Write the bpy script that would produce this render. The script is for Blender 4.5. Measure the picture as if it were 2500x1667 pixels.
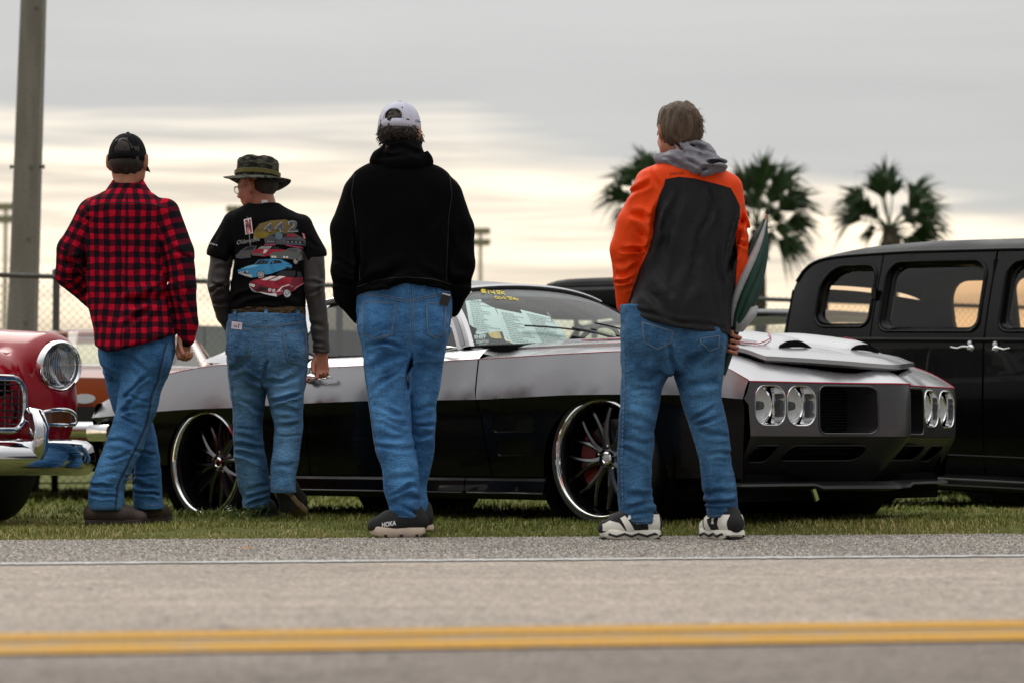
import bpy, bmesh, math, random
import numpy as np
from mathutils import Vector, Matrix
from mathutils.bvhtree import BVHTree
from mathutils.geometry import delaunay_2d_cdt, tessellate_polygon
PI = math.pi
rnd = random.Random(7)
nr = np.random.RandomState(11)
SC = bpy.context.scene
COL = SC.collection
for o in list(bpy.data.objects):
 bpy.data.objects.remove(o)
# ------------------------------------------------------------------ camera
FPX = 5900.0                      # focal length in pixels of the 2500 px wide photograph (85 mm)
CAM_H = 0.365                     # the photographer is crouching
PITCH = math.atan((1098 - 833.5) / FPX)
cam_d = bpy.data.cameras.new('camera')
cam_d.sensor_width = 36.0
cam_d.lens = 36.0 * FPX / 2500.0
cam_d.clip_start = 0.05
cam_d.clip_end = 3000.0
cam_d.dof.use_dof = True
cam_d.dof.focus_distance = 10.7
cam_d.dof.aperture_fstop = 3.1
cam_d.dof.aperture_blades = 9
cam = bpy.data.objects.new('camera', cam_d)
COL.objects.link(cam)
cam.location = (0, 0, CAM_H)
cam.rotation_euler = (PI / 2 + PITCH, 0, 0)
SC.camera = cam
# ------------------------------------------------------------------ sky and sun
world = bpy.data.worlds.new('World')
SC.world = world
world.use_nodes = True
wt = world.node_tree
wt.nodes.clear()
def N(t, kind, **kw):
 n = t.nodes.new(kind)
 for k, v in kw.items():
  if k.startswith('_'):
   n.inputs[k[1:].replace('_', ' ')].default_value = v
  else:
   setattr(n, k, v)
 return n
def M(t, op, a, b=None, c=None, clamp=False):
 n = t.nodes.new('ShaderNodeMath')
 n.operation = op
 n.use_clamp = clamp
 for i, v in enumerate((a, b, c)):
  if v is None:
   continue
  if isinstance(v, (int, float)):
   n.inputs[i].default_value = v
  else:
   t.links.new(v, n.inputs[i])
 return n.outputs[0]
def MIX(t, fac, a, b, mode='MIX'):
 n = t.nodes.new('ShaderNodeMix')
 n.data_type = 'RGBA'
 n.blend_type = mode
 for s, v in ((n.inputs[0], fac), (n.inputs[6], a), (n.inputs[7], b)):
  if isinstance(v, (int, float)):
   s.default_value = v
  elif isinstance(v, (tuple, list)):
   s.default_value = (*v, 1.0) if len(v) == 3 else v
  else:
   t.links.new(v, s)
 return n.outputs[2]
def RAMP(t, fac, stops, interp='LINEAR'):
 n = t.nodes.new('ShaderNodeValToRGB')
 cr = n.color_ramp
 cr.interpolation = interp
 while len(cr.elements) < len(stops):
  cr.elements.new(0.5)
 for e, (p, c) in zip(cr.elements, stops):
  e.position = p
  e.color = (c, c, c, 1) if isinstance(c, (int, float)) else (*c, 1)
 t.links.new(fac, n.inputs[0])
 return n.outputs[0]
def NOISE(t, vec, scale, detail=2.0, rough=0.5, dist=0.0):
 n = t.nodes.new('ShaderNodeTexNoise')
 n.inputs['Scale'].default_value = scale
 n.inputs['Detail'].default_value = detail
 n.inputs['Roughness'].default_value = rough
 n.inputs['Distortion'].default_value = dist
 if vec is not None:
  t.links.new(vec, n.inputs['Vector'])
 return n.outputs[0]
def MAP(t, vec, scale=(1, 1, 1), loc=(0, 0, 0), rot=(0, 0, 0)):
 n = t.nodes.new('ShaderNodeMapping')
 n.inputs['Scale'].default_value = scale
 n.inputs['Location'].default_value = loc
 n.inputs['Rotation'].default_value = rot
 t.links.new(vec, n.inputs[0])
 return n.outputs[0]
SUN_EL, SUN_AZ = math.radians(38), math.radians(-35)      # azimuth from +Y towards +X
tc = N(wt, 'ShaderNodeTexCoord')
sep = N(wt, 'ShaderNodeSeparateXYZ')
wt.links.new(tc.outputs['Generated'], sep.inputs[0])
sx, sy, sz = sep.outputs
cl_vec = MAP(wt, tc.outputs['Generated'], (2.2, 2.2, 26.0))
n1 = NOISE(wt, cl_vec, 1.6, 5.0, 0.55, 0.6)
cl_vec2 = MAP(wt, tc.outputs['Generated'], (3.0, 3.0, 52.0), (3.1, 0.4, 0.0))
n2 = NOISE(wt, cl_vec2, 1.5, 4.0, 0.55, 0.4)
cl_vec3 = MAP(wt, tc.outputs['Generated'], (1.3, 1.3, 5.0), (7.1, 1.4, 0.0))
n3 = NOISE(wt, cl_vec3, 2.0, 5.0, 0.5, 0.3)
# edge of the grey cloud deck: lower towards the right
edge = M(wt, 'ADD', M(wt, 'MULTIPLY_ADD', M(wt, 'MAXIMUM', sx, -0.02), -0.15, 0.124), M(wt, 'MULTIPLY', M(wt, 'SUBTRACT', n1, 0.5), 0.05))
deck = M(wt, 'DIVIDE', M(wt, 'SUBTRACT', sz, M(wt, 'SUBTRACT', edge, 0.008)), 0.016, clamp=True)
deck = M(wt, 'SMOOTH_MIN', deck, 1.0, 0.2)
streak = RAMP(wt, n2, [(0.40, 0.0), (0.62, 1.0)])
low = MIX(wt, M(wt, 'MULTIPLY', streak, 0.95), (1.50, 1.35, 1.12), (0.78, 0.72, 0.64))
glow = RAMP(wt, M(wt, 'MULTIPLY_ADD', sz, 4.0, 0.0), [(0.0, (1.0, 0.80, 0.56)), (0.30, (1.0, 0.95, 0.88)), (1.0, (1.0, 1.0, 1.0))])
low = MIX(wt, 1.0, low, glow, 'MULTIPLY')
# the brightness low in the sky lies on the side of the hidden sun and dims to grey away from it
toward = M(wt, 'ADD', M(wt, 'MULTIPLY', sx, math.sin(SUN_AZ) * 0.8), M(wt, 'MULTIPLY', sy, math.cos(SUN_AZ)))
low = MIX(wt, RAMP(wt, M(wt, 'MULTIPLY_ADD', toward, 0.5, 0.5), [(0.25, 0.0), (0.80, 1.0)]), (0.27, 0.28, 0.30), low)
grey = MIX(wt, RAMP(wt, n3, [(0.3, 0.0), (0.7, 1.0)]), (0.545, 0.545, 0.535), (0.665, 0.66, 0.645))
# overcast luminance rises towards the zenith, as a cloudy sky's does
zen = RAMP(wt, sz, [(0.0, 1.0), (0.20, 1.0), (0.55, 2.1), (1.0, 3.1)])
grey = MIX(wt, 1.0, grey, zen, 'MULTIPLY')
# unseen cloud away from the hidden sun, dimmed to lower the frontal light
away = RAMP(wt, M(wt, 'MULTIPLY_ADD', toward, 0.5, 0.5), [(0.15, 0.50), (0.75, 1.0)])
away = MIX(wt, RAMP(wt, sz, [(0.35, 0.0), (0.95, 1.0)]), away, (1.0, 1.0, 1.0))
grey = MIX(wt, 1.0, grey, away, 'MULTIPLY')
clouds = MIX(wt, deck, low, grey)
nish = N(wt, 'ShaderNodeTexSky', sky_type='NISHITA', sun_disc=False, sun_elevation=SUN_EL, sun_rotation=SUN_AZ)
nsc = MIX(wt, 1.0, nish.outputs[0], (0.10, 0.10, 0.10), 'MULTIPLY')
skyc = MIX(wt, 0.93, nsc, clouds)
bg = N(wt, 'ShaderNodeBackground')
wt.links.new(skyc, bg.inputs[0])
bg.inputs[1].default_value = 1.0
wo = N(wt, 'ShaderNodeOutputWorld')
wt.links.new(bg.outputs[0], wo.inputs[0])
sun_d = bpy.data.lights.new('sun', 'SUN')
sun_d.energy = 0.9
sun_d.angle = math.radians(35)
sun_d.color = (1.0, 0.94, 0.86)
sun = bpy.data.objects.new('sun', sun_d)
COL.objects.link(sun)
sdir = Vector((math.sin(SUN_AZ) * math.cos(SUN_EL), math.cos(SUN_AZ) * math.cos(SUN_EL), math.sin(SUN_EL)))
sun.rotation_euler = sdir.to_track_quat('Z', 'Y').to_euler()
vs = SC.view_settings
vs.view_transform = 'Standard'
vs.look = 'None'
vs.exposure = 0.0
vs.gamma = 1.0
vs.use_curve_mapping = False
SC.cycles.use_denoising = True
SC.cycles.max_bounces = 10
SC.cycles.transparent_max_bounces = 24
SC.cycles.sample_clamp_indirect = 6.0
# ------------------------------------------------------------------ helpers
def W(px, py, D):
 """world point at depth D that the photograph shows at pixel (px, py)"""
 x = (px - 1250.0) / FPX
 u = (833.5 - py) / FPX
 ry = math.cos(PITCH) - u * math.sin(PITCH)
 rz = math.sin(PITCH) + u * math.cos(PITCH)
 t = D / ry
 return Vector((x * t, D, CAM_H + rz * t))
def proj(p):
 d = Vector(p) - Vector((0, 0, CAM_H))
 fy = d.y * math.cos(PITCH) + d.z * math.sin(PITCH)
 uy = -d.y * math.sin(PITCH) + d.z * math.cos(PITCH)
 return 1250 + FPX * d.x / fy, 833.5 - FPX * uy / fy
def ground_z(x, y):
 """grass verge: about 3 cm above the road edge, gently uneven"""
 return 0.028 - 0.012 * math.tanh((-0.4 - x) * 0.8) + 0.006 * math.sin(x * 1.7 + 0.6) * math.cos(y * 1.3)
class MB:
 """collects faces, links them as ONE mesh object"""
 def __init__(s):
  s.v, s.f, s.m = [], [], []
  s.mi = 0
 def add(s, vs_, fs_, mi=None):
  k = len(s.v)
  s.v += [tuple(p) for p in vs_]
  s.f += [tuple(i + k for i in f) for f in fs_]
  s.m += [s.mi if mi is None else mi] * len(fs_)
  return s
 def box(s, c, d, rot=None):
  c = Vector(c)
  vs_ = []
  for i in (-1, 1):
   for j in (-1, 1):
    for k in (-1, 1):
     p = Vector((i * d[0] / 2, j * d[1] / 2, k * d[2] / 2))
     if rot is not None:
      p = rot @ p
     vs_.append(c + p)
  return s.add(vs_, [(0, 1, 3, 2), (4, 6, 7, 5), (0, 4, 5, 1), (2, 3, 7, 6), (0, 2, 6, 4), (1, 5, 7, 3)])
 def tube(s, pts, r, n=10, caps=True, closed=False, sq=None):
  pts = [Vector(p) for p in pts]
  k = len(pts)
  rs = r if isinstance(r, (list, tuple)) else [r] * k
  rings = []
  up = None
  for i, p in enumerate(pts):
   if closed:
    t = pts[(i + 1) % k] - pts[i - 1]
   else:
    t = pts[min(i + 1, k - 1)] - pts[max(i - 1, 0)]
   t.normalize()
   if up is None:
    up = Vector((0, 0, 1)) if abs(t.z) < 0.9 else Vector((0, 1, 0))
   a = up - t * up.dot(t)
   if a.length < 1e-5:
    a = t.orthogonal()
   a.normalize()
   up = a
   b = t.cross(a)
   ring = []
   for q in range(n):
    an = 2 * PI * q / n
    ca, sa = math.cos(an), math.sin(an)
    if sq:
     ca, sa = ca * sq[0], sa * sq[1]
    ring.append(p + (a * ca + b * sa) * rs[i])
   rings.append(ring)
  vs_ = [p for ring in rings for p in ring]
  fs_ = []
  for i in range(k if closed else k - 1):
   j = (i + 1) % k
   for q in range(n):
    q2 = (q + 1) % n
    fs_.append((i * n + q, i * n + q2, j * n + q2, j * n + q))
  if caps and not closed:
   fs_.append(tuple(range(n))[::-1])
   fs_.append(tuple((k - 1) * n + q for q in range(n)))
  return s.add(vs_, fs_)
 def lathe(s, prof, axis_o, axis_d, n=48, close=False):
  """prof: (radius, along) list"""
  o, d = Vector(axis_o), Vector(axis_d).normalized()
  a = d.orthogonal().normalized()
  if abs(d.z) < 0.9:
   a = (Vector((0, 0, 1)) - d * d.z).normalized()
  b = d.cross(a)
  vs_ = []
  for r, h in prof:
   for q in range(n):
    an = 2 * PI * q / n
    vs_.append(o + d * h + (a * math.cos(an) + b * math.sin(an)) * r)
  fs_ = []
  k = len(prof)
  for i in range(k if close else k - 1):
   j = (i + 1) % k
   for q in range(n):
    q2 = (q + 1) % n
    fs_.append((i * n + q, i * n + q2, j * n + q2, j * n + q))
  return s.add(vs_, fs_)
 def grid(s, rows, closed=False):
  n = len(rows[0])
  vs_ = [p for r in rows for p in r]
  fs_ = []
  for i in range(len(rows) - 1):
   for j in range(n if closed else n - 1):
    j2 = (j + 1) % n
    fs_.append((i * n + j, i * n + j2, (i + 1) * n + j2, (i + 1) * n + j))
  return s.add(vs_, fs_)
 def fan(s, ring):
  return s.add(ring, [tuple(range(len(ring)))])
 def build(s, name, mats, parent=None, smooth=30, kind=None, recalc=True):
  me = bpy.data.meshes.new(name)
  me.from_pydata(s.v, [], s.f)
  for m_ in (mats if isinstance(mats, (list, tuple)) else [mats]):
   me.materials.append(m_)
  if len(me.materials) > 1:
   me.polygons.foreach_set('material_index', s.m)
  if recalc:
   bm = bmesh.new()
   bm.from_mesh(me)
   bmesh.ops.remove_doubles(bm, verts=bm.verts, dist=1e-5)
   bmesh.ops.recalc_face_normals(bm, faces=bm.faces)
   bm.to_mesh(me)
   bm.free()
  return link(name, me, parent, smooth, kind)
LOCAL = set()          # roots whose children are modelled in the root's own frame
def link(name, me, parent=None, smooth=30, kind=None):
 me.update()
 if smooth is not None and len(me.polygons):
  me.polygons.foreach_set('use_smooth', [True] * len(me.polygons))
  if smooth < 180:
   me.set_sharp_from_angle(angle=math.radians(smooth))
 o = bpy.data.objects.new(name, me)
 COL.objects.link(o)
 if parent is not None and parent.name in LOCAL:
  o.parent = parent
  LOCAL.add(o.name)
 elif parent is not None:
  o.parent = parent
  o.matrix_parent_inverse = parent.matrix_basis.inverted() if parent.parent is None else (parent.parent.matrix_basis @ parent.matrix_parent_inverse @ parent.matrix_basis).inverted()
 if kind:
  o['kind'] = kind
 return o
def tag(o, label, cat, group=None):
 o['label'] = label
 o['category'] = cat
 if group:
  o['group'] = group
 return o
def empty(name, loc=(0, 0, 0)):
 o = bpy.data.objects.new(name, None)
 COL.objects.link(o)
 o.location = loc
 return o
def spline(pts, n=8):
 """Catmull-Rom through points (tuples of any dimension)"""
 P = [np.array(p, float) for p in pts]
 P = [2 * P[0] - P[1]] + P + [2 * P[-1] - P[-2]]
 out = []
 for i in range(1, len(P) - 2):
  for q in range(n):
   t = q / n
   a, b, c, d = P[i - 1], P[i], P[i + 1], P[i + 2]
   out.append(0.5 * ((2 * b) + (-a + c) * t + (2 * a - 5 * b + 4 * c - d) * t * t + (-a + 3 * b - 3 * c + d) * t ** 3))
 out.append(P[-2])
 return out
def hermite(xs, ys):
 """monotone cubic interpolation; returns a callable on arrays"""
 x = np.array(xs, float)
 y = np.array(ys, float)
 h = np.diff(x)
 dl = np.diff(y) / h
 m = np.zeros(len(x))
 m[0], m[-1] = dl[0], dl[-1]
 for i in range(1, len(x) - 1):
  if dl[i - 1] * dl[i] > 0:
   w1, w2 = 2 * h[i] + h[i - 1], h[i] + 2 * h[i - 1]
   m[i] = (w1 + w2) / (w1 / dl[i - 1] + w2 / dl[i])
 def f(q):
  q = np.clip(np.asarray(q, float), x[0], x[-1])
  i = np.clip(np.searchsorted(x, q) - 1, 0, len(x) - 2)
  t = (q - x[i]) / h[i]
  return ((1 + 2 * t) * (1 - t) ** 2 * y[i] + t * (1 - t) ** 2 * h[i] * m[i] + t * t * (3 - 2 * t) * y[i + 1] + t * t * (t - 1) * h[i] * m[i + 1])
 return f
def rrect(x0, x1, y0, y1, r, n=5):
 """rounded rectangle, counter-clockwise; r one radius or four (bl, br, tr, tl)"""
 rr = r if isinstance(r, (list, tuple)) else (r,) * 4
 out = []
 for (cx, cy, a0, q) in ((x0 + rr[0], y0 + rr[0], PI, rr[0]), (x1 - rr[1], y0 + rr[1], 1.5 * PI, rr[1]), (x1 - rr[2], y1 - rr[2], 0, rr[2]), (x0 + rr[3], y1 - rr[3], 0.5 * PI, rr[3])):
  for i in range(n + 1):
   an = a0 + 0.5 * PI * i / n
   out.append((cx + q * math.cos(an), cy + q * math.sin(an)))
 return out
def inside(poly, x, y):
 c = False
 j = len(poly) - 1
 for i in range(len(poly)):
  xi, yi = poly[i][0], poly[i][1]
  xj, yj = poly[j][0], poly[j][1]
  if (yi > y) != (yj > y) and x < (xj - xi) * (y - yi) / (yj - yi + 1e-12) + xi:
   c = not c
  j = i
 return c
def dens(poly, step, closed=True):
 out = []
 k = len(poly)
 for i in range(k if closed else k - 1):
  a, b = poly[i], poly[(i + 1) % k]
  L = math.hypot(b[0] - a[0], b[1] - a[1])
  n = max(1, int(round(L / step)))
  for q in range(n):
   t = q / n
   out.append((a[0] + (b[0] - a[0]) * t, a[1] + (b[1] - a[1]) * t))
 if not closed:
  out.append(tuple(poly[-1]))
 return out
def panel2d(outer, holes=(), lines=(), step=0.04, estep=None):
 """triangulated planar region with holes and constraint lines -> (pts, tris)"""
 estep = estep or step
 vs_, es_ = [], []
 def put(poly, closed):
  k = len(vs_)
  vs_.extend(Vector((p[0], p[1])) for p in poly)
  n = len(poly)
  es_.extend((k + i, k + (i + 1) % n) for i in range(n if closed else n - 1))
 o2 = dens(outer, estep)
 put(o2, True)
 h2 = [dens(h, estep) for h in holes]
 for h in h2:
  put(h, True)
 for l in lines:
  put(dens(l, estep, False), False)
 xs = [p[0] for p in outer]
 ys = [p[1] for p in outer]
 gx = np.arange(min(xs) + step / 2, max(xs), step)
 gy = np.arange(min(ys) + step / 2, max(ys), step)
 border = np.array([(v.x, v.y) for v in vs_])
 for i, x in enumerate(gx):
  for y in gy:
   yy = y + (step / 2 if i % 2 else 0)
   if not inside(o2, x, yy) or any(inside(h, x, yy) for h in h2):
    continue
   if np.min((border[:, 0] - x) ** 2 + (border[:, 1] - yy) ** 2) < (0.45 * step) ** 2:
    continue
   vs_.append(Vector((x, yy)))
 r = delaunay_2d_cdt(vs_, es_, [], 0, 1e-5)
 pts = [(v.x, v.y) for v in r[0]]
 tris = []
 for f in r[2]:
  cx = sum(pts[i][0] for i in f) / len(f)
  cy = sum(pts[i][1] for i in f) / len(f)
  if inside(o2, cx, cy) and not any(inside(h, cx, cy) for h in h2):
   tris.append(tuple(f))
 return pts, tris
def smoothstep(a, b, x):
 t = np.clip((np.asarray(x, float) - a) / (b - a), 0, 1)
 return t * t * (3 - 2 * t)
# ------------------------------------------------------------------ materials
MATS = {}
def mat(name, col=(0.5, 0.5, 0.5), rough=0.5, metal=0.0, spec=0.5, coat=0.0, coat_rough=0.03, noise=None, bump=None, emit=None, sheen=0.0, sss=0.0):
 """noise=(scale, amount[, stretch]); bump=(scale, strength, distance[, stretch])"""
 if name in MATS:
  return MATS[name]
 m = bpy.data.materials.new(name)
 m.use_nodes = True
 t = m.node_tree
 b = t.nodes['Principled BSDF']
 b.inputs['Base Color'].default_value = (*col, 1)
 b.inputs['Roughness'].default_value = rough
 b.inputs['Metallic'].default_value = metal
 b.inputs['Specular IOR Level'].default_value = spec
 b.inputs['Coat Weight'].default_value = coat
 b.inputs['Coat Roughness'].default_value = coat_rough
 if sheen:
  b.inputs['Sheen Weight'].default_value = sheen
 if sss:
  b.inputs['Subsurface Weight'].default_value = sss
  b.inputs['Subsurface Radius'].default_value = (0.012, 0.004, 0.002)
 if noise or bump:
  c = N(t, 'ShaderNodeTexCoord')
 if noise:
  v = MAP(t, c.outputs['Object'], noise[2] if len(noise) > 2 else (1, 1, 1))
  n = NOISE(t, v, noise[0], 4, 0.6)
  f = RAMP(t, n, [(0.3, 1 - noise[1]), (0.7, 1 + noise[1])])
  t.links.new(MIX(t, 1.0, col, f, 'MULTIPLY'), b.inputs['Base Color'])
 if bump:
  v = MAP(t, c.outputs['Object'], bump[3] if len(bump) > 3 else (1, 1, 1))
  n = NOISE(t, v, bump[0], 3, 0.55)
  bn = N(t, 'ShaderNodeBump')
  bn.inputs['Strength'].default_value = bump[1]
  bn.inputs['Distance'].default_value = bump[2]
  t.links.new(n, bn.inputs['Height'])
  t.links.new(bn.outputs[0], b.inputs['Normal'])
 if emit:
  b.inputs['Emission Color'].default_value = (*emit, 1)
  b.inputs['Emission Strength'].default_value = 1
 MATS[name] = m
 return m
def glass_mat(name, tint=(0.75, 0.85, 0.8), refl=0.10, rough=0.02):
 """thin automotive glass: fresnel reflection over tinted transmission"""
 if name in MATS:
  return MATS[name]
 m = bpy.data.materials.new(name)
 m.use_nodes = True
 t = m.node_tree
 t.nodes.clear()
 tr = N(t, 'ShaderNodeBsdfTransparent')
 tr.inputs[0].default_value = (*tint, 1)
 gl = N(t, 'ShaderNodeBsdfGlossy')
 gl.inputs['Roughness'].default_value = rough
 fr = N(t, 'ShaderNodeLayerWeight')
 fr.inputs[0].default_value = 0.35
 fac = M(t, 'MULTIPLY_ADD', M(t, 'POWER', fr.outputs['Facing'], 3.0), 0.75, refl, clamp=True)
 mx = N(t, 'ShaderNodeMixShader')
 t.links.new(fac, mx.inputs[0])
 t.links.new(tr.outputs[0], mx.inputs[1])
 t.links.new(gl.outputs[0], mx.inputs[2])
 out = N(t, 'ShaderNodeOutputMaterial')
 t.links.new(mx.outputs[0], out.inputs[0])
 MATS[name] = m
 return m
def new_mat(name):
 m = bpy.data.materials.new(name)
 m.use_nodes = True
 MATS[name] = m
 return m, m.node_tree, m.node_tree.nodes['Principled BSDF']
# ------------------------------------------------------------------ ground, road, verge
ROAD_YAW = math.radians(10)
RF = Vector((math.cos(ROAD_YAW), math.sin(ROAD_YAW), 0))      # along the road
RN = Vector((-math.sin(ROAD_YAW), math.cos(ROAD_YAW), 0))     # across it, away from the camera
D_EDGE, D_WHITE, D_YEL0, D_YEL1 = 10.2, 8.02, 4.98, 4.46      # depths on the axis x = 0
def road_pt(u, dax, z):
 """u along the road; dax = depth where this lane line crosses x = 0"""
 p = Vector((0, dax, 0)) + RF * u
 return (p.x, p.y, z)
def asphalt_mat(name, c0, c1, speck, rough=0.85):
 m, t, b = new_mat(name)
 g = N(t, 'ShaderNodeNewGeometry')
 pos = g.outputs['Position']
 big = NOISE(t, MAP(t, pos, (0.8, 1.6, 1)), 1.0, 4, 0.6)
 mid = NOISE(t, pos, 9.0, 4, 0.65)
 vo = N(t, 'ShaderNodeTexVoronoi', feature='F1')
 vo.inputs['Scale'].default_value = 95.0
 t.links.new(pos, vo.inputs['Vector'])
 sp = N(t, 'ShaderNodeSeparateColor')
 t.links.new(vo.outputs['Color'], sp.inputs[0])
 stone = RAMP(t, sp.outputs[0], [(0.0, 1 - speck), (0.55, 1.0), (1.0, 1 + speck)])
 gap = RAMP(t, vo.outputs['Distance'], [(0.3, 1.0), (0.75, 1 - speck * 0.7)])
 col = MIX(t, RAMP(t, big, [(0.32, 0.0), (0.68, 1.0)]), c0, c1)
 # wheel tracks, oil stains and hairline cracks
 tr = NOISE(t, MAP(t, pos, (0.25, 2.6, 1), (0, 0, 0), (0, 0, -0.1745)), 1.3, 4, 0.6)
 col = MIX(t, 1.0, col, RAMP(t, tr, [(0.3, 0.86), (0.7, 1.1)]), 'MULTIPLY')
 cr = N(t, 'ShaderNodeTexVoronoi', feature='DISTANCE_TO_EDGE')
 cr.inputs['Scale'].default_value = 0.55
 wv = N(t, 'ShaderNodeVectorMath', operation='ADD')
 nz = N(t, 'ShaderNodeTexNoise')
 nz.inputs['Scale'].default_value = 2.5
 nz.inputs['Detail'].default_value = 5.0
 t.links.new(pos, nz.inputs['Vector'])
 t.links.new(pos, wv.inputs[0])
 t.links.new(nz.outputs['Color'], wv.inputs[1])
 t.links.new(wv.outputs[0], cr.inputs['Vector'])
 col = MIX(t, 1.0, col, RAMP(t, cr.outputs['Distance'], [(0.0, 0.55), (0.006, 1.0)]), 'MULTIPLY')
 st = NOISE(t, pos, 0.9, 3, 0.5)
 col = MIX(t, RAMP(t, st, [(0.66, 0.0), (0.74, 0.55)]), col, (0.20, 0.13, 0.085))
 col = MIX(t, 1.0, col, stone, 'MULTIPLY')
 col = MIX(t, 1.0, col, gap, 'MULTIPLY')
 col = MIX(t, 1.0, col, RAMP(t, mid, [(0.25, 0.86), (0.75, 1.1)]), 'MULTIPLY')
 t.links.new(col, b.inputs['Base Color'])
 b.inputs['Roughness'].default_value = rough
 b.inputs['Specular IOR Level'].default_value = 0.3
 bn = N(t, 'ShaderNodeBump')
 bn.inputs['Strength'].default_value = 0.7
 bn.inputs['Distance'].default_value = 0.004
 t.links.new(M(t, 'SUBTRACT', sp.outputs[1], vo.outputs['Distance']), bn.inputs['Height'])
 t.links.new(bn.outputs[0], b.inputs['Normal'])
 return m
def paint_mat(name, col, wear):
 m, t, b = new_mat(name)
 g = N(t, 'ShaderNodeNewGeometry')
 n = NOISE(t, MAP(t, g.outputs['Position'], (1, 2.5, 1)), 6.0, 6, 0.7)
 f = RAMP(t, n, [(wear - 0.1, 1.0), (wear + 0.1, 0.0)])
 fine = NOISE(t, g.outputs['Position'], 70.0, 2, 0.6)
 c = MIX(t, 1.0, col, RAMP(t, fine, [(0.3, 0.75), (0.7, 1.1)]), 'MULTIPLY')
 t.links.new(MIX(t, f, (0.27, 0.235, 0.205), c), b.inputs['Base Color'])
 b.inputs['Roughness'].default_value = 0.8
 return m
m_lane = asphalt_mat('asphalt_lane', (0.395, 0.335, 0.285), (0.485, 0.41, 0.345), 0.42)
m_near = asphalt_mat('asphalt_near', (0.195, 0.163, 0.142), (0.265, 0.222, 0.192), 0.36)
m_shoulder = asphalt_mat('asphalt_shoulder', (0.225, 0.20, 0.175), (0.285, 0.252, 0.222), 0.42)
m_white = paint_mat('road_white', (0.56, 0.56, 0.55), 0.58)
m_yellow = paint_mat('road_yellow', (0.50, 0.25, 0.008), 0.64)
m_yellow_old = paint_mat('road_yellow_worn', (0.37, 0.215, 0.05), 0.58)
m_soil, t, b = new_mat('soil')
g = N(t, 'ShaderNodeNewGeometry')
na = NOISE(t, g.outputs['Position'], 3.0, 5, 0.65)
nb = NOISE(t, g.outputs['Position'], 40.0, 3, 0.6)
c = MIX(t, RAMP(t, na, [(0.35, 0.0), (0.65, 1.0)]), (0.085, 0.105, 0.024), (0.135, 0.135, 0.045))
c = MIX(t, 1.0, c, RAMP(t, nb, [(0.3, 0.6), (0.7, 1.25)]), 'MULTIPLY')
t.links.new(c, b.inputs['Base Color'])
b.inputs['Roughness'].default_value = 1.0
b.inputs['Specular IOR Level'].default_value = 0.1
def strip(name, d0, d1, z, m, u0=-60, u1=60, n=1, kind='structure', parent=None):
 mb = MB()
 rows = []
 for i in range(n + 1):
  u = u0 + (u1 - u0) * i / n
  rows.append([road_pt(u, d0, z), road_pt(u, d1, z)])
 mb.grid(rows)
 return mb.build(name, m, parent, None, kind)
ground_o = MB()
ground_o.add([(-900, -300, -0.012), (900, -300, -0.012), (900, 1500, -0.012), (-900, 1500, -0.012)], [(0, 1, 2, 3)])
ground_o.build('ground', m_soil, None, None, 'structure', recalc=False)
strip('road', -8.0, D_YEL1 + 0.15, 0.0, m_near)
strip('road_lane', D_YEL1 + 0.15, D_WHITE, 0.0, m_lane)
# shoulder with an irregular broken edge against the grass
mb = MB()
rows = []
for i in range(481):
 u = -12 + 24 * i / 480
 j = 0.018 * math.sin(u * 2.1) + 0.012 * math.sin(u * 7.3 + 1) + nr.normal(0, 0.008)
 e = Vector(road_pt(u, D_EDGE + j, 0.0))
 rows.append([road_pt(u, D_WHITE, 0.0), tuple(e), tuple(e + RN * 0.012 + Vector((0, 0, -0.03)))])
mb.grid(rows)
mb.build('road_shoulder', m_shoulder, None, None, 'structure')
mb = MB()
rows = []
for i in range(700):
 u = -7 + 14 * i / 699
 j0, j1 = nr.normal(0, 0.010), nr.normal(0, 0.010)
 rows.append([road_pt(u, D_WHITE - 0.055 + j0, 0.004), road_pt(u, D_WHITE + 0.065 + j1, 0.004)])
mb.grid(rows)
mb.build('white_edge_line', m_white, None, None, 'structure')
yg = (D_YEL0 - D_YEL1)
strip('yellow_line', D_YEL0 - 0.19, D_YEL0, 0.004, m_yellow)
strip('yellow_line', D_YEL1, D_YEL1 + 0.19, 0.004, m_yellow)
strip('old_yellow_line', D_YEL1 + 0.19, D_YEL0 - 0.19, 0.002, m_yellow_old)
# the grass verge: an uneven sheet from the road edge to far behind the fence
mb = MB()
rows = []
for q, dd in enumerate([-0.03, 0.0, 0.05, 0.12, 0.25, 0.5, 0.8, 1.2, 1.7, 2.3, 3, 4, 5.5, 7.5, 10, 14, 20, 40, 120, 600]):
 row = []
 for i in range(121):
  u = (-1 + 2 * i / 120)
  u = math.copysign(abs(u) ** 1.5, u) * (14 + dd * 1.6)
  p = Vector(road_pt(u, D_EDGE, 0)) + RN * dd
  lift = float(smoothstep(-0.03, 0.2, dd))
  z = -0.02 + (ground_z(p.x, p.y) + 0.02) * lift + nr.normal(0, 0.003) * lift
  row.append((p.x, p.y, z))
 rows.append(row)
mb.grid(rows)
mb.build('grass_ground', m_soil, None, 180, 'structure')
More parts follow.
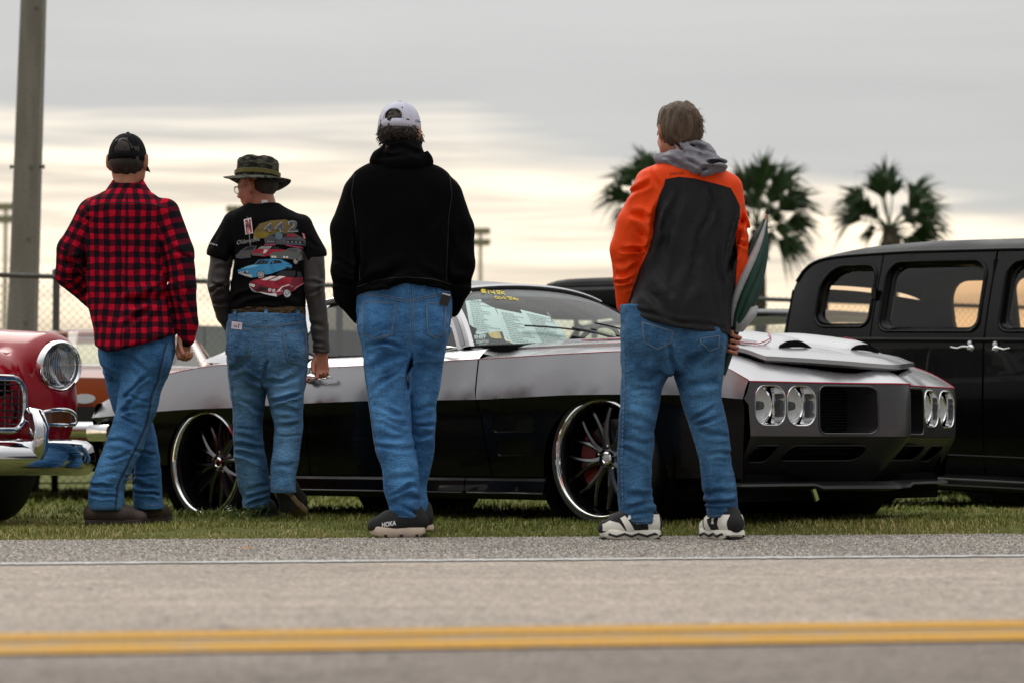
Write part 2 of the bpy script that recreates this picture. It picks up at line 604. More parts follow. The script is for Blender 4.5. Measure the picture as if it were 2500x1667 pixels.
# grass blades
m_grass, t, b = new_mat('grass_blade')
at = N(t, 'ShaderNodeAttribute', attribute_name='tone')
c = RAMP(t, at.outputs['Fac'], [(0.0, (0.055, 0.085, 0.010)), (0.4, (0.15, 0.19, 0.026)), (0.68, (0.25, 0.245, 0.05)), (0.85, (0.40, 0.325, 0.13)), (1.0, (0.52, 0.42, 0.21))])
t.links.new(c, b.inputs['Base Color'])
b.inputs['Roughness'].default_value = 0.6
b.inputs['Specular IOR Level'].default_value = 0.25
def blades(name, n, u0, u1, v0, v1, hmin, hmax, wid, dry=0.3, seed=1, vpow=1.0):
 r = np.random.RandomState(seed)
 u = r.uniform(u0, u1, n)
 v = v0 + (v1 - v0) * r.uniform(0, 1, n) ** vpow
 x = RF.x * u + RN.x * v
 y = D_EDGE + RF.y * u + RN.y * v
 # clumps: thin out by a cheap noise
 cl = np.sin(x * 3.1 + 1.3 * np.sin(y * 2.3)) * np.sin(y * 4.1 + 1.1 * np.sin(x * 2.7)) + 0.6 * np.sin(x * 11 + y * 7) * np.sin(y * 13 - x * 5)
 keep = r.uniform(-1.6, 1.0, n) < cl + 0.55
 x, y, v, cl = x[keep], y[keep], v[keep], cl[keep]
 n = len(x)
 z0 = np.array([ground_z(a, c_) for a, c_ in zip(x, y)]) * smoothstep(-0.03, 0.2, v) - 0.01
 h = r.uniform(hmin, hmax, n) * (0.75 + 0.35 * np.clip(cl, -1, 1)) * (0.45 + 0.55 * smoothstep(0.0, 0.25, v))
 az = r.uniform(0, 2 * PI, n)
 lean = r.uniform(0.1, 0.95, n) * h
 w = wid * r.uniform(0.6, 1.3, n)
 dx, dy = np.cos(az), np.sin(az)
 px_, py_ = -dy * w / 2, dx * w / 2
 V = np.zeros((n, 5, 3))
 V[:, 0] = np.stack([x - px_, y - py_, z0], 1)
 V[:, 1] = np.stack([x + px_, y + py_, z0], 1)
 mx, my, mz = x + dx * lean * 0.3, y + dy * lean * 0.3, z0 + h * 0.62
 V[:, 2] = np.stack([mx + px_ * 0.75, my + py_ * 0.75, mz], 1)
 V[:, 3] = np.stack([mx - px_ * 0.75, my - py_ * 0.75, mz], 1)
 V[:, 4] = np.stack([x + dx * lean, y + dy * lean, z0 + h * np.sqrt(np.clip(1 - (lean / h) ** 2 * 0.6, 0.1, 1))], 1)
 tone = np.clip(0.38 + 0.16 * np.sin(x * 1.9 + 2 * np.sin(y * 1.1)) + r.normal(0, 0.15, n) + (r.uniform(0, 1, n) < dry) * r.uniform(0.15, 0.6, n) + 0.15 * (v < 0.2), 0, 1)
 idx = np.arange(n)[:, None] * 5
 me = bpy.data.meshes.new(name)
 me.vertices.add(n * 5)
 me.vertices.foreach_set('co', V.reshape(-1))
 loops = np.concatenate([idx + np.array([[0, 1, 2, 3]]), idx + np.array([[3, 2, 4]])], 1).reshape(-1)
 me.loops.add(len(loops))
 me.loops.foreach_set('vertex_index', loops.astype(np.int32))
 me.polygons.add(n * 2)
 st = (np.arange(n)[:, None] * 7 + np.array([[0, 4]])).reshape(-1)
 me.polygons.foreach_set('loop_start', st.astype(np.int32))
 me.update(calc_edges=True)
 a = me.attributes.new('tone', 'FLOAT', 'POINT')
 a.data.foreach_set('value', np.repeat(tone, 5).astype(np.float32))
 me.materials.append(m_grass)
 return link(name, me, None, None, 'stuff')
go = blades('grass', 150000, -3.4, 4.2, -0.045, 2.3, 0.016, 0.044, 0.0036, 0.36, 3, 1.15)
tag(go, 'short mown grass with dry blades along the road edge', 'grass')
go = blades('grass', 110000, -6.5, 8.0, 2.3, 12.0, 0.025, 0.065, 0.009, 0.14, 4, 1.5)
tag(go, 'brighter grass stretching away beneath and behind the parked cars', 'grass')
# stone chips standing proud of the worn shoulder surface
def chips(n, seed):
 r = np.random.RandomState(seed)
 u, v = r.uniform(-3.0, 3.0, n), D_WHITE + 0.1 + (D_EDGE - D_WHITE - 0.12) * r.uniform(0, 1, n)
 x, y = RF.x * u, v + RF.y * u
 s_ = r.uniform(0.0025, 0.0062, n)
 base = np.array([(1, 0, 0), (0, 1, 0), (-1, 0, 0), (0, -1, 0), (0, 0, 1)], float)
 an = r.uniform(0, 2 * PI, n)
 B = np.zeros((n, 5, 3))
 B[:, :, 0] = base[:, 0] * np.cos(an)[:, None] - base[:, 1] * np.sin(an)[:, None]
 B[:, :, 1] = base[:, 0] * np.sin(an)[:, None] + base[:, 1] * np.cos(an)[:, None]
 B[:, :, 2] = base[:, 2] * r.uniform(0.45, 0.95, n)[:, None]
 V = B * s_[:, None, None] + np.stack([x, y, np.full(n, 0.0002)], 1)[:, None, :]
 F = np.array([(0, 1, 4), (1, 2, 4), (2, 3, 4), (3, 0, 4)])
 me = bpy.data.meshes.new('stone_chips')
 me.vertices.add(n * 5)
 me.vertices.foreach_set('co', V.reshape(-1))
 lo = (np.arange(n)[:, None, None] * 5 + F[None]).reshape(-1)
 me.loops.add(len(lo))
 me.loops.foreach_set('vertex_index', lo.astype(np.int32))
 me.polygons.add(n * 4)
 me.polygons.foreach_set('loop_start', (np.arange(n * 4) * 3).astype(np.int32))
 me.update(calc_edges=True)
 a = me.attributes.new('tone', 'FLOAT', 'POINT')
 a.data.foreach_set('value', np.repeat(np.clip(r.normal(0.5, 0.28, n), 0, 1), 5).astype(np.float32))
 m_, t_, b_ = new_mat('stone_chip')
 at_ = N(t_, 'ShaderNodeAttribute', attribute_name='tone')
 t_.links.new(RAMP(t_, at_.outputs['Fac'], [(0.0, (0.05, 0.043, 0.037)), (0.5, (0.25, 0.22, 0.19)), (1.0, (0.52, 0.48, 0.43))]), b_.inputs['Base Color'])
 b_.inputs['Roughness'].default_value = 0.85
 me.materials.append(m_)
 o_ = link('stone_chips', me, None, None, 'stuff')
 tag(o_, 'coarse stone chips showing in the worn grey road shoulder', 'gravel')
chips(60000, 5)
def weed(name, px, py, D, n, h, spread, label):
 base = W(px, py, D)
 base.z = ground_z(base.x, base.y) - 0.01
 mb = MB()
 leaf = MB()
 for i in range(n):
  a = rnd.uniform(0, 2 * PI)
  r0 = rnd.uniform(0, spread)
  p0 = base + Vector((math.cos(a) * r0, math.sin(a) * r0 * 0.5, 0))
  hh = h * rnd.uniform(0.5, 1.1)
  tip = p0 + Vector((math.cos(a) * hh * 0.5, math.sin(a) * hh * 0.4, hh))
  mid = (p0 + tip) / 2 + Vector((0, 0, hh * 0.12))
  mb.tube([p0, mid, tip], [0.0016, 0.0013, 0.0008], 4)
  for q in range(7):
   t_ = 0.25 + 0.75 * q / 6
   c_ = p0.lerp(mid, t_ * 2) if t_ < 0.5 else mid.lerp(tip, t_ * 2 - 1)
   la = rnd.uniform(0, 2 * PI)
   d_ = Vector((math.cos(la), math.sin(la), rnd.uniform(-0.1, 0.6))).normalized()
   s_ = d_.cross(Vector((0, 0, 1))).normalized()
   L = rnd.uniform(0.012, 0.024)
   leaf.add([c_, c_ + d_ * L * 0.5 + s_ * L * 0.28, c_ + d_ * L, c_ + d_ * L * 0.5 - s_ * L * 0.28], [(0, 1, 2, 3)])
 root = mb.build(name, mat('weed_stem', (0.10, 0.16, 0.04), 0.6), None, 60)
 leaf.build('leaves', mat('weed_leaf', (0.05, 0.115, 0.022), 0.5, noise=(30, 0.3)), root, None, 'stuff', recalc=False)
 tag(root, label, 'weed')
weed('weed', 612, 1262, 11.75, 34, 0.075, 0.10, 'leafy green weed clump beside the chrome-lipped rear wheel')
# dead leaf on the shoulder
mb = MB()
c0 = W(594, 1343, 8.80)
c0.z = 0.006
mb.add([c0 + Vector(p) for p in ((-0.028, 0, 0), (-0.008, 0.014, 0.006), (0.02, 0.010, 0.009), (0.032, 0.0, 0.003), (0.012, -0.012, 0.006), (-0.012, -0.010, 0.004))], [(0, 1, 4, 5), (1, 2, 3, 4)])
o = mb.build('dead_leaf', mat('dead_leaf', (0.50, 0.21, 0.05), 0.7), None, None)
tag(o, 'small orange dead leaf lying on the grey road shoulder', 'leaf')
# ------------------------------------------------------------------ chain-link fence
FA, FB_ = Vector((-4.27, 20.0, 0)), Vector((5.2, 24.6, 0))
FD = (FB_ - FA).normalized()
FNM = Vector((-FD.y, FD.x, 0))
m_galv = mat('galvanised', (0.075, 0.08, 0.075), 0.6, 0.0, noise=(12, 0.25))
m_wire = mat('fence_wire', (0.17, 0.17, 0.16), 0.6, 0.4)
fence = empty('chain_link_fence', FA)
F_H, F_L0, F_L1 = 1.83, -5.0, 18.0
def fpt(s_, z, off=0.0):
 p = FA + FD * s_ + FNM * off
 return Vector((p.x, p.y, z))
k = 0
s_ = F_L0
for s_ in np.arange(F_L0 + 0.4, F_L1, 2.55):
 mb = MB()
 mb.tube([fpt(s_, -0.05), fpt(s_, F_H + 0.01)], 0.030, 12)
 mb.lathe([(0.036, 0), (0.037, 0.03), (0.026, 0.05), (0.0, 0.058)], fpt(s_, F_H - 0.005), (0, 0, 1), 12)
 mb.build('post', m_galv, fence, 40)
mb = MB()
mb.tube([fpt(F_L0, F_H - 0.02, -0.03), fpt(F_L1, F_H - 0.02, -0.03)], 0.021, 10)
mb.build('top_rail', m_galv, fence, 40)
mb = MB()
mb.tube([fpt(F_L0, 0.09, -0.03), fpt(F_L1, 0.09, -0.03)], 0.006, 6)
mb.build('tension_wire', m_wire, fence, 40)
mb = MB()
pitch_w = 0.072
wz0, wz1 = 0.06, F_H + 0.045
for sgn in (1, -1):
 L = wz1 - wz0
 for s0 in np.arange(F_L0 - L, F_L1 + L, pitch_w):
  a_, b_ = s0, s0 + L
  za, zb = (wz0, wz1) if sgn > 0 else (wz1, wz0)
  ta, tb = 0.0, 1.0
  if a_ < F_L0:
   ta = (F_L0 - a_) / L
  if b_ > F_L1:
   tb = (F_L1 - a_) / L
  if tb - ta < 0.02:
   continue
  pa = fpt(a_ + L * ta, za + (zb - za) * ta, 0.006 * sgn)
  pb = fpt(a_ + L * tb, za + (zb - za) * tb, 0.006 * sgn)
  mb.tube([pa, pb], 0.0017, 3, caps=False)
mb.build('wire_mesh', m_wire, fence, None, 'stuff', recalc=False)
tag(fence, 'grey chain-link fence with top rail behind the row of parked cars', 'fence')
# low grey wall beyond the fence
wl = MB()
pw0, pw1 = W(300, 790, 27.8), W(1010, 790, 30.0)
m_block = mat('grey_block', (0.30, 0.31, 0.31), 0.9, noise=(1.2, 0.12, (1, 1, 3)))
wall = empty('low_wall', (pw0.x, pw0.y, 0))
dW = (pw1 - pw0)
dW.z = 0
LW = dW.length
dW.normalize()
nW = Vector((-dW.y, dW.x, 0))
hW = pw0.z
for i in range(int(LW / 1.0) + 1):
 for (za, zb, m_, pr) in ((hW * 0.72, hW, m_block, 0.0), (0.0, hW * 0.716, mat('grey_block_dark', (0.17, 0.165, 0.155), 0.9, noise=(1.5, 0.15)), 0.012)):
  mb = MB()
  c_ = pw0 + dW * (i + 0.5)
  c_.z = (za + zb) / 2
  R_ = Matrix((dW, nW, Vector((0, 0, 1)))).transposed()
  mb.box(c_ + nW * pr, (0.985, 0.18, zb - za), R_)
  mb.build('panel', m_, wall, None)
tag(wall, 'low grey panel wall standing beyond the chain-link fence', 'wall')
# ------------------------------------------------------------------ concrete pole and floodlight masts
m_conc, t, b = new_mat('concrete_pole')
g = N(t, 'ShaderNodeNewGeometry')
n_a = NOISE(t, MAP(t, g.outputs['Position'], (3, 3, 0.35)), 3.0, 5, 0.6)
n_b = NOISE(t, g.outputs['Position'], 60, 3, 0.6)
c = MIX(t, RAMP(t, n_a, [(0.3, 0), (0.7, 1)]), (0.17, 0.155, 0.13), (0.26, 0.24, 0.20))
c = MIX(t, 1.0, c, RAMP(t, n_b, [(0.3, 0.85), (0.7, 1.1)]), 'MULTIPLY')
t.links.new(c, b.inputs['Base Color'])
b.inputs['Roughness'].default_value = 0.9
pole = MB()
pb_, pt_ = W(56, 775, 21.8), W(82, 0, 21.8)
dirp = (pt_ - pb_) / (pt_.z - pb_.z)
c_bot = pb_ - dirp * pb_.z
rows = []
for z in (0.0, 2, 4, 6, 8, 10.5):
 c_ = c_bot + dirp * z
 w_ = 0.128 - 0.0058 * z
 ch = 0.022
 ring = []
 for (ax, ay) in ((-1, -1), (1, -1), (1, 1), (-1, 1)):
  for (qx, qy) in (((ax, ay * (1 - ch / w_)), (ax * (1 - ch / w_), ay)) if ax * ay > 0 else ((ax * (1 - ch / w_), ay), (ax, ay * (1 - ch / w_)))):
   ring.append(c_ + Vector((qx * w_, qy * w_, 0)))
 rows.append(ring)
pole.grid(rows, closed=True)
pole.fan(rows[-1])
po = pole.build('utility_pole', m_conc, None, 20)
tag(po, 'tall square concrete utility pole with bolt holes behind the fence', 'pole')
for z in (4.35, 2.9, 2.25, 1.5):
 c_ = c_bot + dirp * z
 for (dx_, nm) in ((0.05, 'bolt_hole'),):
  mb = MB()
  mb.lathe([(0.017, 0.0), (0.017, 0.006), (0.0, 0.006)], c_ + Vector((dx_, -(0.128 - 0.0058 * z) - 0.005, 0)), (0, 1, 0), 10)
  mb.build(nm, mat('hole_dark', (0.01, 0.01, 0.01), 0.9), po, 40)
for z in (2.92,):
 c_ = c_bot + dirp * z
 for sx_ in (-1, 1):
  mb = MB()
  mb.tube([c_ + Vector((sx_ * 0.10, -0.03, 0)), c_ + Vector((sx_ * 0.142, -0.03, 0))], 0.012, 8)
  mb.tube([c_ + Vector((sx_ * 0.142, -0.03, 0)), c_ + Vector((sx_ * 0.155, -0.03, 0))], 0.020, 8)
  mb.build('step_bolt', m_galv, po, 40)
def mast(px, ytop, D, nl, label):
 top = W(px, ytop, D)
 mb = MB()
 s1 = D / FPX
 mb.tube([(top.x, D, 0), (top.x, D, top.z)], [0.16, 0.085], 12)
 o = mb.build('floodlight_mast', mat('hazed_mast_steel', (0.62, 0.55, 0.43), 0.7, 0.0), None, 40)  # haze and flare over the distant mast put into its pale colour
 wbar = 42 * s1
 for r_ in range(2):
  mb = MB()
  mb.box((top.x, D, top.z - 0.1 - r_ * 0.55), (wbar, 0.10, 0.09))
  mb.build('crossarm', MATS['hazed_mast_steel'], o, None)
  for i in range(nl):
   mb = MB()
   xx = top.x - wbar / 2 + wbar * (i + 0.5) / nl
   zz = top.z - 0.1 - r_ * 0.55 + 0.20
   mb.lathe([(0.0, 0.0), (0.10, 0.02), (0.17, 0.16), (0.18, 0.2), (0.0, 0.19)], (xx, D, zz), (0.1, -1, -0.5), 10)
   mb.build('floodlight', mat('lamp_housing', (0.52, 0.47, 0.38), 0.6, 0.0), o, 40)
 tag(o, label, 'light mast')
mast(1173, 566, 118.0, 4, 'distant floodlight mast beside the black-hooded man')
mast(14, 506, 105.0, 3, 'distant floodlight mast left of the concrete pole')
mast(574, 512, 112.0, 3, 'distant floodlight mast partly behind the camouflage hat')
# ------------------------------------------------------------------ fan palms
m_frond = mat('palm_frond', (0.028, 0.062, 0.015), 0.5, noise=(1.5, 0.5))
m_trunk = mat('palm_trunk', (0.045, 0.034, 0.024), 0.95, noise=(6, 0.4, (1, 1, 4)), bump=(14, 0.8, 0.03, (1, 1, 4)))
def palm(px, py, D, fronds, label, trunk_w=15):
 s1 = D / FPX
 hub = W(px, py, D)
 root = empty('palm_tree', (hub.x, hub.y, 0))
 mb = MB()
 n = 22
 pts, rs = [], []
 for i in range(n + 1):
  t_ = i / n
  pts.append((hub.x + 0.06 * math.sin(t_ * 3), hub.y, hub.z * t_))
  rs.append(trunk_w * s1 * (1.25 - 0.35 * t_ + 0.05 * (i % 2)) + (0.05 if t_ > 0.93 else 0))
 mb.tube(pts, rs, 14)
 mb.build('trunk', m_trunk, root, 40)
 # dead skirt under the crown
 mb = MB()
 for i in range(46):
  a = rnd.uniform(0, 2 * PI)
  L = rnd.uniform(0.35, 0.8)
  p0 = hub + Vector((math.cos(a) * 0.12, math.sin(a) * 0.12, -0.05))
  p1 = hub + Vector((math.cos(a) * 0.32, math.sin(a) * 0.32, -L))
  s_ = Vector((-math.sin(a), math.cos(a), 0)) * 0.06
  mb.add([p0 - s_ * 0.3, p0 + s_ * 0.3, p1 + s_, p1 - s_], [(0, 1, 2, 3)])
 mb.build('skirt', mat('palm_skirt', (0.06, 0.045, 0.026), 0.9, noise=(4, 0.4)), root, None, 'stuff', recalc=False)
 extra = [(dx * rnd.uniform(0.68, 0.9) - dy * q, dy * rnd.uniform(0.68, 0.9) + dx * q, sp_, sz_, dp_ + rnd.uniform(-0.6, 0.6)) for (dx, dy, sp_, sz_, dp_) in fronds for q in (rnd.uniform(-0.3, 0.3),)]
 for (dx, dy, spread, size, dep) in fronds + extra:
  tip = hub + Vector((dx * s1, dep, -dy * s1))
  fan_c = hub.lerp(tip, 0.46)
  d = (tip - hub)
  R_ = d.length * size * 1.12
  d.normalize()
  mb = MB()
  sag = Vector((0, 0, -0.06 * d.x ** 2))
  mb.tube([hub, hub.lerp(fan_c, 0.5) + sag * -0.5, fan_c], [0.03, 0.022, 0.016], 5)
  side = d.cross(Vector((0, -1, 0)))
  if side.length < 0.2:
   side = d.cross(Vector((0, 0, 1)))
  side.normalize()
  nrm = side.cross(d).normalized()
  nseg = 32
  for i in range(nseg):
   a = (i / (nseg - 1) - 0.5) * 2 * spread * 1.25
   L = R_ * (0.45 + 0.55 * math.cos(a)) * rnd.uniform(0.72, 1.12)
   dd = (d * math.cos(a) + side * math.sin(a) + nrm * rnd.uniform(-0.14, 0.14)).normalized()
   w_ = side * math.cos(a) - d * math.sin(a)
   w_ = w_ * (L * 0.026) + nrm * (0.02 if i % 2 else -0.02)
   droop = Vector((0, 0, -1)) * L * rnd.uniform(0.10, 0.30) * (1 + 1.4 * abs(a) / spread)
   p0, p1, p2 = fan_c, fan_c + dd * L * 0.55, fan_c + dd * L + droop
   mb.add([p0, p1 - w_, p1 + w_, p2], [(0, 1, 2), (1, 3, 2)])
   # frayed thread
   p3 = p2 + droop * rnd.uniform(0.3, 0.8)
   mb.add([p2 - w_ * 0.12, p2 + w_ * 0.12, p3], [(0, 1, 2)])
  mb.build('frond', m_frond, root, None, recalc=False)
 tag(root, label, 'palm tree', 'fan palms behind the fence')
palm(1850, 560, 60.0, [(-52, -190, 0.6, 0.5, 0.2), (18, -215, 0.5, 0.5, -0.3), (95, -190, 0.6, 0.52, 0.0), (-95, -130, 0.6, 0.5, -0.2), (140, -110, 0.55, 0.55, -0.2), (150, -30, 0.5, 0.55, 0.2), (120, 55, 0.55, 0.6, 0.1), (62, -75, 0.7, 0.5, 0.5), (-20, -110, 0.7, 0.5, 0.6), (-75, -50, 0.6, 0.5, 0.3), (92, 12, 0.5, 0.5, -0.4), (35, 40, 0.5, 0.5, -0.5)],
     'tall fan palm rising beside the folded green umbrella')
palm(2172, 558, 62.0, [(-25, -195, 0.6, 0.5, 0.0), (22, -170, 0.5, 0.45, 0.4), (112, -145, 0.6, 0.5, 0.1), (-128, -118, 0.55, 0.5, 0.2), (-145, -42, 0.5, 0.55, -0.1), (138, -70, 0.55, 0.52, -0.3), (148, 0, 0.5, 0.55, 0.2), (-72, -62, 0.5, 0.45, -0.5), (72, -68, 0.6, 0.5, 0.5), (-78, 24, 0.5, 0.5, 0.1), (96, 40, 0.5, 0.55, 0.0), (40, 30, 0.5, 0.5, 0.4)],
     'fan palm with its trunk rising behind the black sedan roof')
palm(1596, 515, 58.0, [(-28, -190, 0.6, 0.5, 0.2), (-110, -125, 0.55, 0.52, 0.0), (-138, -62, 0.5, 0.55, -0.2), (-112, 18, 0.55, 0.52, 0.1), (45, -170, 0.6, 0.5, 0.1), (110, -95, 0.6, 0.5, 0.2), (115, 0, 0.6, 0.5, 0.0), (-50, -80, 0.6, 0.5, 0.5)],
     'fan palm mostly hidden behind the man in the orange jacket')
# ------------------------------------------------------------------ signed distance modelling for bodies and clothes
def vnoise(p, seed=0):
 """value noise on an (n,3) array, -1..1"""
 p = np.asarray(p)
 i = np.floor(p).astype(np.int64)
 f = p - i
 f = f * f * (3 - 2 * f)
 def h(a, b, c):
  n = (a * 374761393 + b * 668265263 + c * 2147483647 + seed * 1274126177) & 0xffffffff
  n = ((n ^ (n >> 13)) * 1274126177) & 0xffffffff
  return ((n ^ (n >> 16)) & 0xffff) / 32767.5 - 1
 r = 0
 for dx in (0, 1):
  for dy in (0, 1):
   for dz in (0, 1):
    w = (f[:, 0] if dx else 1 - f[:, 0]) * (f[:, 1] if dy else 1 - f[:, 1]) * (f[:, 2] if dz else 1 - f[:, 2])
    r = r + w * h(i[:, 0] + dx, i[:, 1] + dy, i[:, 2] + dz)
 return r
class SDF:
 def __init__(s, lo, hi, h):
  s.h = h
  s.lo = np.array(lo, float)
  n = np.ceil((np.array(hi) - s.lo) / h).astype(int) + 1
  s.n = n
  s.d = np.full(n, 0.12, np.float32)
  s.ax = [s.lo[i] + h * np.arange(n[i]) for i in range(3)]
 def block(s, lo, hi, pad=0.05):
  a = np.clip(np.floor((np.array(lo) - pad - s.lo) / s.h).astype(int), 0, s.n - 1)
  b = np.clip(np.ceil((np.array(hi) + pad - s.lo) / s.h).astype(int) + 1, 1, s.n)
  sl = tuple(slice(a[i], b[i]) for i in range(3))
  X = s.ax[0][sl[0]][:, None, None]
  Y = s.ax[1][sl[1]][None, :, None]
  Z = s.ax[2][sl[2]][None, None, :]
  return sl, X, Y, Z
 def put(s, sl, nd, k, op='u'):
  d = s.d[sl]
  if op == 'u':
   if k > 0:
    hh = np.clip(0.5 + 0.5 * (d - nd) / k, 0, 1)
    s.d[sl] = d + (nd - d) * hh - k * hh * (1 - hh)
   else:
    s.d[sl] = np.minimum(d, nd)
  else:
   if k > 0:
    hh = np.clip(0.5 - 0.5 * (d + nd) / k, 0, 1)
    s.d[sl] = d + (-nd - d) * hh + k * hh * (1 - hh)
   else:
    s.d[sl] = np.maximum(d, -nd)
 def cap(s, a, b, ra, rb, k=0.012, op='u', sy=1.0):
  """tapered capsule; sy < 1 squeezes depth"""
  a, b = np.array(a, float), np.array(b, float)
  r = max(ra, rb)
  sl, X, Y, Z = s.block(np.minimum(a, b) - r, np.maximum(a, b) + r)
  ba = b - a
  L2 = ba @ ba + 1e-12
  px_, py_, pz_ = X - a[0], Y - a[1], Z - a[2]
  t = np.clip((px_ * ba[0] + py_ * ba[1] + pz_ * ba[2]) / L2, 0, 1)
  dx, dy, dz = px_ - ba[0] * t, (py_ - ba[1] * t) / sy, pz_ - ba[2] * t
  nd = np.sqrt(dx * dx + dy * dy + dz * dz) - (ra + (rb - ra) * t)
  s.put(sl, nd, k, op)
 def ell(s, c, r, k=0.012, op='u', R=None):
  c, r = np.array(c, float), np.array(r, float)
  m = max(r)
  sl, X, Y, Z = s.block(c - m, c + m)
  x, y, z = X - c[0], Y - c[1], Z - c[2]
  if R is not None:
   x, y, z = (R[0][0] * x + R[1][0] * y + R[2][0] * z, R[0][1] * x + R[1][1] * y + R[2][1] * z, R[0][2] * x + R[1][2] * y + R[2][2] * z)
  q = np.sqrt((x / r[0]) ** 2 + (y / r[1]) ** 2 + (z / r[2]) ** 2)
  g = np.sqrt((x / r[0] ** 2) ** 2 + (y / r[1] ** 2) ** 2 + (z / r[2] ** 2) ** 2) + 1e-9
  s.put(sl, q * (q - 1) / g, k, op)
 def loft(s, rows, k=0.012, op='u', sup=2.0, ztop=None, zbot=None):
  """rows: (z, xc, yc, a, b) ellipses stacked in height"""
  rows = sorted(rows, key=lambda q: q[0])
  z = [q[0] for q in rows]
  fx, fy, fa, fb = (hermite(z, [q[i] for q in rows]) for i in (1, 2, 3, 4))
  lo = [min(q[1] - q[3] for q in rows), min(q[2] - q[4] for q in rows), z[0]]
  hi = [max(q[1] + q[3] for q in rows), max(q[2] + q[4] for q in rows), z[-1]]
  sl, X, Y, Z = s.block(lo, hi)
  zz = Z[0, 0]
  A, B = fa(zz)[None, None], fb(zz)[None, None]
  q = (np.abs((X - fx(zz)[None, None]) / A) ** sup + np.abs((Y - fy(zz)[None, None]) / B) ** sup) ** (1 / sup)
  nd = (q - 1) * np.minimum(A, B)
  out = np.maximum(z[0] - Z, Z - z[-1])
  nd = np.where(out > -0.02, np.maximum(nd, out) * 0.5 + 0.5 * (np.sqrt(np.maximum(nd, 0) ** 2 + np.maximum(out, 0) ** 2) + np.minimum(np.maximum(nd, out), 0)), nd)
  s.put(sl, nd, k, op)
 def folds(s, lst, ymax=None, P=None):
  """lst of (x1, z1, x2, z2, amp, width): creases seen from the camera side (world metres)"""
  X = s.ax[0][:, None]
  Z = s.ax[2][None, :]
  acc = np.zeros((s.n[0], s.n[2]), np.float32)
  gx, gz = np.meshgrid(s.ax[0], s.ax[2], indexing='ij')
  q3 = np.stack([gx.ravel(), np.zeros(gx.size), gz.ravel()], 1)
  wx = (vnoise(q3 * 9.0, 71) * 0.016 + vnoise(q3 * 26.0, 72) * 0.006).reshape(gx.shape)
  wz = (vnoise(q3 * 9.0, 73) * 0.020 + vnoise(q3 * 26.0, 74) * 0.007).reshape(gx.shape)
  md_ = 0.75 + 0.55 * vnoise(q3 * 13.0, 75).reshape(gx.shape)
  X = X + wx
  Z = Z + wz
  for (x1, z1, x2, z2, amp, w) in lst:
   dx, dz = x2 - x1, z2 - z1
   L = math.hypot(dx, dz) + 1e-9
   t = ((X - x1) * dx + (Z - z1) * dz) / L ** 2
   sd = ((X - x1) * dz - (Z - z1) * dx) / L
   env = np.clip(1 - (np.abs(t - 0.5) * 2) ** 3, 0, 1)
   acc += 1.55 * amp * md_ * env * (np.exp(-(sd / w) ** 2) - 0.75 * np.exp(-((np.abs(sd) - 1.7 * w) / w) ** 2))
  if ymax is None:
   s.d += acc[:, None, :]
  else:
   wgt = 1 - smoothstep(ymax - 0.05, ymax + 0.02, s.ax[1])
   s.d += acc[:, None, :] * wgt[None, :, None].astype(np.float32)
 def mesh(s, name, mats, parent=None, noise=None, smooth=180, post=None, relax=1):
  d = s.d
  neg = d < 0
  c = [neg[i:i + d.shape[0] - 1, j:j + d.shape[1] - 1, k:k + d.shape[2] - 1] for i in (0, 1) for j in (0, 1) for k in (0, 1)]
  cnt = sum(q.astype(np.int8) for q in c)
  act = (cnt > 0) & (cnt < 8)
  ijk = np.argwhere(act)
  idx = np.full(act.shape, -1, np.int64)
  idx[act] = np.arange(len(ijk))
  corner = np.stack([d[ijk[:, 0] + i, ijk[:, 1] + j, ijk[:, 2] + k] for i in (0, 1) for j in (0, 1) for k in (0, 1)], 1)
  off = np.array([(i, j, k) for i in (0, 1) for j in (0, 1) for k in (0, 1)], float)
  acc = np.zeros((len(ijk), 3))
  num = np.zeros(len(ijk))
  for a in range(8):
   for b in range(a + 1, 8):
    if np.abs(off[a] - off[b]).sum() != 1:
     continue
    da, db = corner[:, a], corner[:, b]
    m = (da < 0) != (db < 0)
    t = np.where(m, da / np.where(m, da - db, 1), 0)
    acc += (m[:, None]) * (off[a] + t[:, None] * (off[b] - off[a]))
    num += m
  V = s.lo + s.h * (ijk + acc / num[:, None])
  quads = []
  for axis in range(3):
   sa = [slice(1, -1)] * 3
   sb = [slice(1, -1)] * 3
   sa[axis] = slice(0, -1)
   sb[axis] = slice(1, None)
   A, B = neg[tuple(sa)], neg[tuple(sb)]
   e = np.argwhere(A != B)
   flip = A[A != B]
   e = e + np.array([0 if q == axis else 1 for q in range(3)])
   u, v = (axis + 1) % 3, (axis + 2) % 3
   du, dv = np.zeros(3, int), np.zeros(3, int)
   du[u], dv[v] = 1, 1
   p = [e - du - dv, e - dv, e, e - du]
   q = np.stack([idx[w[:, 0], w[:, 1], w[:, 2]] for w in p], 1)
   q[~flip] = q[~flip][:, ::-1]
   quads.append(q)
  Q = np.concatenate(quads)
  Q = Q[(Q >= 0).all(1)]
  for _ in range(relax):
   S = np.zeros_like(V)
   cn = np.zeros(len(V))
   for a in range(4):
    np.add.at(S, Q[:, a], V[Q[:, (a + 1) % 4]])
    np.add.at(cn, Q[:, a], 1)
    np.add.at(S, Q[:, a], V[Q[:, (a - 1) % 4]])
    np.add.at(cn, Q[:, a], 1)
   V = V * 0.5 + 0.5 * S / np.maximum(cn, 1)[:, None]
  if noise:
   nrm = np.zeros_like(V)
   fn = np.cross(V[Q[:, 2]] - V[Q[:, 0]], V[Q[:, 3]] - V[Q[:, 1]])
   for a in range(4):
    np.add.at(nrm, Q[:, a], fn)
   nrm /= np.linalg.norm(nrm, axis=1)[:, None] + 1e-9
   for (sc, amp, seed) in noise:
    V = V + nrm * (amp * vnoise(V * np.array(sc), seed))[:, None]
  me = bpy.data.meshes.new(name)
  me.vertices.add(len(V))
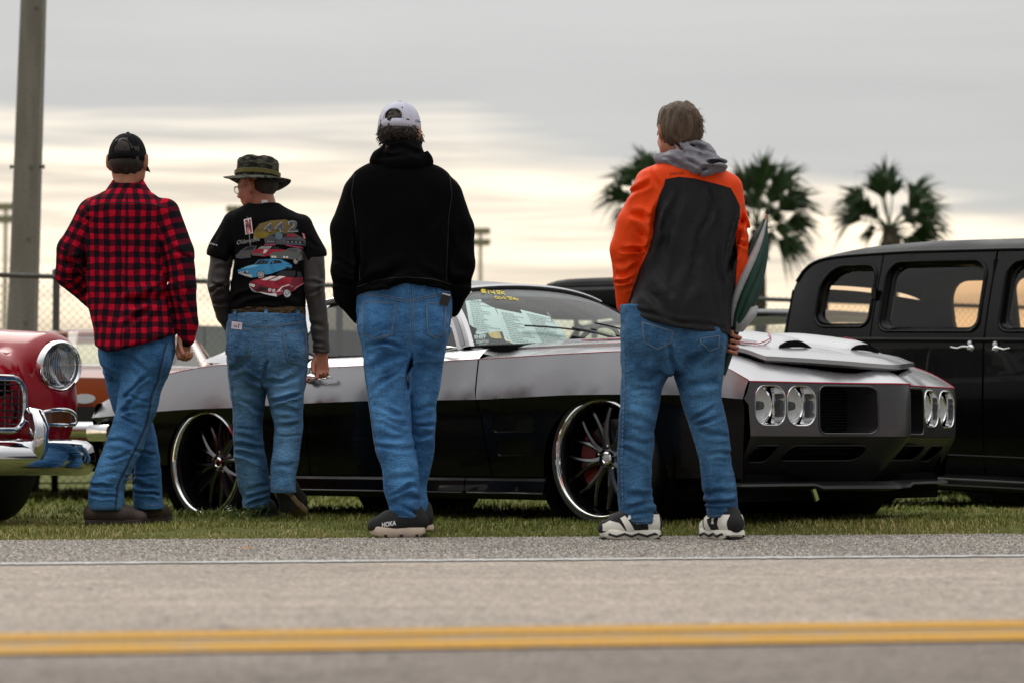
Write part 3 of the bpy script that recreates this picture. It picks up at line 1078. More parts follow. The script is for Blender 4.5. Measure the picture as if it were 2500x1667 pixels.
  me.vertices.foreach_set('co', V.reshape(-1))
  me.loops.add(len(Q) * 4)
  me.loops.foreach_set('vertex_index', Q.reshape(-1).astype(np.int32))
  me.polygons.add(len(Q))
  me.polygons.foreach_set('loop_start', (np.arange(len(Q)) * 4).astype(np.int32))
  me.update(calc_edges=True)
  for m_ in (mats if isinstance(mats, (list, tuple)) else [mats]):
   me.materials.append(m_)
  if post:
   post(me, V, Q)
  return link(name, me, parent, smooth)
def attr(me, name, val):
 a = me.attributes.new(name, 'FLOAT', 'POINT')
 a.data.foreach_set('value', np.asarray(val, np.float32))
def wavy(d, seed, amp):
 return d
# ------------------------------------------------------------------ projecting flat pieces onto clothes
def bvh_of(*objs):
 V, F = [], []
 for o in objs:
  k = len(V)
  V += [tuple(v.co) for v in o.data.vertices]
  F += [tuple(i + k for i in p.vertices) for p in o.data.polygons]
 return BVHTree.FromPolygons(V, F)
FR = random.Random(23)
class Person:
 """works in photograph pixels at the person's own depth"""
 def __init__(s, D, z_adj=0.0):
  s.D = D
 def p(s, px, py, dy=0.0):
  v = W(px, py, s.D)
  return Vector((v.x, v.y + dy, v.z))
 def m(s, pxl):
  return pxl * s.D / FPX
 def row(s, py, xl, xr, dy=0.0, br=1.0, b=None):
  c = s.p((xl + xr) / 2, py, dy)
  a = s.m((xr - xl) / 2)
  return (c.z, c.x, c.y, a, b if b is not None else a * br)
 def rows(s, lst):
  return [s.row(*q) for q in lst]
 def fold(s, x1, y1, x2, y2, amp, w):
  cx, cy, dx, dy = (x1 + x2) / 2, (y1 + y2) / 2, (x2 - x1) / 2, (y2 - y1) / 2
  an = FR.uniform(-0.28, 0.28)
  dx, dy = dx * math.cos(an) - dy * math.sin(an), dx * math.sin(an) + dy * math.cos(an)
  a, b = s.p(cx - dx, cy - dy), s.p(cx + dx, cy + dy)
  return (a.x, a.z, b.x, b.z, amp * FR.uniform(0.45, 1.6), s.m(w) * FR.uniform(0.6, 1.15))
 def drop(s, bv, px, py, off=0.002):
  a = s.p(px, py, -1.5)
  hit = bv.ray_cast(a, Vector((0, 1, 0)), 4.0)
  if hit[0] is None:
   return None
  return hit[0] + hit[1].normalized() * (off if hit[1].y < 0 else -off)
 def ribbon(s, bv, path, wpx, mb, off=0.003, mi=0, step=5.0, thick=None):
  """strip following the cloth along a pixel path"""
  pts = dens(path, step, False)
  prev = None
  L, Rr = [], []
  for i, q in enumerate(pts):
   a = pts[max(i - 1, 0)]
   b = pts[min(i + 1, len(pts) - 1)]
   tx, ty = b[0] - a[0], b[1] - a[1]
   n = math.hypot(tx, ty) + 1e-9
   nx, ny = -ty / n * wpx / 2, tx / n * wpx / 2
   l, r = s.drop(bv, q[0] + nx, q[1] + ny, off), s.drop(bv, q[0] - nx, q[1] - ny, off)
   if l is None or r is None or abs(l.y - r.y) > 0.05:
    if len(L) > 1:
     s._emit(mb, L, Rr, mi)
    L, Rr = [], []
    continue
   if L and (abs(l.y - L[-1].y) > 0.06):
    if len(L) > 1:
     s._emit(mb, L, Rr, mi)
    L, Rr = [], []
   L.append(l)
   Rr.append(r)
  if len(L) > 1:
   s._emit(mb, L, Rr, mi)
 def _emit(s, mb, L, Rr, mi):
  n = len(L)
  mb.add(L + Rr, [(i, i + 1, n + i + 1, n + i) for i in range(n - 1)], mi)
 def patch(s, bv, poly, mb, off=0.002, mi=0, step=9.0):
  """filled polygon laid on the cloth"""
  area = abs(sum(poly[i][0] * poly[i - 1][1] - poly[i - 1][0] * poly[i][1] for i in range(len(poly)))) / 2
  st = max(1.2, min(step, math.sqrt(area) / 1.5))
  pts, tris = panel2d(poly, step=st)
  vs_ = [s.drop(bv, q[0], q[1], off) for q in pts]
  good = [v for v in vs_ if v is not None]
  if not good:
   return
  ym = sorted(v.y for v in good)[len(good) // 2]
  vs_ = [v if v is not None and abs(v.y - ym) < 0.12 else None for v in vs_]
  keep = [t_ for t_ in tris if all(vs_[i] is not None for i in t_)]
  mb.add([v if v is not None else (0, 0, 0) for v in vs_], keep, mi)
FONT_CACHE = {}
def text_polys(txt, shear=0.0, bold=0.0):
 """flat triangles of a text, origin at its left base line, height about 1"""
 cu = bpy.data.curves.new('t', 'FONT')
 cu.body = txt
 cu.shear = shear
 cu.offset = bold
 cu.resolution_u = 3
 ob = bpy.data.objects.new('t', cu)
 COL.objects.link(ob)
 dg = bpy.context.evaluated_depsgraph_get()
 dg.update()
 me = bpy.data.meshes.new_from_object(ob.evaluated_get(dg))
 V = [(v.co.x, v.co.y) for v in me.vertices]
 F = [tuple(p.vertices) for p in me.polygons]
 bpy.data.objects.remove(ob)
 bpy.data.curves.remove(cu)
 bpy.data.meshes.remove(me)
 return V, F
def text_on(person, bv, txt, x0, y0, hpx, ang, mb, mi=0, off=0.003, shear=0.0, bold=0.0, wpx=None):
 V, F = text_polys(txt, shear, bold)
 w = max(v[0] for v in V) - min(v[0] for v in V)
 sx_ = hpx * 1.35 if wpx is None else wpx / w
 sy_ = hpx * 1.35
 ca, sa = math.cos(math.radians(ang)), math.sin(math.radians(ang))
 out = []
 for x, y in V:
  X, Y = x * sx_, -y * sy_
  out.append(person.drop(bv, x0 + X * ca + Y * sa, y0 - X * sa + Y * ca, off))
 keep = [f for f in F if all(out[i] is not None for i in f)]
 mb.add([v if v is not None else (0, 0, 0) for v in out], keep, mi)
# ------------------------------------------------------------------ cloth materials
def denim(name, c_dark, c_light, fade=0.5):
 m, t, b = new_mat(name)
 tcn = N(t, 'ShaderNodeTexCoord')
 ob = tcn.outputs['Object']
 big = NOISE(t, MAP(t, ob, (1, 1, 0.55)), 7.0, 4, 0.6)
 cre = NOISE(t, MAP(t, ob, (1, 1, 2.6)), 11.0, 3, 0.55, 0.6)
 slub = NOISE(t, MAP(t, ob, (260, 260, 26)), 1.0, 2, 0.7)
 weave = NOISE(t, ob, 420.0, 1, 0.5)
 at_ = N(t, 'ShaderNodeAttribute', attribute_name='wear')
 f = M(t, 'ADD', M(t, 'MULTIPLY', big, 0.75), M(t, 'MULTIPLY', cre, 0.35))
 f = M(t, 'ADD', f, M(t, 'MULTIPLY', at_.outputs['Fac'], 0.55))
 c = MIX(t, RAMP(t, f, [(0.36, 0.0), (0.92, 1.0)]), c_dark, c_light)
 c = MIX(t, 1.0, c, RAMP(t, slub, [(0.25, 0.72), (0.75, 1.28)]), 'MULTIPLY')
 c = MIX(t, 1.0, c, RAMP(t, weave, [(0.25, 0.8), (0.75, 1.2)]), 'MULTIPLY')
 t.links.new(c, b.inputs['Base Color'])
 b.inputs['Roughness'].default_value = 0.85
 b.inputs['Specular IOR Level'].default_value = 0.12
 b.inputs['Sheen Weight'].default_value = 0.04
 bn = N(t, 'ShaderNodeBump')
 bn.inputs['Strength'].default_value = 0.55
 bn.inputs['Distance'].default_value = 0.018
 wr = NOISE(t, MAP(t, ob, (1, 1, 2.0)), 24.0, 3, 0.6, 0.8)
 t.links.new(M(t, 'ADD', wr, M(t, 'MULTIPLY', slub, 0.06)), bn.inputs['Height'])
 t.links.new(bn.outputs[0], b.inputs['Normal'])
 return m
def cloth(name, col, rough=0.9, var=0.12, bump=0.4, bscale=18.0, sheen=0.1, spec=0.2, stretch=(1, 1, 0.6)):
 m, t, b = new_mat(name)
 tcn = N(t, 'ShaderNodeTexCoord')
 ob = tcn.outputs['Object']
 n = NOISE(t, MAP(t, ob, stretch), 9.0, 4, 0.6)
 t.links.new(MIX(t, 1.0, col, RAMP(t, n, [(0.3, 1 - var), (0.7, 1 + var)]), 'MULTIPLY'), b.inputs['Base Color'])
 b.inputs['Roughness'].default_value = rough
 b.inputs['Sheen Weight'].default_value = sheen
 b.inputs['Specular IOR Level'].default_value = spec
 w = NOISE(t, MAP(t, ob, stretch), bscale, 3, 0.5, 0.5)
 f = NOISE(t, ob, 500, 1, 0.5)
 bn = N(t, 'ShaderNodeBump')
 bn.inputs['Strength'].default_value = bump
 bn.inputs['Distance'].default_value = 0.012
 t.links.new(M(t, 'ADD', w, M(t, 'MULTIPLY', f, 0.04)), bn.inputs['Height'])
 t.links.new(bn.outputs[0], b.inputs['Normal'])
 return m
m_skin = mat('skin_tanned', (0.40, 0.165, 0.095), 0.5, noise=(25, 0.18), bump=(90, 0.25, 0.003), sss=0.08)
m_skin2 = mat('skin_ruddy', (0.44, 0.17, 0.105), 0.5, noise=(25, 0.2), bump=(90, 0.3, 0.003), sss=0.08)
m_skin3 = mat('skin_fair', (0.50, 0.26, 0.18), 0.5, noise=(25, 0.15), bump=(90, 0.25, 0.003), sss=0.08)
m_eye = mat('eye_white', (0.75, 0.72, 0.68), 0.2)
m_rubber = mat('black_rubber', (0.012, 0.012, 0.012), 0.7)
m_thread = mat('denim_thread', (0.11, 0.175, 0.26), 0.8)
m_thread_d = mat('denim_seam_dark', (0.012, 0.032, 0.08), 0.9)
def rotz(a):
 return np.array([[math.cos(a), -math.sin(a), 0], [math.sin(a), math.cos(a), 0], [0, 0, 1]])
class Head:
 """head modelled in its own frame: +f faces forward; yaw 0 looks away from the camera"""
 def __init__(s, c, sc, yaw=0.0, tilt=0.0, roll=0.0):
  s.c = np.array(c, float)
  s.s = sc                      # full head height in metres
  a = -yaw
  f = np.array([math.sin(yaw), math.cos(yaw), 0.0])
  r = np.array([math.cos(yaw), -math.sin(yaw), 0.0])
  u = np.array([0, 0, 1.0])
  f2 = f * math.cos(tilt) + u * math.sin(tilt)
  u2 = u * math.cos(tilt) - f * math.sin(tilt)
  r2 = r * math.cos(roll) + u2 * math.sin(roll)
  u3 = u2 * math.cos(roll) - r * math.sin(roll)
  s.R = np.stack([r2, f2, u3], 1)        # columns: right, forward, up
 def P(s, x, y, z):
  return s.c + s.R @ (np.array([x, y, z]) * s.s)
 def build(s, g, ear=1.0):
  R, k = s.R, s.s
  e = lambda x, y, z, a, b, c_, kk=0.012, op='u': g.ell(s.P(x, y, z), (a * k, b * k, c_ * k), kk, op, R)
  e(0, -0.045, 0.13, 0.335, 0.405, 0.365)          # cranium
  e(0, 0.10, -0.12, 0.285, 0.30, 0.36, 0.03)       # face
  e(0, 0.17, -0.36, 0.17, 0.17, 0.13, 0.04)        # jaw, chin
  for q in (-1, 1):
   e(q * 0.19, 0.02, -0.25, 0.10, 0.17, 0.14, 0.04)   # jaw corner
   e(q * 0.135, 0.385, 0.0, 0.075, 0.05, 0.055, 0.02, 's')    # eye socket
   e(q * 0.14, 0.30, 0.0, 0.062, 0.062, 0.058, 0.004)          # eyelid
   e(q * 0.175, 0.30, -0.13, 0.08, 0.07, 0.07, 0.03)    # cheek
   # ear
   e(q * 0.355, -0.03, -0.035, 0.032, 0.075 * ear, 0.125 * ear, 0.010)
   e(q * (0.385 + 0.05 * (ear - 1)), -0.065, 0.0, 0.028, 0.045 * ear, 0.115 * ear, 0.008)
   e(q * 0.395, 0.005, -0.02, 0.022, 0.030, 0.06, 0.006, 's')
  e(0, 0.355, 0.065, 0.19, 0.05, 0.045, 0.03)      # brow
  g.cap(s.P(0, 0.385, 0.02), s.P(0, 0.475, -0.14), 0.035 * k, 0.055 * k, 0.02)
  for q in (-1, 1):
   e(q * 0.05, 0.425, -0.155, 0.04, 0.045, 0.035, 0.012)
  e(0, 0.375, -0.245, 0.095, 0.045, 0.022, 0.012)
  e(0, 0.37, -0.285, 0.085, 0.045, 0.024, 0.012)
  g.cap(s.P(-0.09, 0.425, -0.266), s.P(0.09, 0.425, -0.266), 0.006 * k, 0.006 * k, 0.004, 's')
 def eyes(s, parent):
  for q in (-1, 1):
   mb = MB()
   c_ = Vector(s.P(q * 0.14, 0.325, 0.0))
   r_ = 0.052 * s.s
   mb.lathe([(r_ * math.sin(PI * i / 8), -r_ * math.cos(PI * i / 8)) for i in range(9)], c_, Vector(s.R[:, 1]), 12)
   mb.build('eye', m_eye, parent, 60)
def hand(g, wrist, palm_dir, width_dir, L, curls, thumb_side, thumb=(0.5, 0.3), k=0.005):
 """open or curled hand; curls: list of four (finger bend radians); bends turn towards palm normal"""
 w = np.array(wrist, float)
 d = np.array(palm_dir, float)
 d /= np.linalg.norm(d)
 s = np.array(width_dir, float)
 s = s - d * (s @ d)
 s /= np.linalg.norm(s)
 n = np.cross(d, s)              # palm normal: fingers curl towards it
 pl = 0.095 * L / 0.19
 for i in range(4):
  off = (i - 1.5) * 0.0205 * L / 0.19
  b = w + d * pl + s * off
  g.cap(w + s * off * 0.75 + d * 0.012, b, 0.0135, 0.0115, 0.012)
  p = b
  ang = curls[i] * 0.45
  seg = [(0.042, 0.028, 0.022), (0.046, 0.031, 0.024), (0.044, 0.028, 0.022), (0.034, 0.022, 0.018)][i]
  rr = (0.0098, 0.0092, 0.0084, 0.0075)
  for q in range(3):
   dd = d * math.cos(ang) + n * math.sin(ang)
   p2 = p + dd * seg[q] * L / 0.19
   g.cap(p, p2, rr[q] * (0.88 if i == 3 else 1), rr[q + 1] * (0.88 if i == 3 else 1), 0.0025)
   p = p2
   ang += curls[i] * (0.8 if q == 0 else 0.6)
 tb = w + d * pl * 0.25 + s * thumb_side * 0.026
 t1 = tb + (d * 0.75 + s * thumb_side * thumb[0] + n * thumb[1] * 0.6) * 0.034
 t2 = t1 + (d * 0.85 + s * thumb_side * thumb[0] * 0.2 + n * thumb[1]) * 0.032
 t3 = t2 + (d * 0.85 - s * thumb_side * 0.1 + n * thumb[1]) * 0.025
 g.cap(tb, t1, 0.0145, 0.0118, 0.008)
 g.cap(t1, t2, 0.0115, 0.0102, 0.003)
 g.cap(t2, t3, 0.0102, 0.0085, 0.003)
def body_core(g, P, hip, sh, neck, arms, legs):
 """slim body under the clothes; every limb joined so the skin is one surface"""
 g.loft([(hip[2] - 0.06, hip[0], hip[1], 0.10, 0.07), (hip[2] + 0.12, hip[0], hip[1], 0.12, 0.075), ((hip[2] + sh[2]) / 2, (hip[0] + sh[0]) / 2, (hip[1] + sh[1]) / 2, 0.115, 0.07), (sh[2] - 0.06, sh[0], sh[1], 0.13, 0.075), (sh[2] + 0.0, sh[0], sh[1], 0.08, 0.06)], 0.02)
 g.cap((sh[0], sh[1], sh[2] - 0.05), neck, 0.058, 0.054, 0.02)
 for ch in arms:
  rs = [0.034, 0.026, 0.022]
  for i in range(len(ch) - 1):
   g.cap(ch[i], ch[i + 1], rs[min(i, 2)], rs[min(i + 1, 2)], 0.015)
 for ch in legs:
  rs = [0.045, 0.030, 0.026, 0.026]
  for i in range(len(ch) - 1):
   g.cap(ch[i], ch[i + 1], rs[min(i, 3)], rs[min(i + 1, 3)], 0.02)
def shoe(parent, name, heel, toe, hgt, wid, m_up, m_sole, sole_h=0.03, heel_lift=0.0, ankle=None, extra=None, toe_up=0.0, h=0.0045):
 """shoe from heel to toe (ground points); returns upper, sole objects"""
 heel, toe = Vector(heel), Vector(toe)
 d = toe - heel
 L = d.length
 f = d.normalized()
 up0 = Vector((0, 0, 1))
 s = f.cross(up0).normalized()
 up = s.cross(f).normalized()
 def pt(a, b_, c_):
  return heel + f * (a * L) + s * (b_ * wid) + up * c_
 bb = [pt(a, b_, c_) for a in (-0.1, 1.1) for b_ in (-0.8, 0.8) for c_ in (-0.03, hgt + 0.1)]
 lo = [min(p[i] for p in bb) for i in range(3)]
 hi = [max(p[i] for p in bb) for i in range(3)]
 g = SDF(lo, hi, h)
 for (a0, a1, r0, r1, z0, z1) in ((0.12, 0.35, 0.40, 0.40, sole_h + 0.028, sole_h + 0.03), (0.35, 0.62, 0.40, 0.44, sole_h + 0.026, sole_h + 0.02), (0.62, 0.88, 0.45, 0.34, sole_h + 0.018, sole_h + 0.008)):
  g.cap(pt(a0, 0, z0), pt(a1, 0, z1), r0 * wid, r1 * wid, 0.02)
 g.cap(pt(0.17, 0, sole_h + 0.03), pt(0.20, 0, hgt), 0.36 * wid, 0.36 * wid, 0.02)
 g.cap(pt(0.24, 0, hgt - 0.015), pt(0.66, 0, sole_h + 0.032), 0.33 * wid, 0.28 * wid, 0.03)
 # flatten at the sole
 cut = up.dot(heel) + sole_h * 0.75
 X, Y, Z = np.meshgrid(*g.ax, indexing='ij')
 g.d = np.maximum(g.d, (cut - (X * up.x + Y * up.y + Z * up.z)).astype(np.float32))
 del X, Y, Z
 up_o = g.mesh(name, m_up, parent, None, 60)
 # sole: outline extruded, with a rocker at the toe
 out = []
 prof = [(0.0, 0.26), (0.05, 0.40), (0.2, 0.44), (0.42, 0.40), (0.62, 0.47), (0.78, 0.47), (0.9, 0.36), (0.97, 0.2), (1.0, 0.06)]
 sp_ = spline(prof, 4)
 ring = [(a, w_) for a, w_ in sp_] + [(a, -w_) for a, w_ in sp_[::-1]]
 mb = MB()
 rows = []
 for (zz, sc_) in ((0.0, 0.94), (0.004, 1.0), (sole_h * 0.55, 1.04), (sole_h, 1.0), (sole_h + 0.004, 0.93)):
  row = []
  for a, w_ in ring:
   lift = toe_up * max(0, (a - 0.7) / 0.3) ** 2 + 0.012 * max(0, (0.12 - a) / 0.12) * (1 if zz < 0.006 else 0)
   row.append(pt(0.5 + (a - 0.5) * (0.98 if sc_ < 1 else 1.0) * (1 + 0.02 * (sc_ > 1)), w_ * sc_, zz + lift))
  rows.append(row)
 mb.grid(rows, closed=True)
 mb.fan(rows[0][::-1])
 mb.fan(rows[-1])
 so = mb.build('sole', m_sole, up_o, 40)
 return up_o, so, pt
# ================================================================== person 1: plaid flannel shirt, black cap
m_den1 = denim('denim_mid', (0.010, 0.050, 0.145), (0.105, 0.290, 0.56))
m_den2 = denim('denim_light', (0.016, 0.062, 0.155), (0.17, 0.365, 0.60))
m_den3 = denim('denim_blue', (0.009, 0.048, 0.155), (0.11, 0.315, 0.62))
m_den4 = denim('denim_dark', (0.008, 0.035, 0.095), (0.095, 0.25, 0.455))
def plaid_mat():
 m, t, b = new_mat('buffalo_plaid')
 uv = N(t, 'ShaderNodeUVMap', uv_map='cloth')
 sp = N(t, 'ShaderNodeSeparateXYZ')
 wob = N(t, 'ShaderNodeTexNoise')
 wob.inputs['Scale'].default_value = 9.0
 t.links.new(uv.outputs[0], wob.inputs['Vector'])
 wm = N(t, 'ShaderNodeVectorMath', operation='MULTIPLY_ADD')
 wm.inputs[1].default_value = (0.028, 0.028, 0.0)
 t.links.new(wob.outputs['Color'], wm.inputs[0])
 t.links.new(uv.outputs[0], wm.inputs[2])
 t.links.new(wm.outputs[0], sp.inputs[0])
 def band(ax, ph):
  f = M(t, 'FRACT', M(t, 'ADD', M(t, 'MULTIPLY', ax, 1 / 0.0535), ph))
  return RAMP(t, f, [(0.0, 0.0), (0.03, 1.0), (0.47, 1.0), (0.50, 0.0), (1.0, 0.0)])
 bx, by = band(sp.outputs[0], 0.2), band(sp.outputs[1], 0.1)
 red, mid, blk = (0.52, 0.005, 0.024), (0.105, 0.005, 0.016), (0.008, 0.007, 0.010)
 a = MIX(t, bx, mid, red)
 c_ = MIX(t, bx, blk, mid)
 col = MIX(t, by, c_, a)
 tcn = N(t, 'ShaderNodeTexCoord')
 fz = NOISE(t, tcn.outputs['Object'], 160, 2, 0.6)
 col = MIX(t, 1.0, col, RAMP(t, fz, [(0.3, 0.8), (0.7, 1.2)]), 'MULTIPLY')
 t.links.new(col, b.inputs['Base Color'])
 b.inputs['Roughness'].default_value = 0.95
 b.inputs['Sheen Weight'].default_value = 0.0
 b.inputs['Specular IOR Level'].default_value = 0.1
 bn = N(t, 'ShaderNodeBump')
 bn.inputs['Strength'].default_value = 0.5
 bn.inputs['Distance'].default_value = 0.012
 w = NOISE(t, MAP(t, tcn.outputs['Object'], (1.3, 1, 0.7)), 17, 3, 0.5, 0.6)
 t.links.new(w, bn.inputs['Height'])
 t.links.new(bn.outputs[0], b.inputs['Normal'])
 return m
m_plaid = plaid_mat()
def plaid_uv(chains, tx):
 """cloth coordinates: the trunk uses x, z; sleeves run along their own axis"""
 def post(me, V, Q):
  cen = V[Q].mean(1)
  n = np.cross(V[Q[:, 2]] - V[Q[:, 0]], V[Q[:, 3]] - V[Q[:, 1]])
  best = np.full(len(Q), 1.0)
  pick = np.full(len(Q), -1)
  for ci, (pts, rad) in enumerate(chains):
   for a, b_, r in zip(pts[:-1], pts[1:], rad):
    a, b_ = np.array(a), np.array(b_)
    ba = b_ - a
    tt = np.clip(((cen - a) @ ba) / (ba @ ba), 0, 1)
    d = np.linalg.norm(cen - a - tt[:, None] * ba, axis=1) / r
    u = d < best
    best[u] = d[u]
    pick[u] = ci
  uvl = me.uv_layers.new(name='cloth')
  UV = np.zeros((len(Q), 4, 2))
  P4 = V[Q]
  UV[:, :, 0] = P4[:, :, 0] + (P4[:, :, 1] - tx) * 0.35 * np.sign(P4[:, :, 0] - V[:, 0].mean())
  UV[:, :, 1] = P4[:, :, 2] - 0.10 * np.abs(P4[:, :, 0] - V[:, 0].mean()) ** 2
  for ci, (pts, rad) in enumerate(chains):
   sel = pick == ci
   if not sel.any():
    continue
   a0 = np.array(pts[0])
   q = P4[sel]
   acc_u = np.zeros(q.shape[:2])
   acc_v = np.zeros(q.shape[:2])
   bd = np.full(q.shape[:2], 9.0)
   run = 0
   for a, b_ in zip(pts[:-1], pts[1:]):
    a, b_ = np.array(a), np.array(b_)
    ba = b_ - a
    L = np.linalg.norm(ba)
    f = ba / L
    tt = np.clip((q - a) @ ba / L ** 2, -0.3, 1.3)
    off = q - a - tt[..., None] * ba
    d = np.linalg.norm(off, axis=2) + np.maximum(0, np.maximum(-tt, tt - 1)) * L
    s = np.cross(f, [0, 1, 0])
    s /= np.linalg.norm(s)
    u = d < bd
    acc_v = np.where(u, run + tt * L, acc_v)
    acc_u = np.where(u, off @ s - (off[..., 1]) * 0.5, acc_u)
    bd = np.where(u, d, bd)
    run += L
   UV[sel, :, 0] = acc_u
   UV[sel, :, 1] = -acc_v
  uvl.data.foreach_set('uv', UV.reshape(-1).astype(np.float32))
 return post
def wear_post(zk, spots):
 """fade map of jeans: knees, seat and thighs, as worn denim has it"""
 def post(me, V, Q):
  w = np.zeros(len(V))
  for (c_, r, a) in spots:
   w += a * np.exp(-(((V[:, 0] - c_[0]) / r[0]) ** 2 + ((V[:, 2] - c_[2]) / r[1]) ** 2))
  attr(me, 'wear', w)
 return post
def jeans(P, rows_hip, rows_l, rows_r, folds, m_den, parent, butt, wear, hem, seed, lo_px, hi_px, ydep=(-0.3, 0.3), h=0.006, caps=(), hk=0.018, amp=0.0035):
 a, b_ = P.p(lo_px[0], hi_px[1]), P.p(hi_px[0], lo_px[1])
 g = SDF((a.x, P.D + ydep[0], a.z), (b_.x, P.D + ydep[1], b_.z), h)
 g.loft(P.rows(rows_hip), 0.01, sup=2.3)
 for rows in (rows_l, rows_r):
  g.loft(P.rows(rows), hk, sup=2.15)
 for (px, py, dy, rx, ry, rz) in butt:
  c_ = P.p(px, py, dy)
  g.ell(c_, (P.m(rx), ry, P.m(rz)), 0.03)
 for q in caps:
  g.cap(*q)
 g.folds([P.fold(*f) for f in folds], P.D + ydep[1])
 sp_ = [(P.p(q[0], q[1]), (P.m(q[2]), P.m(q[3])), q[4]) for q in wear]
 o = g.mesh('jeans', m_den, parent, [((9, 9, 16), amp, seed), ((22, 22, 40), amp * 0.45, seed + 1)], 180, wear_post(0, sp_))
 return o
def seams(P, jo, lines, parent, name='seam', m=None, w=3.0, off=0.002):
 """each stitched seam of the jeans as a raised strip"""
 bv = bvh_of(jo)
 for ln in lines:
  mb = MB()
  P.ribbon(bv, ln, w, mb, off, 0, 6.0)
  if mb.v:
   mb.build(name, m or m_thread, parent, None, recalc=False)
def stitches(P, bv, path, mb, dash=5.0, gap=4.0, w=1.6, off=0.003):
 pts = dens(path, 1.0, False)
 i = 0
 while i + dash < len(pts):
  seg = pts[i:i + int(dash) + 1]
  P.ribbon(bv, [seg[0], seg[-1]], w, mb, off, 0, dash)
  i += int(dash + gap)
def pocket(P, jo, poly, mden, parent):
 bv = bvh_of(jo)
 mb = MB()
 P.patch(bv, poly, mb, 0.0035, 0, 8.0)
 o = mb.build('pocket', mden, parent, 180, recalc=False)
 mb = MB()
 k = len(poly)
 cx = sum(p[0] for p in poly) / k
 cy = sum(p[1] for p in poly) / k
 for (sc_, w, off) in ((0.97, 1.7, 0.005), (0.90, 1.3, 0.005)):
  ring = [(cx + (x - cx) * sc_, cy + (y - cy) * sc_) for x, y in poly]
  P.ribbon(bv, ring + [ring[0]], w, mb, off, 0, 5.0)
 if mb.v:
  mb.build('stitching', m_thread, o, None, recalc=False)
 return o
def make_p1():
 P = Person(11.1)
 p = P.p
 g = SDF(p(100, 1290, -0.35), p(510, 310, 0.40), 0.006)
 hd = Head(p(311, 393, 0.02), 0.236, yaw=math.radians(8), tilt=-0.05)
 hd.build(g, 1.3)
 body_core(g, P, p(318, 830, 0.02), p(312, 500, 0.0), hd.P(0, -0.06, -0.3),
              [[p(225, 525), p(165, 665, 0.02), p(225, 740, 0.16)], [p(405, 525), p(445, 680, -0.02), p(455, 822, 0.0)]],
              [[p(355, 850), p(318, 1010, -0.02), p(270, 1240, -0.1)], [p(285, 850, 0.05), p(318, 1020, 0.10), p(352, 1240, 0.12)]])
 g.cap(p(312, 500), p(225, 525), 0.05, 0.045, 0.02)
 g.cap(p(312, 500), p(405, 525), 0.05, 0.045, 0.02)
 hand(g, p(454, 815, 0.0), (-0.18, -0.02, -1), (0.75, 0.65, 0), 0.175, (1.55, 1.65, 1.7, 1.75), -1, (0.25, 0.75))
 g.cap(p(270, 1240, -0.1), p(285, 1268, -0.1), 0.03, 0.03, 0.02)
 body = g.mesh('person', m_skin, None, None, 180)
 tag(body, 'man in red and black plaid shirt and black cap, one hand in his pocket', 'person')
 hd.eyes(body)
 # hair and beard
 g = SDF(p(250, 460, -0.2), p(372, 322, 0.22), 0.005)
 g.ell(hd.P(0, -0.08, -0.02), np.array((0.352, 0.40, 0.33)) * hd.s, 0.0, 'u', hd.R)
 g.ell(hd.P(0, 0.42, -0.15), np.array((0.42, 0.42, 0.6)) * hd.s, 0.01, 's', hd.R)
 for q in (-1, 1):
  g.ell(hd.P(q * 0.37, 0.0, -0.03), np.array((0.07, 0.13, 0.17)) * hd.s, 0.004, 's', hd.R)
 g.ell(hd.P(0, -0.06, 0.14), np.array((0.345, 0.415, 0.365)) * hd.s, 0.005, 'u', hd.R)
 g.mesh('hair', mat('hair_brown', (0.018, 0.011, 0.008), 0.6, noise=(60, 0.5, (1, 1, 0.25)), bump=(120, 0.9, 0.006, (1, 1, 0.2))), body, [((60, 60, 14), 0.004, 3)])
 g = SDF(p(260, 470, -0.15), p(372, 400, 0.25), 0.005)
 g.ell(hd.P(0, 0.13, -0.30), np.array((0.275, 0.28, 0.19)) * hd.s, 0.0, 'u', hd.R)
 g.ell(hd.P(0, 0.30, -0.10), np.array((0.20, 0.3, 0.10)) * hd.s, 0.02, 's', hd.R)
 g.ell(hd.P(0, -0.30, -0.40), np.array((0.5, 0.34, 0.5)) * hd.s, 0.02, 's', hd.R)
 g.mesh('beard', MATS['hair_brown'], body, [((70, 70, 20), 0.003, 5)])
 # cap
 make_cap(P, hd, body, mat('cap_black', (0.005, 0.005, 0.0065), 0.9, spec=0.15, bump=(220, 0.3, 0.002)), 0.375, strap=True)
 # shirt
 arms = [([p(228, 520, 0.0), p(180, 610, -0.01), p(167, 668, 0.03), p(228, 742, 0.17)], [0.085, 0.085, 0.08]),
   ([p(402, 520, 0.0), p(436, 620, -0.01), p(446, 700, -0.02), p(456, 790, -0.005), p(454, 826, 0.0)], [0.088, 0.085, 0.075, 0.06])]
 g = SDF(p(90, 905, -0.3), p(520, 425, 0.36), 0.006)
 g.loft(P.rows([(460, 272, 352, 0.0, 0.9), (474, 245, 378, 0.0, 0.7), (490, 215, 398, 0.0, 0.64), (512, 196, 418, 0.0, 0.60), (560, 198, 412, 0.0, 0.62), (640, 205, 404, 0.0, 0.64), (720, 207, 412, 0.0, 0.66), (770, 221, 424, -0.005, 0.74), (820, 232, 430, -0.015, 0.84), (872, 234, 430, -0.02, 0.88)]), 0.01, sup=2.25)
 for pts, rr in arms:
  pass
 a = arms[0][0]
 g.cap(a[0], a[1], 0.070, 0.073, 0.018)
 g.cap(a[1], a[2], 0.073, 0.064, 0.012)
 g.cap(a[2], a[3], 0.064, 0.045, 0.012)
 a = arms[1][0]
 g.cap(a[0], a[1], 0.070, 0.070, 0.018)
 g.cap(a[1], a[2], 0.070, 0.066, 0.012)
 g.cap(a[2], a[3], 0.066, 0.052, 0.012)
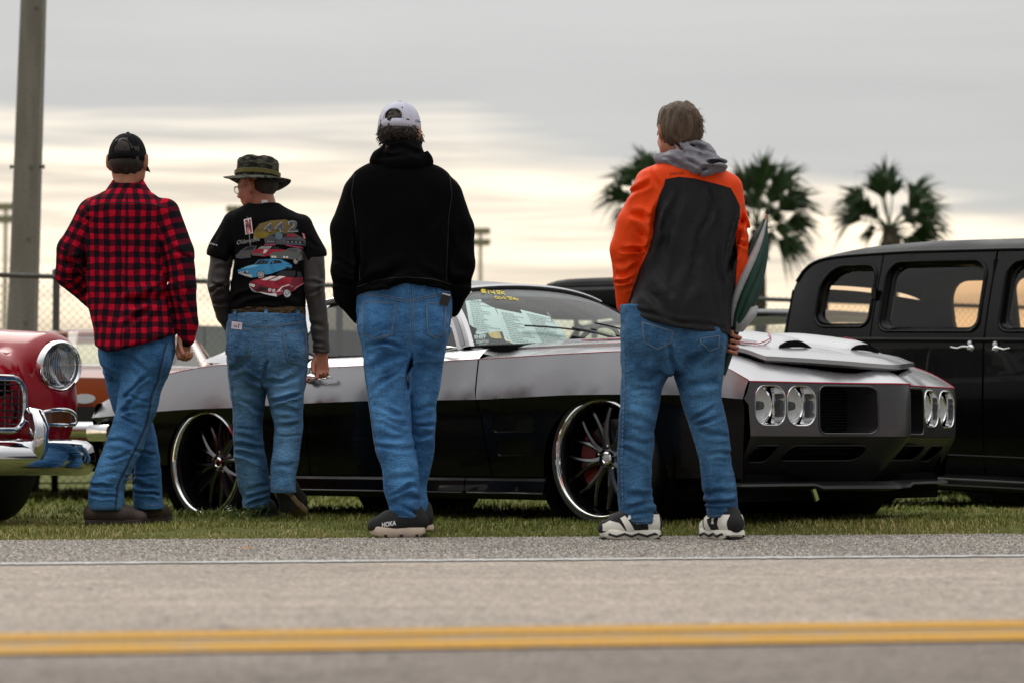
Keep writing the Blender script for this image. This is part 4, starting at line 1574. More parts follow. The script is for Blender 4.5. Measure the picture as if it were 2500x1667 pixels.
 g.cap(a[3], a[4], 0.052, 0.042, 0.012)
 # curved shirt tail
 X = g.ax[0][:, None, None]
 Z = g.ax[2][None, None, :]
 tail = [(228, 826), (240, 845), (270, 860), (300, 858), (330, 848), (365, 838), (402, 828), (432, 815)]
 tx = [p(q[0], q[1]).x for q in tail]
 tz = [p(q[0], q[1]).z for q in tail]
 cutz = np.interp(g.ax[0], tx, tz)[:, None, None]
 mask = (X > p(222, 800).x) & (X < p(433, 800).x)
 g.d = np.where(mask, np.maximum(g.d, (cutz - Z)), g.d).astype(np.float32)
 # hollow at the hem so the tail hangs over the jeans
 g.folds([P.fold(*f) for f in [(405, 720, 300, 760, 0.010, 9), (410, 750, 290, 800, 0.009, 10), (425, 690, 360, 735, 0.009, 8), (312, 505, 300, 720, 0.006, 6), (250, 800, 300, 740, 0.006, 9), (205, 590, 215, 740, 0.010, 7), (404, 590, 412, 720, 0.010, 7), (170, 640, 205, 690, 0.008, 7), (150, 660, 215, 640, 0.008, 7), (425, 600, 470, 640, 0.005, 6), (420, 690, 478, 720, 0.006, 6), (425, 740, 480, 770, 0.006, 5), (200, 560, 240, 520, 0.006, 6)]], P.D + 0.02)
 sh = g.mesh('shirt', m_plaid, body, [((10, 10, 7), 0.005, 2), ((24, 24, 16), 0.0022, 4)], 180, plaid_uv(arms, P.D))
 # collar and yoke seam
 mb = MB()
 rows = []
 for (py, xl, xr, rr) in ((470, 256, 367, 0.62), (456, 266, 357, 0.72), (444, 274, 350, 0.80), (441, 276, 348, 0.80)):
  c_ = p((xl + xr) / 2, py, 0.0)
  a_ = P.m((xr - xl) / 2) + 0.004
  rows.append([c_ + Vector((a_ * math.cos(q), a_ * rr * math.sin(q), 0.018 * math.sin(q))) for q in np.linspace(-PI * 1.32, PI * 0.32, 40)])
 mb.grid(rows)
 co = mb.build('collar', m_plaid, sh, 60)
 uvl = co.data.uv_layers.new(name='cloth')
 for lp in co.data.loops:
  v = co.data.vertices[lp.vertex_index].co
  uvl.data[lp.index].uv = (v.x + 0.02, v.z)
 md = co.modifiers.new('th', 'SOLIDIFY')
 md.thickness = 0.004
 bv = bvh_of(sh)
 mb = MB()
 P.ribbon(bv, [(205, 516), (260, 504), (312, 502), (370, 503), (415, 512)], 2.2, mb, 0.002)
 mb.build('yoke_seam', mat('seam_black', (0.012, 0.006, 0.008), 0.9), sh, None, recalc=False)
 # white undershirt edge
 mb = MB()
 P2 = bvh_of(sh)
 c_ = p(331, 832, 0)
 rows = []
 for (py, aa) in ((815, 1.0), (838, 1.01)):
  r_ = P.row(py, 240, 428, 0.0, 0.62)
  rows.append([Vector((r_[1] + r_[3] * 0.985 * aa * math.cos(q), r_[2] + r_[4] * 0.96 * math.sin(q), r_[0])) for q in np.linspace(-0.95, 0.9, 24)])
 mb.grid(rows)
 mb.build('undershirt', mat('white_cotton', (0.62, 0.60, 0.57), 0.9), body, 60, recalc=False)
 # jeans
 hip = [(800, 240, 428, 0.0, 0.66), (850, 240, 427, 0.0, 0.68), (885, 248, 420, 0.0, 0.64), (925, 262, 408, 0.0, 0.5)]
 far = [(846, 238, 316, 0.03, 1.25), (913, 250, 328, 0.05, 1.25), (996, 268, 352, 0.08, 1.1), (1062, 297, 373, 0.10, 1.1), (1128, 318, 382, 0.12, 1.15), (1195, 316, 386, 0.13, 1.2), (1243, 315, 390, 0.13, 1.2)]
 near = [(846, 303, 427, -0.01, 1.0), (913, 299, 412, -0.02, 1.0), (962, 293, 394, -0.03, 1.0), (996, 286, 387, -0.03, 1.0), (1045, 275, 369, -0.05, 1.0), (1095, 259, 353, -0.07, 1.05), (1145, 242, 330, -0.09, 1.1), (1178, 229, 316, -0.10, 1.1), (1211, 225, 311, -0.10, 1.1), (1242, 225, 311, -0.10, 1.1)]
 fl = [(296, 965, 380, 920, 0.010, 6), (290, 985, 385, 1000, 0.011, 6), (288, 1000, 370, 955, 0.009, 5), (290, 1015, 360, 1040, 0.008, 6), (300, 955, 370, 985, 0.007, 5), (240, 1160, 310, 1150, 0.009, 6), (232, 1185, 300, 1178, 0.010, 6), (228, 1205, 305, 1215, 0.010, 6), (240, 1225, 300, 1222, 0.007, 5), (320, 1150, 380, 1165, 0.009, 6), (318, 1180, 382, 1195, 0.010, 6), (322, 1210, 385, 1208, 0.010, 6), (300, 880, 380, 905, 0.005, 8), (250, 900, 300, 940, 0.006, 8), (330, 1085, 376, 1110, 0.007, 6), (262, 1085, 340, 1075, 0.006, 7), (265, 1115, 330, 1105, 0.006, 6)]
 jo = jeans(P, hip, far, near, fl, m_den1, body, [(375, 880, -0.075, 48, 0.06, 45), (290, 872, -0.06, 42, 0.055, 42)], [(340, 930, 50, 60, 0.3), (280, 1150, 40, 60, 0.25)], None, 31, (200, 790), (450, 1262), (-0.26, 0.3), hk=0.008)
 bv = bvh_of(jo)
 mb = MB()
 seam_path = [(412, 838), (405, 880), (392, 930), (378, 962), (372, 1000), (362, 1040), (345, 1085), (325, 1130), (308, 1165), (300, 1185), (296, 1240)]
 P.ribbon(bv, seam_path, 3.0, mb, 0.0025)
 mb.build('side_seam', m_thread_d, jo, None, recalc=False)
 mb = MB()
 P.ribbon(bv, [(x + 5, y) for x, y in seam_path], 1.4, mb, 0.003)
 P.ribbon(bv, [(225, 1232), (268, 1235), (311, 1233)], 1.5, mb, 0.003)
 P.ribbon(bv, [(318, 1234), (352, 1236), (389, 1233)], 1.5, mb, 0.003)
 mb.build('stitching', m_thread, jo, None, recalc=False)
 # brown boots
 m_boot = mat('boot_leather', (0.036, 0.017, 0.011), 0.6, noise=(30, 0.35), bump=(60, 0.3, 0.004))
 m_bsole = mat('boot_sole', (0.022, 0.014, 0.011), 0.8)
 hz = p(225, 1276, -0.11)
 shoe(body, 'boot', (hz.x - 0.01, hz.y - 0.02, ground_z(hz.x, hz.y)), (p(365, 1276, 0).x, hz.y + 0.03, ground_z(hz.x, hz.y)), 0.10, 0.105, m_boot, m_bsole, 0.028)
 hz = p(338, 1262, 0.15)
 shoe(body, 'boot', (hz.x, hz.y - 0.06, ground_z(hz.x, hz.y)), (hz.x + 0.085, hz.y + 0.20, ground_z(hz.x, hz.y)), 0.10, 0.105, m_boot, m_bsole, 0.028)
 return body
def make_cap(P, hd, parent, m_cap, R, strap=True, brim=True, m_strap=None, z0=-0.02):
 """baseball cap: crown shell with rear opening, strap, button and brim"""
 s, Rm = hd.s, hd.R
 def cp(th, ph, k=1.0):
  # th azimuth from the back (0) to the sides, ph from rim (0) to top (pi/2)
  x = R * math.sin(th) * math.cos(ph) * k
  y = -0.045 - R * 1.17 * math.cos(th) * math.cos(ph) * k
  zz = z0 + (0.54 - z0) * (math.sin(ph) ** 0.80) * k
  return Vector(hd.P(x, y, zz))
 mb = MB()
 n, m_ = 56, 16
 vs_, idx = [], {}
 for j in range(m_ + 1):
  ph = (PI / 2) * j / m_
  for i in range(n):
   vs_.append(cp(2 * PI * i / n, ph))
 fs_ = []
 for j in range(m_):
  for i in range(n):
   th = 2 * PI * (i + 0.5) / n
   if th > PI:
    th -= 2 * PI
   ph = (PI / 2) * (j + 0.5) / m_
   arch = (th / 0.50) ** 2 + ((ph - 0.20) / 0.42) ** 2 < 1 and ph > 0.22
   if arch:
    continue
   i2 = (i + 1) % n
   fs_.append((j * n + i, j * n + i2, (j + 1) * n + i2, (j + 1) * n + i))
 mb.add(vs_, fs_)
 o = mb.build('cap', m_cap, parent, 70)
 md = o.modifiers.new('thick', 'SOLIDIFY')
 md.thickness = 0.003
 mb = MB()
 arch = []
 for q in np.linspace(-0.08, PI + 0.08, 26):
  arch.append(cp(0.51 * math.cos(q), 0.22 + 0.41 * max(0, math.sin(q)), 1.008))
 mb.tube(arch, 0.0032, 6)
 mb.build('arch_trim', m_strap or m_cap, o, 60)
 for th in (-2.35, -1.6, -0.9, 0.9, 1.6, 2.35):
  mb = MB()
  mb.tube([cp(th, q, 1.004) for q in np.linspace(0.02, 1.55, 10)], 0.0016, 4)
  mb.build('panel_seam', m_cap, o, 60)
 mb = MB()
 mb.lathe([(0.0, 0.008), (0.006, 0.007), (0.009, 0.003), (0.009, -0.003)], cp(0, PI / 2), Rm[:, 2], 12)
 mb.build('button', m_cap, o, 60)
 if brim:
  mb = MB()
  rows = []
  for k in range(7):
   q = k / 6
   row = []
   for i in range(25):
    a = PI + (i / 24 - 0.5) * 2.1
    b0 = cp(a, 0.0)
    ext = q * 0.34 * s * math.cos((i / 24 - 0.5) * 2.1 * 0.75) ** 0.6
    row.append(b0 + Vector(Rm[:, 1]) * ext - Vector(Rm[:, 2]) * (0.10 * ext + 0.10 * s * q * abs((i / 24 - 0.5) * 2) ** 2))
   rows.append(row)
  mb.grid(rows)
  bo = mb.build('brim', m_cap, o, 60)
  md = bo.modifiers.new('thick', 'SOLIDIFY')
  md.thickness = 0.004
 return o, cp
# ================================================================== person 2: camouflage hat, black printed t-shirt
def camo_mat(name, cols, sc=26.0):
 m, t, b = new_mat(name)
 tcn = N(t, 'ShaderNodeTexCoord')
 ob = MAP(t, tcn.outputs['Object'], (1, 1, 2.2))
 a = NOISE(t, ob, sc, 2, 0.5, 0.8)
 c2 = NOISE(t, MAP(t, tcn.outputs['Object'], (1, 1, 2.2), (3.3, 1.1, 4.0)), sc * 0.8, 2, 0.5, 0.8)
 c = MIX(t, RAMP(t, a, [(0.44, 0.0), (0.5, 1.0)], 'LINEAR'), cols[0], cols[1])
 c = MIX(t, RAMP(t, c2, [(0.53, 0.0), (0.57, 1.0)]), c, cols[2])
 t.links.new(c, b.inputs['Base Color'])
 b.inputs['Roughness'].default_value = 0.95
 b.inputs['Specular IOR Level'].default_value = 0.15
 return m
m_tee = cloth('black_tee', (0.0042, 0.0042, 0.0050), 0.9, 0.2, 0.6, 15, 0.0, 0.10)
m_slv = cloth('charcoal_sleeve', (0.040, 0.035, 0.034), 0.55, 0.2, 0.6, 14, 0.1, 0.35)
def make_p2():
 P = Person(11.8)
 p = P.p
 g = SDF(p(480, 1285, -0.35), p(830, 380, 0.42), 0.0055)
 hd = Head(p(628, 455, 0.02), 0.226, yaw=math.radians(-66), tilt=-0.10, roll=0.03)
 hd.build(g, 1.1)
 body_core(g, P, p(652, 800, 0.02), p(652, 545, 0.0), hd.P(0, -0.08, -0.3),
              [[p(565, 560), p(535, 690, -0.02), p(565, 790, 0.14)], [p(738, 565), p(768, 710, -0.02), p(784, 862, 0.0)]],
              [[p(605, 850, 0.02), p(608, 1030, 0.05), p(622, 1235, 0.08)], [p(698, 850, 0), p(706, 1030, -0.02), p(697, 1190, -0.10)]])
 g.cap(p(652, 545), p(565, 560), 0.05, 0.045, 0.02)
 g.cap(p(652, 545), p(738, 565), 0.05, 0.045, 0.02)
 g.cap(p(650, 520, 0.0), hd.P(0, -0.08, -0.35), 0.062, 0.058, 0.02)
 # chin wattles and hanging hand, palm turned back
 hand(g, p(784, 862, 0.0), (0.03, 0.0, -1), (1, 0.12, 0), 0.165, (0.95, 1.25, 1.35, 1.3), -1, (0.45, 0.65))
 g.cap(p(622, 1235, 0.08), p(630, 1250, 0.08), 0.03, 0.03, 0.02)
 g.cap(p(697, 1190, -0.10), p(703, 1222, -0.09), 0.03, 0.03, 0.02)
 body = g.mesh('person', m_skin2, None, None, 180)
 tag(body, 'man in camouflage hat and black t-shirt printed with coloured cars, head turned aside', 'person')
 hd.eyes(body)
 m_h = mat('hair_darkgrey', (0.035, 0.026, 0.021), 0.7, noise=(70, 0.5, (1, 1, 0.3)), bump=(130, 0.9, 0.005, (1, 1, 0.25)))
 g = SDF(p(560, 520, -0.22), p(712, 400, 0.22), 0.0045)
 g.ell(hd.P(0, -0.10, 0.03), np.array((0.346, 0.38, 0.315)) * hd.s, 0.0, 'u', hd.R)
 g.ell(hd.P(0, 0.36, -0.15), np.array((0.5, 0.42, 0.6)) * hd.s, 0.01, 's', hd.R)
 for q in (-1, 1):
  g.ell(hd.P(q * 0.37, 0.0, -0.05), np.array((0.08, 0.13, 0.20)) * hd.s, 0.004, 's', hd.R)
 g.mesh('hair', m_h, body, [((60, 60, 14), 0.003, 3)])
 # glasses
 mb = MB()
 for q in (-1, 1):
  c_ = Vector(hd.P(q * 0.135, 0.455, -0.02))
  r_, u_ = Vector(hd.R[:, 0]), Vector(hd.R[:, 2])
  ring = [c_ + r_ * (0.098 * hd.s * math.cos(a)) + u_ * (0.078 * hd.s * math.sin(a)) for a in np.linspace(0, 2 * PI, 20, endpoint=False)]
  mb.tube(ring, 0.0018, 5, closed=True)
  mb.tube([hd.P(q * 0.235, 0.45, 0.01), hd.P(q * 0.345, 0.30, 0.02), hd.P(q * 0.375, 0.02, 0.02), hd.P(q * 0.37, -0.07, -0.04)], 0.0017, 5)
 mb.tube([hd.P(-0.04, 0.46, -0.0), hd.P(0, 0.48, 0.01), hd.P(0.04, 0.46, -0.0)], 0.0018, 5)
 go_ = mb.build('glasses', mat('gold_wire', (0.30, 0.20, 0.09), 0.3, 1.0), body, 60)
 for q in (-1, 1):
  mb = MB()
  c_ = Vector(hd.P(q * 0.135, 0.455, -0.02))
  mb.fan([c_ + Vector(hd.R[:, 0]) * (0.098 * hd.s * math.cos(a)) + Vector(hd.R[:, 2]) * (0.078 * hd.s * math.sin(a)) for a in np.linspace(0, 2 * PI, 20, endpoint=False)])
  mb.build('lens', glass_mat('spectacle_glass', (0.92, 0.95, 0.93), 0.06), go_, None, recalc=False)
 # boonie hat
 m_camo = camo_mat('camo_hat', ((0.030, 0.032, 0.024), (0.085, 0.085, 0.062), (0.013, 0.014, 0.012)))
 cx, cz = p(627, 436).x, p(624, 436).z
 mb = MB()
 rows = []
 tilt = Matrix.Rotation(math.radians(3.0), 3, 'Y') @ Matrix.Rotation(math.radians(-3), 3, 'X')
 hc = Vector((cx, P.D + 0.02, p(624, 436).z))
 prof = [(0.325, -0.028), (0.30, -0.018), (0.25, 0.0), (0.2, 0.0), (0.196, 0.0), (0.194, 0.03), (0.194, 0.10), (0.188, 0.155), (0.17, 0.185), (0.10, 0.2), (0.0, 0.204)]
 for (r_, z_) in prof:
  row = []
  for i in range(56):
   a = 2 * PI * i / 56
   rx = r_ * 0.50
   if z_ <= 0 and r_ > 0.24:
    w_ = (r_ - 0.2) / 0.125
    zz = z_ * 0.5 + 0.018 * w_ * math.cos(a * 2 + 0.4) + 0.006 * w_ * math.sin(3 * a)
    rr = 0.106 + (0.166 - 0.106) * w_
   else:
    zz = z_ * 0.54 + 0.004 * math.sin(5 * a + z_ * 30) * (z_ > 0.05)
    rr = r_ * 0.54 * (1 + 0.02 * math.sin(4 * a + z_ * 40) * (0.02 < z_ < 0.19))
   row.append(hc + tilt @ Vector((rr * math.cos(a), rr * math.sin(a) * 1.12, zz)))
  rows.append(row)
 mb.grid(rows, closed=True)
 ho = mb.build('hat', m_camo, body, 50)
 md = ho.modifiers.new('th', 'SOLIDIFY')
 md.thickness = 0.004
 mb = MB()
 rows = []
 for (z_, k_) in ((0.012, 1.0), (0.014, 1.035), (0.034, 1.035), (0.036, 1.0)):
  rows.append([hc + tilt @ Vector((0.107 * k_ * (1 + 0.025 * (math.sin(a * 14) > 0.2)) * math.cos(a), 0.107 * 1.12 * k_ * (1 + 0.025 * (math.sin(a * 14) > 0.2)) * math.sin(a), z_)) for a in np.linspace(0, 2 * PI, 84, endpoint=False)])
 mb.grid(rows, closed=True)
 mb.build('hat_band', mat('olive_webbing', (0.115, 0.10, 0.028), 0.9, noise=(60, 0.2)), ho, 40)
 for (ax, zz) in ((-1.95, 0.068), (-1.55, 0.07), (-2.6, 0.068)):
  mb = MB()
  d_ = Vector((math.cos(ax), math.sin(ax) * 1.12, 0))
  mb.lathe([(0.003, 0.0), (0.0055, 0.001), (0.0055, -0.002)], hc + tilt @ (d_ * 0.1065 + Vector((0, 0, zz))), d_, 12)
  mb.build('eyelet', mat('eyelet_black', (0.01, 0.01, 0.01), 0.5), ho, 60)
 # long sleeved undershirt arms
 for (lo_, hi_, chain, cut) in ((470, 610, [(p(545, 600, 0.0), 0.058), (p(533, 695, -0.01), 0.054), (p(545, 770, 0.06), 0.042), (p(556, 795, 0.09), 0.034)], None), (715, 840, [(p(762, 600, 0.0), 0.058), (p(768, 700, -0.02), 0.052), (p(780, 800, 0.0), 0.044), (p(785, 858, 0.0), 0.040)], 861)):
  g = SDF(p(lo_, 890, -0.28), p(hi_, 600, 0.30), 0.0055)
  for (a_, ra), (b_, rb) in zip(chain[:-1], chain[1:]):
   g.cap(a_, b_, ra, rb, 0.01)
  if cut:
   g.d = np.maximum(g.d, p(785, cut).z - g.ax[2][None, None, :]).astype(np.float32)
  g.folds([P.fold(*f) for f in [(515, 690, 560, 705, 0.008, 6), (512, 712, 555, 690, 0.007, 6), (520, 735, 560, 740, 0.008, 6), (520, 660, 560, 650, 0.006, 7), (750, 690, 790, 700, 0.006, 7), (755, 720, 795, 712, 0.006, 7), (760, 800, 800, 790, 0.005, 7), (765, 835, 803, 842, 0.005, 6), (764, 850, 804, 850, 0.004, 4), (770, 650, 790, 750, 0.004, 6)]], P.D + 0.1)
  g.mesh('undershirt_sleeve', m_slv, body, [((14, 14, 18), 0.003, 7)], 180)
 # t-shirt
 g = SDF(p(480, 800, -0.26), p(830, 485, 0.28), 0.0055)
 g.loft(P.rows([(497, 604, 682, 0.01, 0.9), (508, 585, 700, 0.0, 0.75), (522, 563, 728, 0.0, 0.66), (542, 553, 752, 0.0, 0.62), (580, 556, 752, 0.0, 0.62), (640, 562, 748, 0.0, 0.62), (700, 565, 746, 0.0, 0.64), (740, 561, 747, 0.0, 0.66), (756, 566, 745, 0.0, 0.66)]), 0.01, sup=2.3)
 g.cap(p(575, 548, 0.0), p(540, 618, 0.0), 0.066, 0.070, 0.016)
 g.cap(p(732, 556, 0.0), p(765, 622, 0.0), 0.066, 0.068, 0.016)
 # cut sleeve ends
 X, Y, Z = g.ax[0][:, None, None], g.ax[1][None, :, None], g.ax[2][None, None, :]
 for (q, sgn) in (((538, 632), -1), ((768, 634), 1)):
  c_ = p(*q)
  nx, nz = sgn * 0.30, -1.0
  pl = (X - c_.x) * nx + (Z - c_.z) * nz
  near = (X < p(562, 600).x) if sgn < 0 else (X > p(748, 600).x)
  g.d = np.where(near, np.maximum(g.d, pl / 1.04), g.d).astype(np.float32)
 g.ell(hd.P(0, -0.05, -0.42), (0.070, 0.080, 0.05), 0.006, 's')
 g.folds([P.fold(*f) for f in [(562, 585, 565, 700, 0.009, 6), (748, 590, 747, 700, 0.009, 6), (570, 740, 650, 715, 0.006, 9), (740, 735, 680, 700, 0.006, 9), (600, 745, 700, 735, 0.005, 8), (520, 600, 556, 560, 0.006, 7), (775, 610, 745, 570, 0.006, 7), (640, 520, 660, 740, 0.003, 12), (590, 640, 600, 740, 0.004, 10)]], P.D + 0.05)
 ts = g.mesh('t_shirt', m_tee, body, [((9, 9, 7), 0.005, 12), ((20, 20, 14), 0.002, 14)], 180)
 # care tag at the neck
 bv = bvh_of(ts, body)
 mb = MB()
 P.patch(bv, [(641, 492), (655, 492), (656, 500), (642, 500)], mb, 0.004)
 mb.build('neck_tag', mat('white_tag', (0.75, 0.75, 0.75), 0.8), ts, None, recalc=False)
 tee_print(P, bvh_of(ts), ts)
 # belt
 g = SDF(p(540, 800, -0.26), p(770, 735, 0.26), 0.0055)
 g.loft(P.rows([(748, 567, 746, 0.0, 0.68), (772, 566, 747, 0.0, 0.68)]), 0.0, sup=2.3)
 g.mesh('belt', camo_mat('camo_belt', ((0.030, 0.022, 0.014), (0.10, 0.065, 0.035), (0.016, 0.012, 0.009)), 40), body, None, 60)
 # jeans
 hip = [(768, 558, 747, 0.0, 0.70), (800, 553, 750, 0.0, 0.72), (860, 552, 754, 0.0, 0.72), (905, 556, 750, 0.0, 0.66), (945, 562, 742, 0.0, 0.5)]
 lg = [(860, 552, 652, 0.01, 1.1), (950, 561, 650, 0.02, 1.05), (1012, 566, 641, 0.04, 1.1), (1060, 567, 638, 0.05, 1.15), (1095, 567, 643, 0.06, 1.15), (1140, 571, 650, 0.07, 1.1), (1180, 577, 655, 0.08, 1.1), (1215, 588, 655, 0.08, 1.15), (1241, 589, 653, 0.08, 1.2)]
 rg = [(860, 652, 754, -0.01, 1.1), (950, 652, 744, -0.02, 1.05), (1012, 664, 741, -0.03, 1.1), (1045, 672, 741, -0.03, 1.1), (1080, 670, 737, -0.04, 1.1), (1115, 667, 734, -0.06, 1.1), (1160, 664, 727, -0.09, 1.1), (1195, 667, 727, -0.11, 1.15), (1202, 668, 728, -0.11, 1.15)]
 fl = [(600, 905, 645, 945, 0.010, 7), (700, 915, 655, 940, 0.010, 7), (660, 945, 735, 905, 0.008, 8), (662, 965, 740, 965, 0.010, 7), (668, 985, 738, 1000, 0.010, 7), (668, 1010, 740, 1018, 0.010, 6), (672, 1035, 738, 1030, 0.009, 6), (670, 1060, 738, 1062, 0.007, 6), (568, 1060, 640, 1075, 0.009, 7), (568, 1085, 642, 1090, 0.010, 7), (570, 1105, 645, 1118, 0.008, 7), (572, 1050, 636, 1040, 0.008, 7), (585, 970, 640, 1000, 0.006, 9), (590, 1195, 652, 1180, 0.010, 7), (592, 1215, 652, 1205, 0.009, 6), (595, 1228, 650, 1228, 0.007, 5), (668, 1140, 725, 1130, 0.006, 7), (652, 880, 652, 950, 0.010, 6), (560, 900, 620, 880, 0.006, 8), (690, 890, 745, 880, 0.006, 8)]
 jo = jeans(P, hip, lg, rg, fl, m_den2, body, [(605, 855, -0.085, 46, 0.060, 50), (700, 858, -0.085, 46, 0.060, 50)], [(700, 1090, 35, 60, 0.55), (700, 960, 30, 60, 0.35), (590, 960, 30, 90, 0.3), (605, 850, 25, 30, 0.25), (610, 1150, 30, 50, 0.2)], None, 41, (535, 755), (780, 1255), (-0.26, 0.28), hk=0.006)
 bv = bvh_of(jo)
 pocket(P, jo, [(561, 800), (625, 808), (618, 868), (586, 884), (557, 866)], m_den2, jo)
 pocket(P, jo, [(696, 818), (747, 806), (752, 870), (738, 892), (710, 886)], m_den2, jo)
 mb = MB()
 for ln in ([(562, 786), (610, 796), (655, 801), (700, 796), (746, 784)], [(655, 772), (656, 830), (654, 885)], [(660, 772), (661, 830), (658, 880)], [(562, 790), (655, 806), (746, 789)], [(566, 900), (572, 1010), (572, 1100), (582, 1190), (592, 1236)]):
  P.ribbon(bv, ln, 1.6, mb, 0.003)
 P.ribbon(bv, [(590, 1233), (620, 1237), (652, 1232)], 1.6, mb, 0.003)
 P.ribbon(bv, [(668, 1190), (700, 1193), (727, 1197)], 1.6, mb, 0.003)
 mb.build('stitching', m_thread, jo, None, recalc=False)
 for lx in (656, 580, 730):
  mb = MB()
  P.ribbon(bvh_of(jo, bpy.data.objects['belt'] if 'belt' in bpy.data.objects else jo), [(lx, 759), (lx, 786)], 8, mb, 0.005)
  if mb.v:
   mb.build('belt_loop', m_den2, jo, None, recalc=False)
 # tag card standing in the pocket
 mb = MB()
 P.patch(bv, [(574, 788), (600, 792), (599, 810), (573, 806)], mb, 0.007)
 co = mb.build('card', mat('card_lilac', (0.66, 0.60, 0.68), 0.7), None, None, recalc=False)
 tag(co, 'pale card sticking out of the light blue jeans back pocket', 'card')
 mb = MB()
 text_on(P, bv, '28', 578, 803, 7, -8, mb, 0, 0.0085)
 P.ribbon(bv, [(592, 795), (591, 806)], 1.5, mb, 0.0085)
 mb.build('printing', mat('ink_black', (0.01, 0.01, 0.012), 0.7), co, None, recalc=False)
 # shoes: left flat, right heel raised showing the worn sole
 m_bs = mat('black_knit', (0.010, 0.010, 0.011), 0.85)
 m_tan = mat('worn_tan_sole', (0.24, 0.165, 0.095), 0.85, noise=(25, 0.5))
 hz = p(632, 1259, 0.06)
 zg = ground_z(hz.x, hz.y)
 shoe(body, 'shoe', (hz.x, hz.y - 0.02, zg), (hz.x + 0.03, hz.y + 0.26, zg), 0.085, 0.10, m_bs, m_bs, 0.026)
 mb = MB()
 mb.tube([p(697, 1180, -0.10), p(703, 1225, -0.085), p(706, 1240, -0.07)], 0.040, 14)
 mb.build('sock', m_bs, body, 60)
 h0 = p(690, 1216, -0.13)
 t0 = p(735, 1262, 0.04)
 shoe(body, 'shoe', (h0.x, h0.y, h0.z + 0.02), (t0.x, t0.y, ground_z(t0.x, t0.y) + 0.005), 0.085, 0.105, m_bs, m_tan, 0.028)
 return body
def tee_print(P, bv, ts):
 """the car print on the back of the t-shirt, laid on the cloth"""
 Z = lambda q: [(480 + x * 0.26786, 360 + y * 0.26786) for x, y in q]
 cols = {'red': (0.30, 0.012, 0.03), 'dred': (0.13, 0.008, 0.018), 'pink': (0.50, 0.16, 0.18), 'white': (0.62, 0.62, 0.62), 'blue': (0.035, 0.22, 0.42), 'lblue': (0.14, 0.42, 0.60), 'dk': (0.012, 0.013, 0.015), 'grey': (0.10, 0.105, 0.10), 'lgrey': (0.26, 0.27, 0.27), 'yel': (0.19, 0.15, 0.01), 'gold': (0.14, 0.10, 0.03), 'chrome': (0.42, 0.43, 0.45), 'steel': (0.065, 0.07, 0.085), 'neon': (0.35, 0.03, 0.09), 'cyan': (0.10, 0.30, 0.38)}
 keys = list(cols)
 mats_ = [mat('ink_' + k, tuple(min(0.9, 1.45 * q) for q in cols[k]), 0.75) for k in keys]
 mb = MB()
 L = [0.0022]
 def a(col, poly, st=4.0):
  L[0] += 0.00008
  P.patch(bv, Z(poly), mb, L[0], keys.index(col), st)
 def wheel(cx, cy, rx, ry):
  for (k, c_) in ((1.0, 'dk'), (0.82, 'chrome'), (0.62, 'grey'), (0.34, 'chrome')):
   a(c_, [(cx + rx * k * math.cos(q), cy + ry * k * math.sin(q)) for q in np.linspace(0, 2 * PI, 14, endpoint=False)], 4)
 # glow behind the numerals
 a('gold', [(545, 790), (600, 720), (700, 690), (830, 680), (930, 720), (900, 800), (780, 830), (640, 850), (540, 860)])
 a('yel', [(560, 800), (640, 790), (700, 805), (640, 845), (545, 850)])
 # rocket emblem
 a('white', [(455, 680), (522, 664), (538, 805), (472, 816)])
 a('red', [(466, 686), (492, 680), (506, 808), (480, 812)])
 a('red', [(500, 678), (516, 674), (530, 800), (514, 806)])
 a('dk', [(486, 700), (494, 690), (510, 745), (504, 790), (492, 745), (474, 752)])
 a('lgrey', [(484, 648), (489, 668), (520, 910), (514, 912)])
 # parked muscle cars: black, red convertible, grey fastback
 a('steel', [(640, 860), (690, 820), (760, 800), (900, 800), (960, 830), (1000, 860), (1010, 910), (850, 905), (650, 900)])
 a('dk', [(700, 825), (770, 808), (890, 808), (940, 832), (760, 845)])
 a('dk', [(660, 870), (740, 866), (745, 890), (662, 892)])
 a('dk', [(835, 862), (990, 868), (995, 890), (838, 890)])
 for i in range(4):
  a('lgrey', [(672 + i * 17 + 7 * math.cos(q), 880 + 7 * math.sin(q)) for q in np.linspace(0, 2 * PI, 8, endpoint=False)], 4)
  a('lgrey', [(850 + i * 34 + 8 * math.cos(q), 880 + 7 * math.sin(q)) for q in np.linspace(0, 2 * PI, 8, endpoint=False)], 4)
 a('neon', [(640, 904), (740, 904), (740, 914), (640, 914)])
 a('neon', [(830, 904), (980, 924), (980, 936), (830, 914)])
 a('red', [(840, 812), (920, 812), (925, 830), (838, 834)])
 for (k, c_) in ((30, 'cyan'), (22, 'steel'), (13, 'lgrey'), (7, 'steel')):
  a(c_, [(770 + k * math.cos(q), 827 + k * math.sin(q)) for q in np.linspace(0, 2 * PI, 14, endpoint=False)], 4)
 a('pink', [(970, 795), (990, 800), (1002, 850), (985, 845)])
 # black car left
 a('steel', [(380, 1000), (420, 960), (470, 930), (520, 915), (575, 920), (560, 960), (520, 985), (520, 1022), (430, 1030), (385, 1025)])
 a('dk', [(440, 958), (500, 925), (560, 924), (535, 955)])
 for q_ in (395, 450, 480):
  a('gold', [(q_, 995), (q_ + 16, 990), (q_ + 16, 1002), (q_, 1006)], 4)
 # red convertible
 a('red', [(520, 985), (560, 955), (600, 938), (700, 950), (780, 945), (835, 955), (830, 970), (760, 985), (690, 1005), (640, 1015), (535, 1005)])
 a('lgrey', [(580, 945), (615, 922), (710, 920), (690, 945)])
 a('dk', [(700, 945), (720, 922), (765, 930), (780, 950)])
 a('grey', [(530, 985), (630, 985), (632, 1008), (535, 1005)])
 a('white', [(640, 950), (676, 952), (650, 985), (628, 984)])
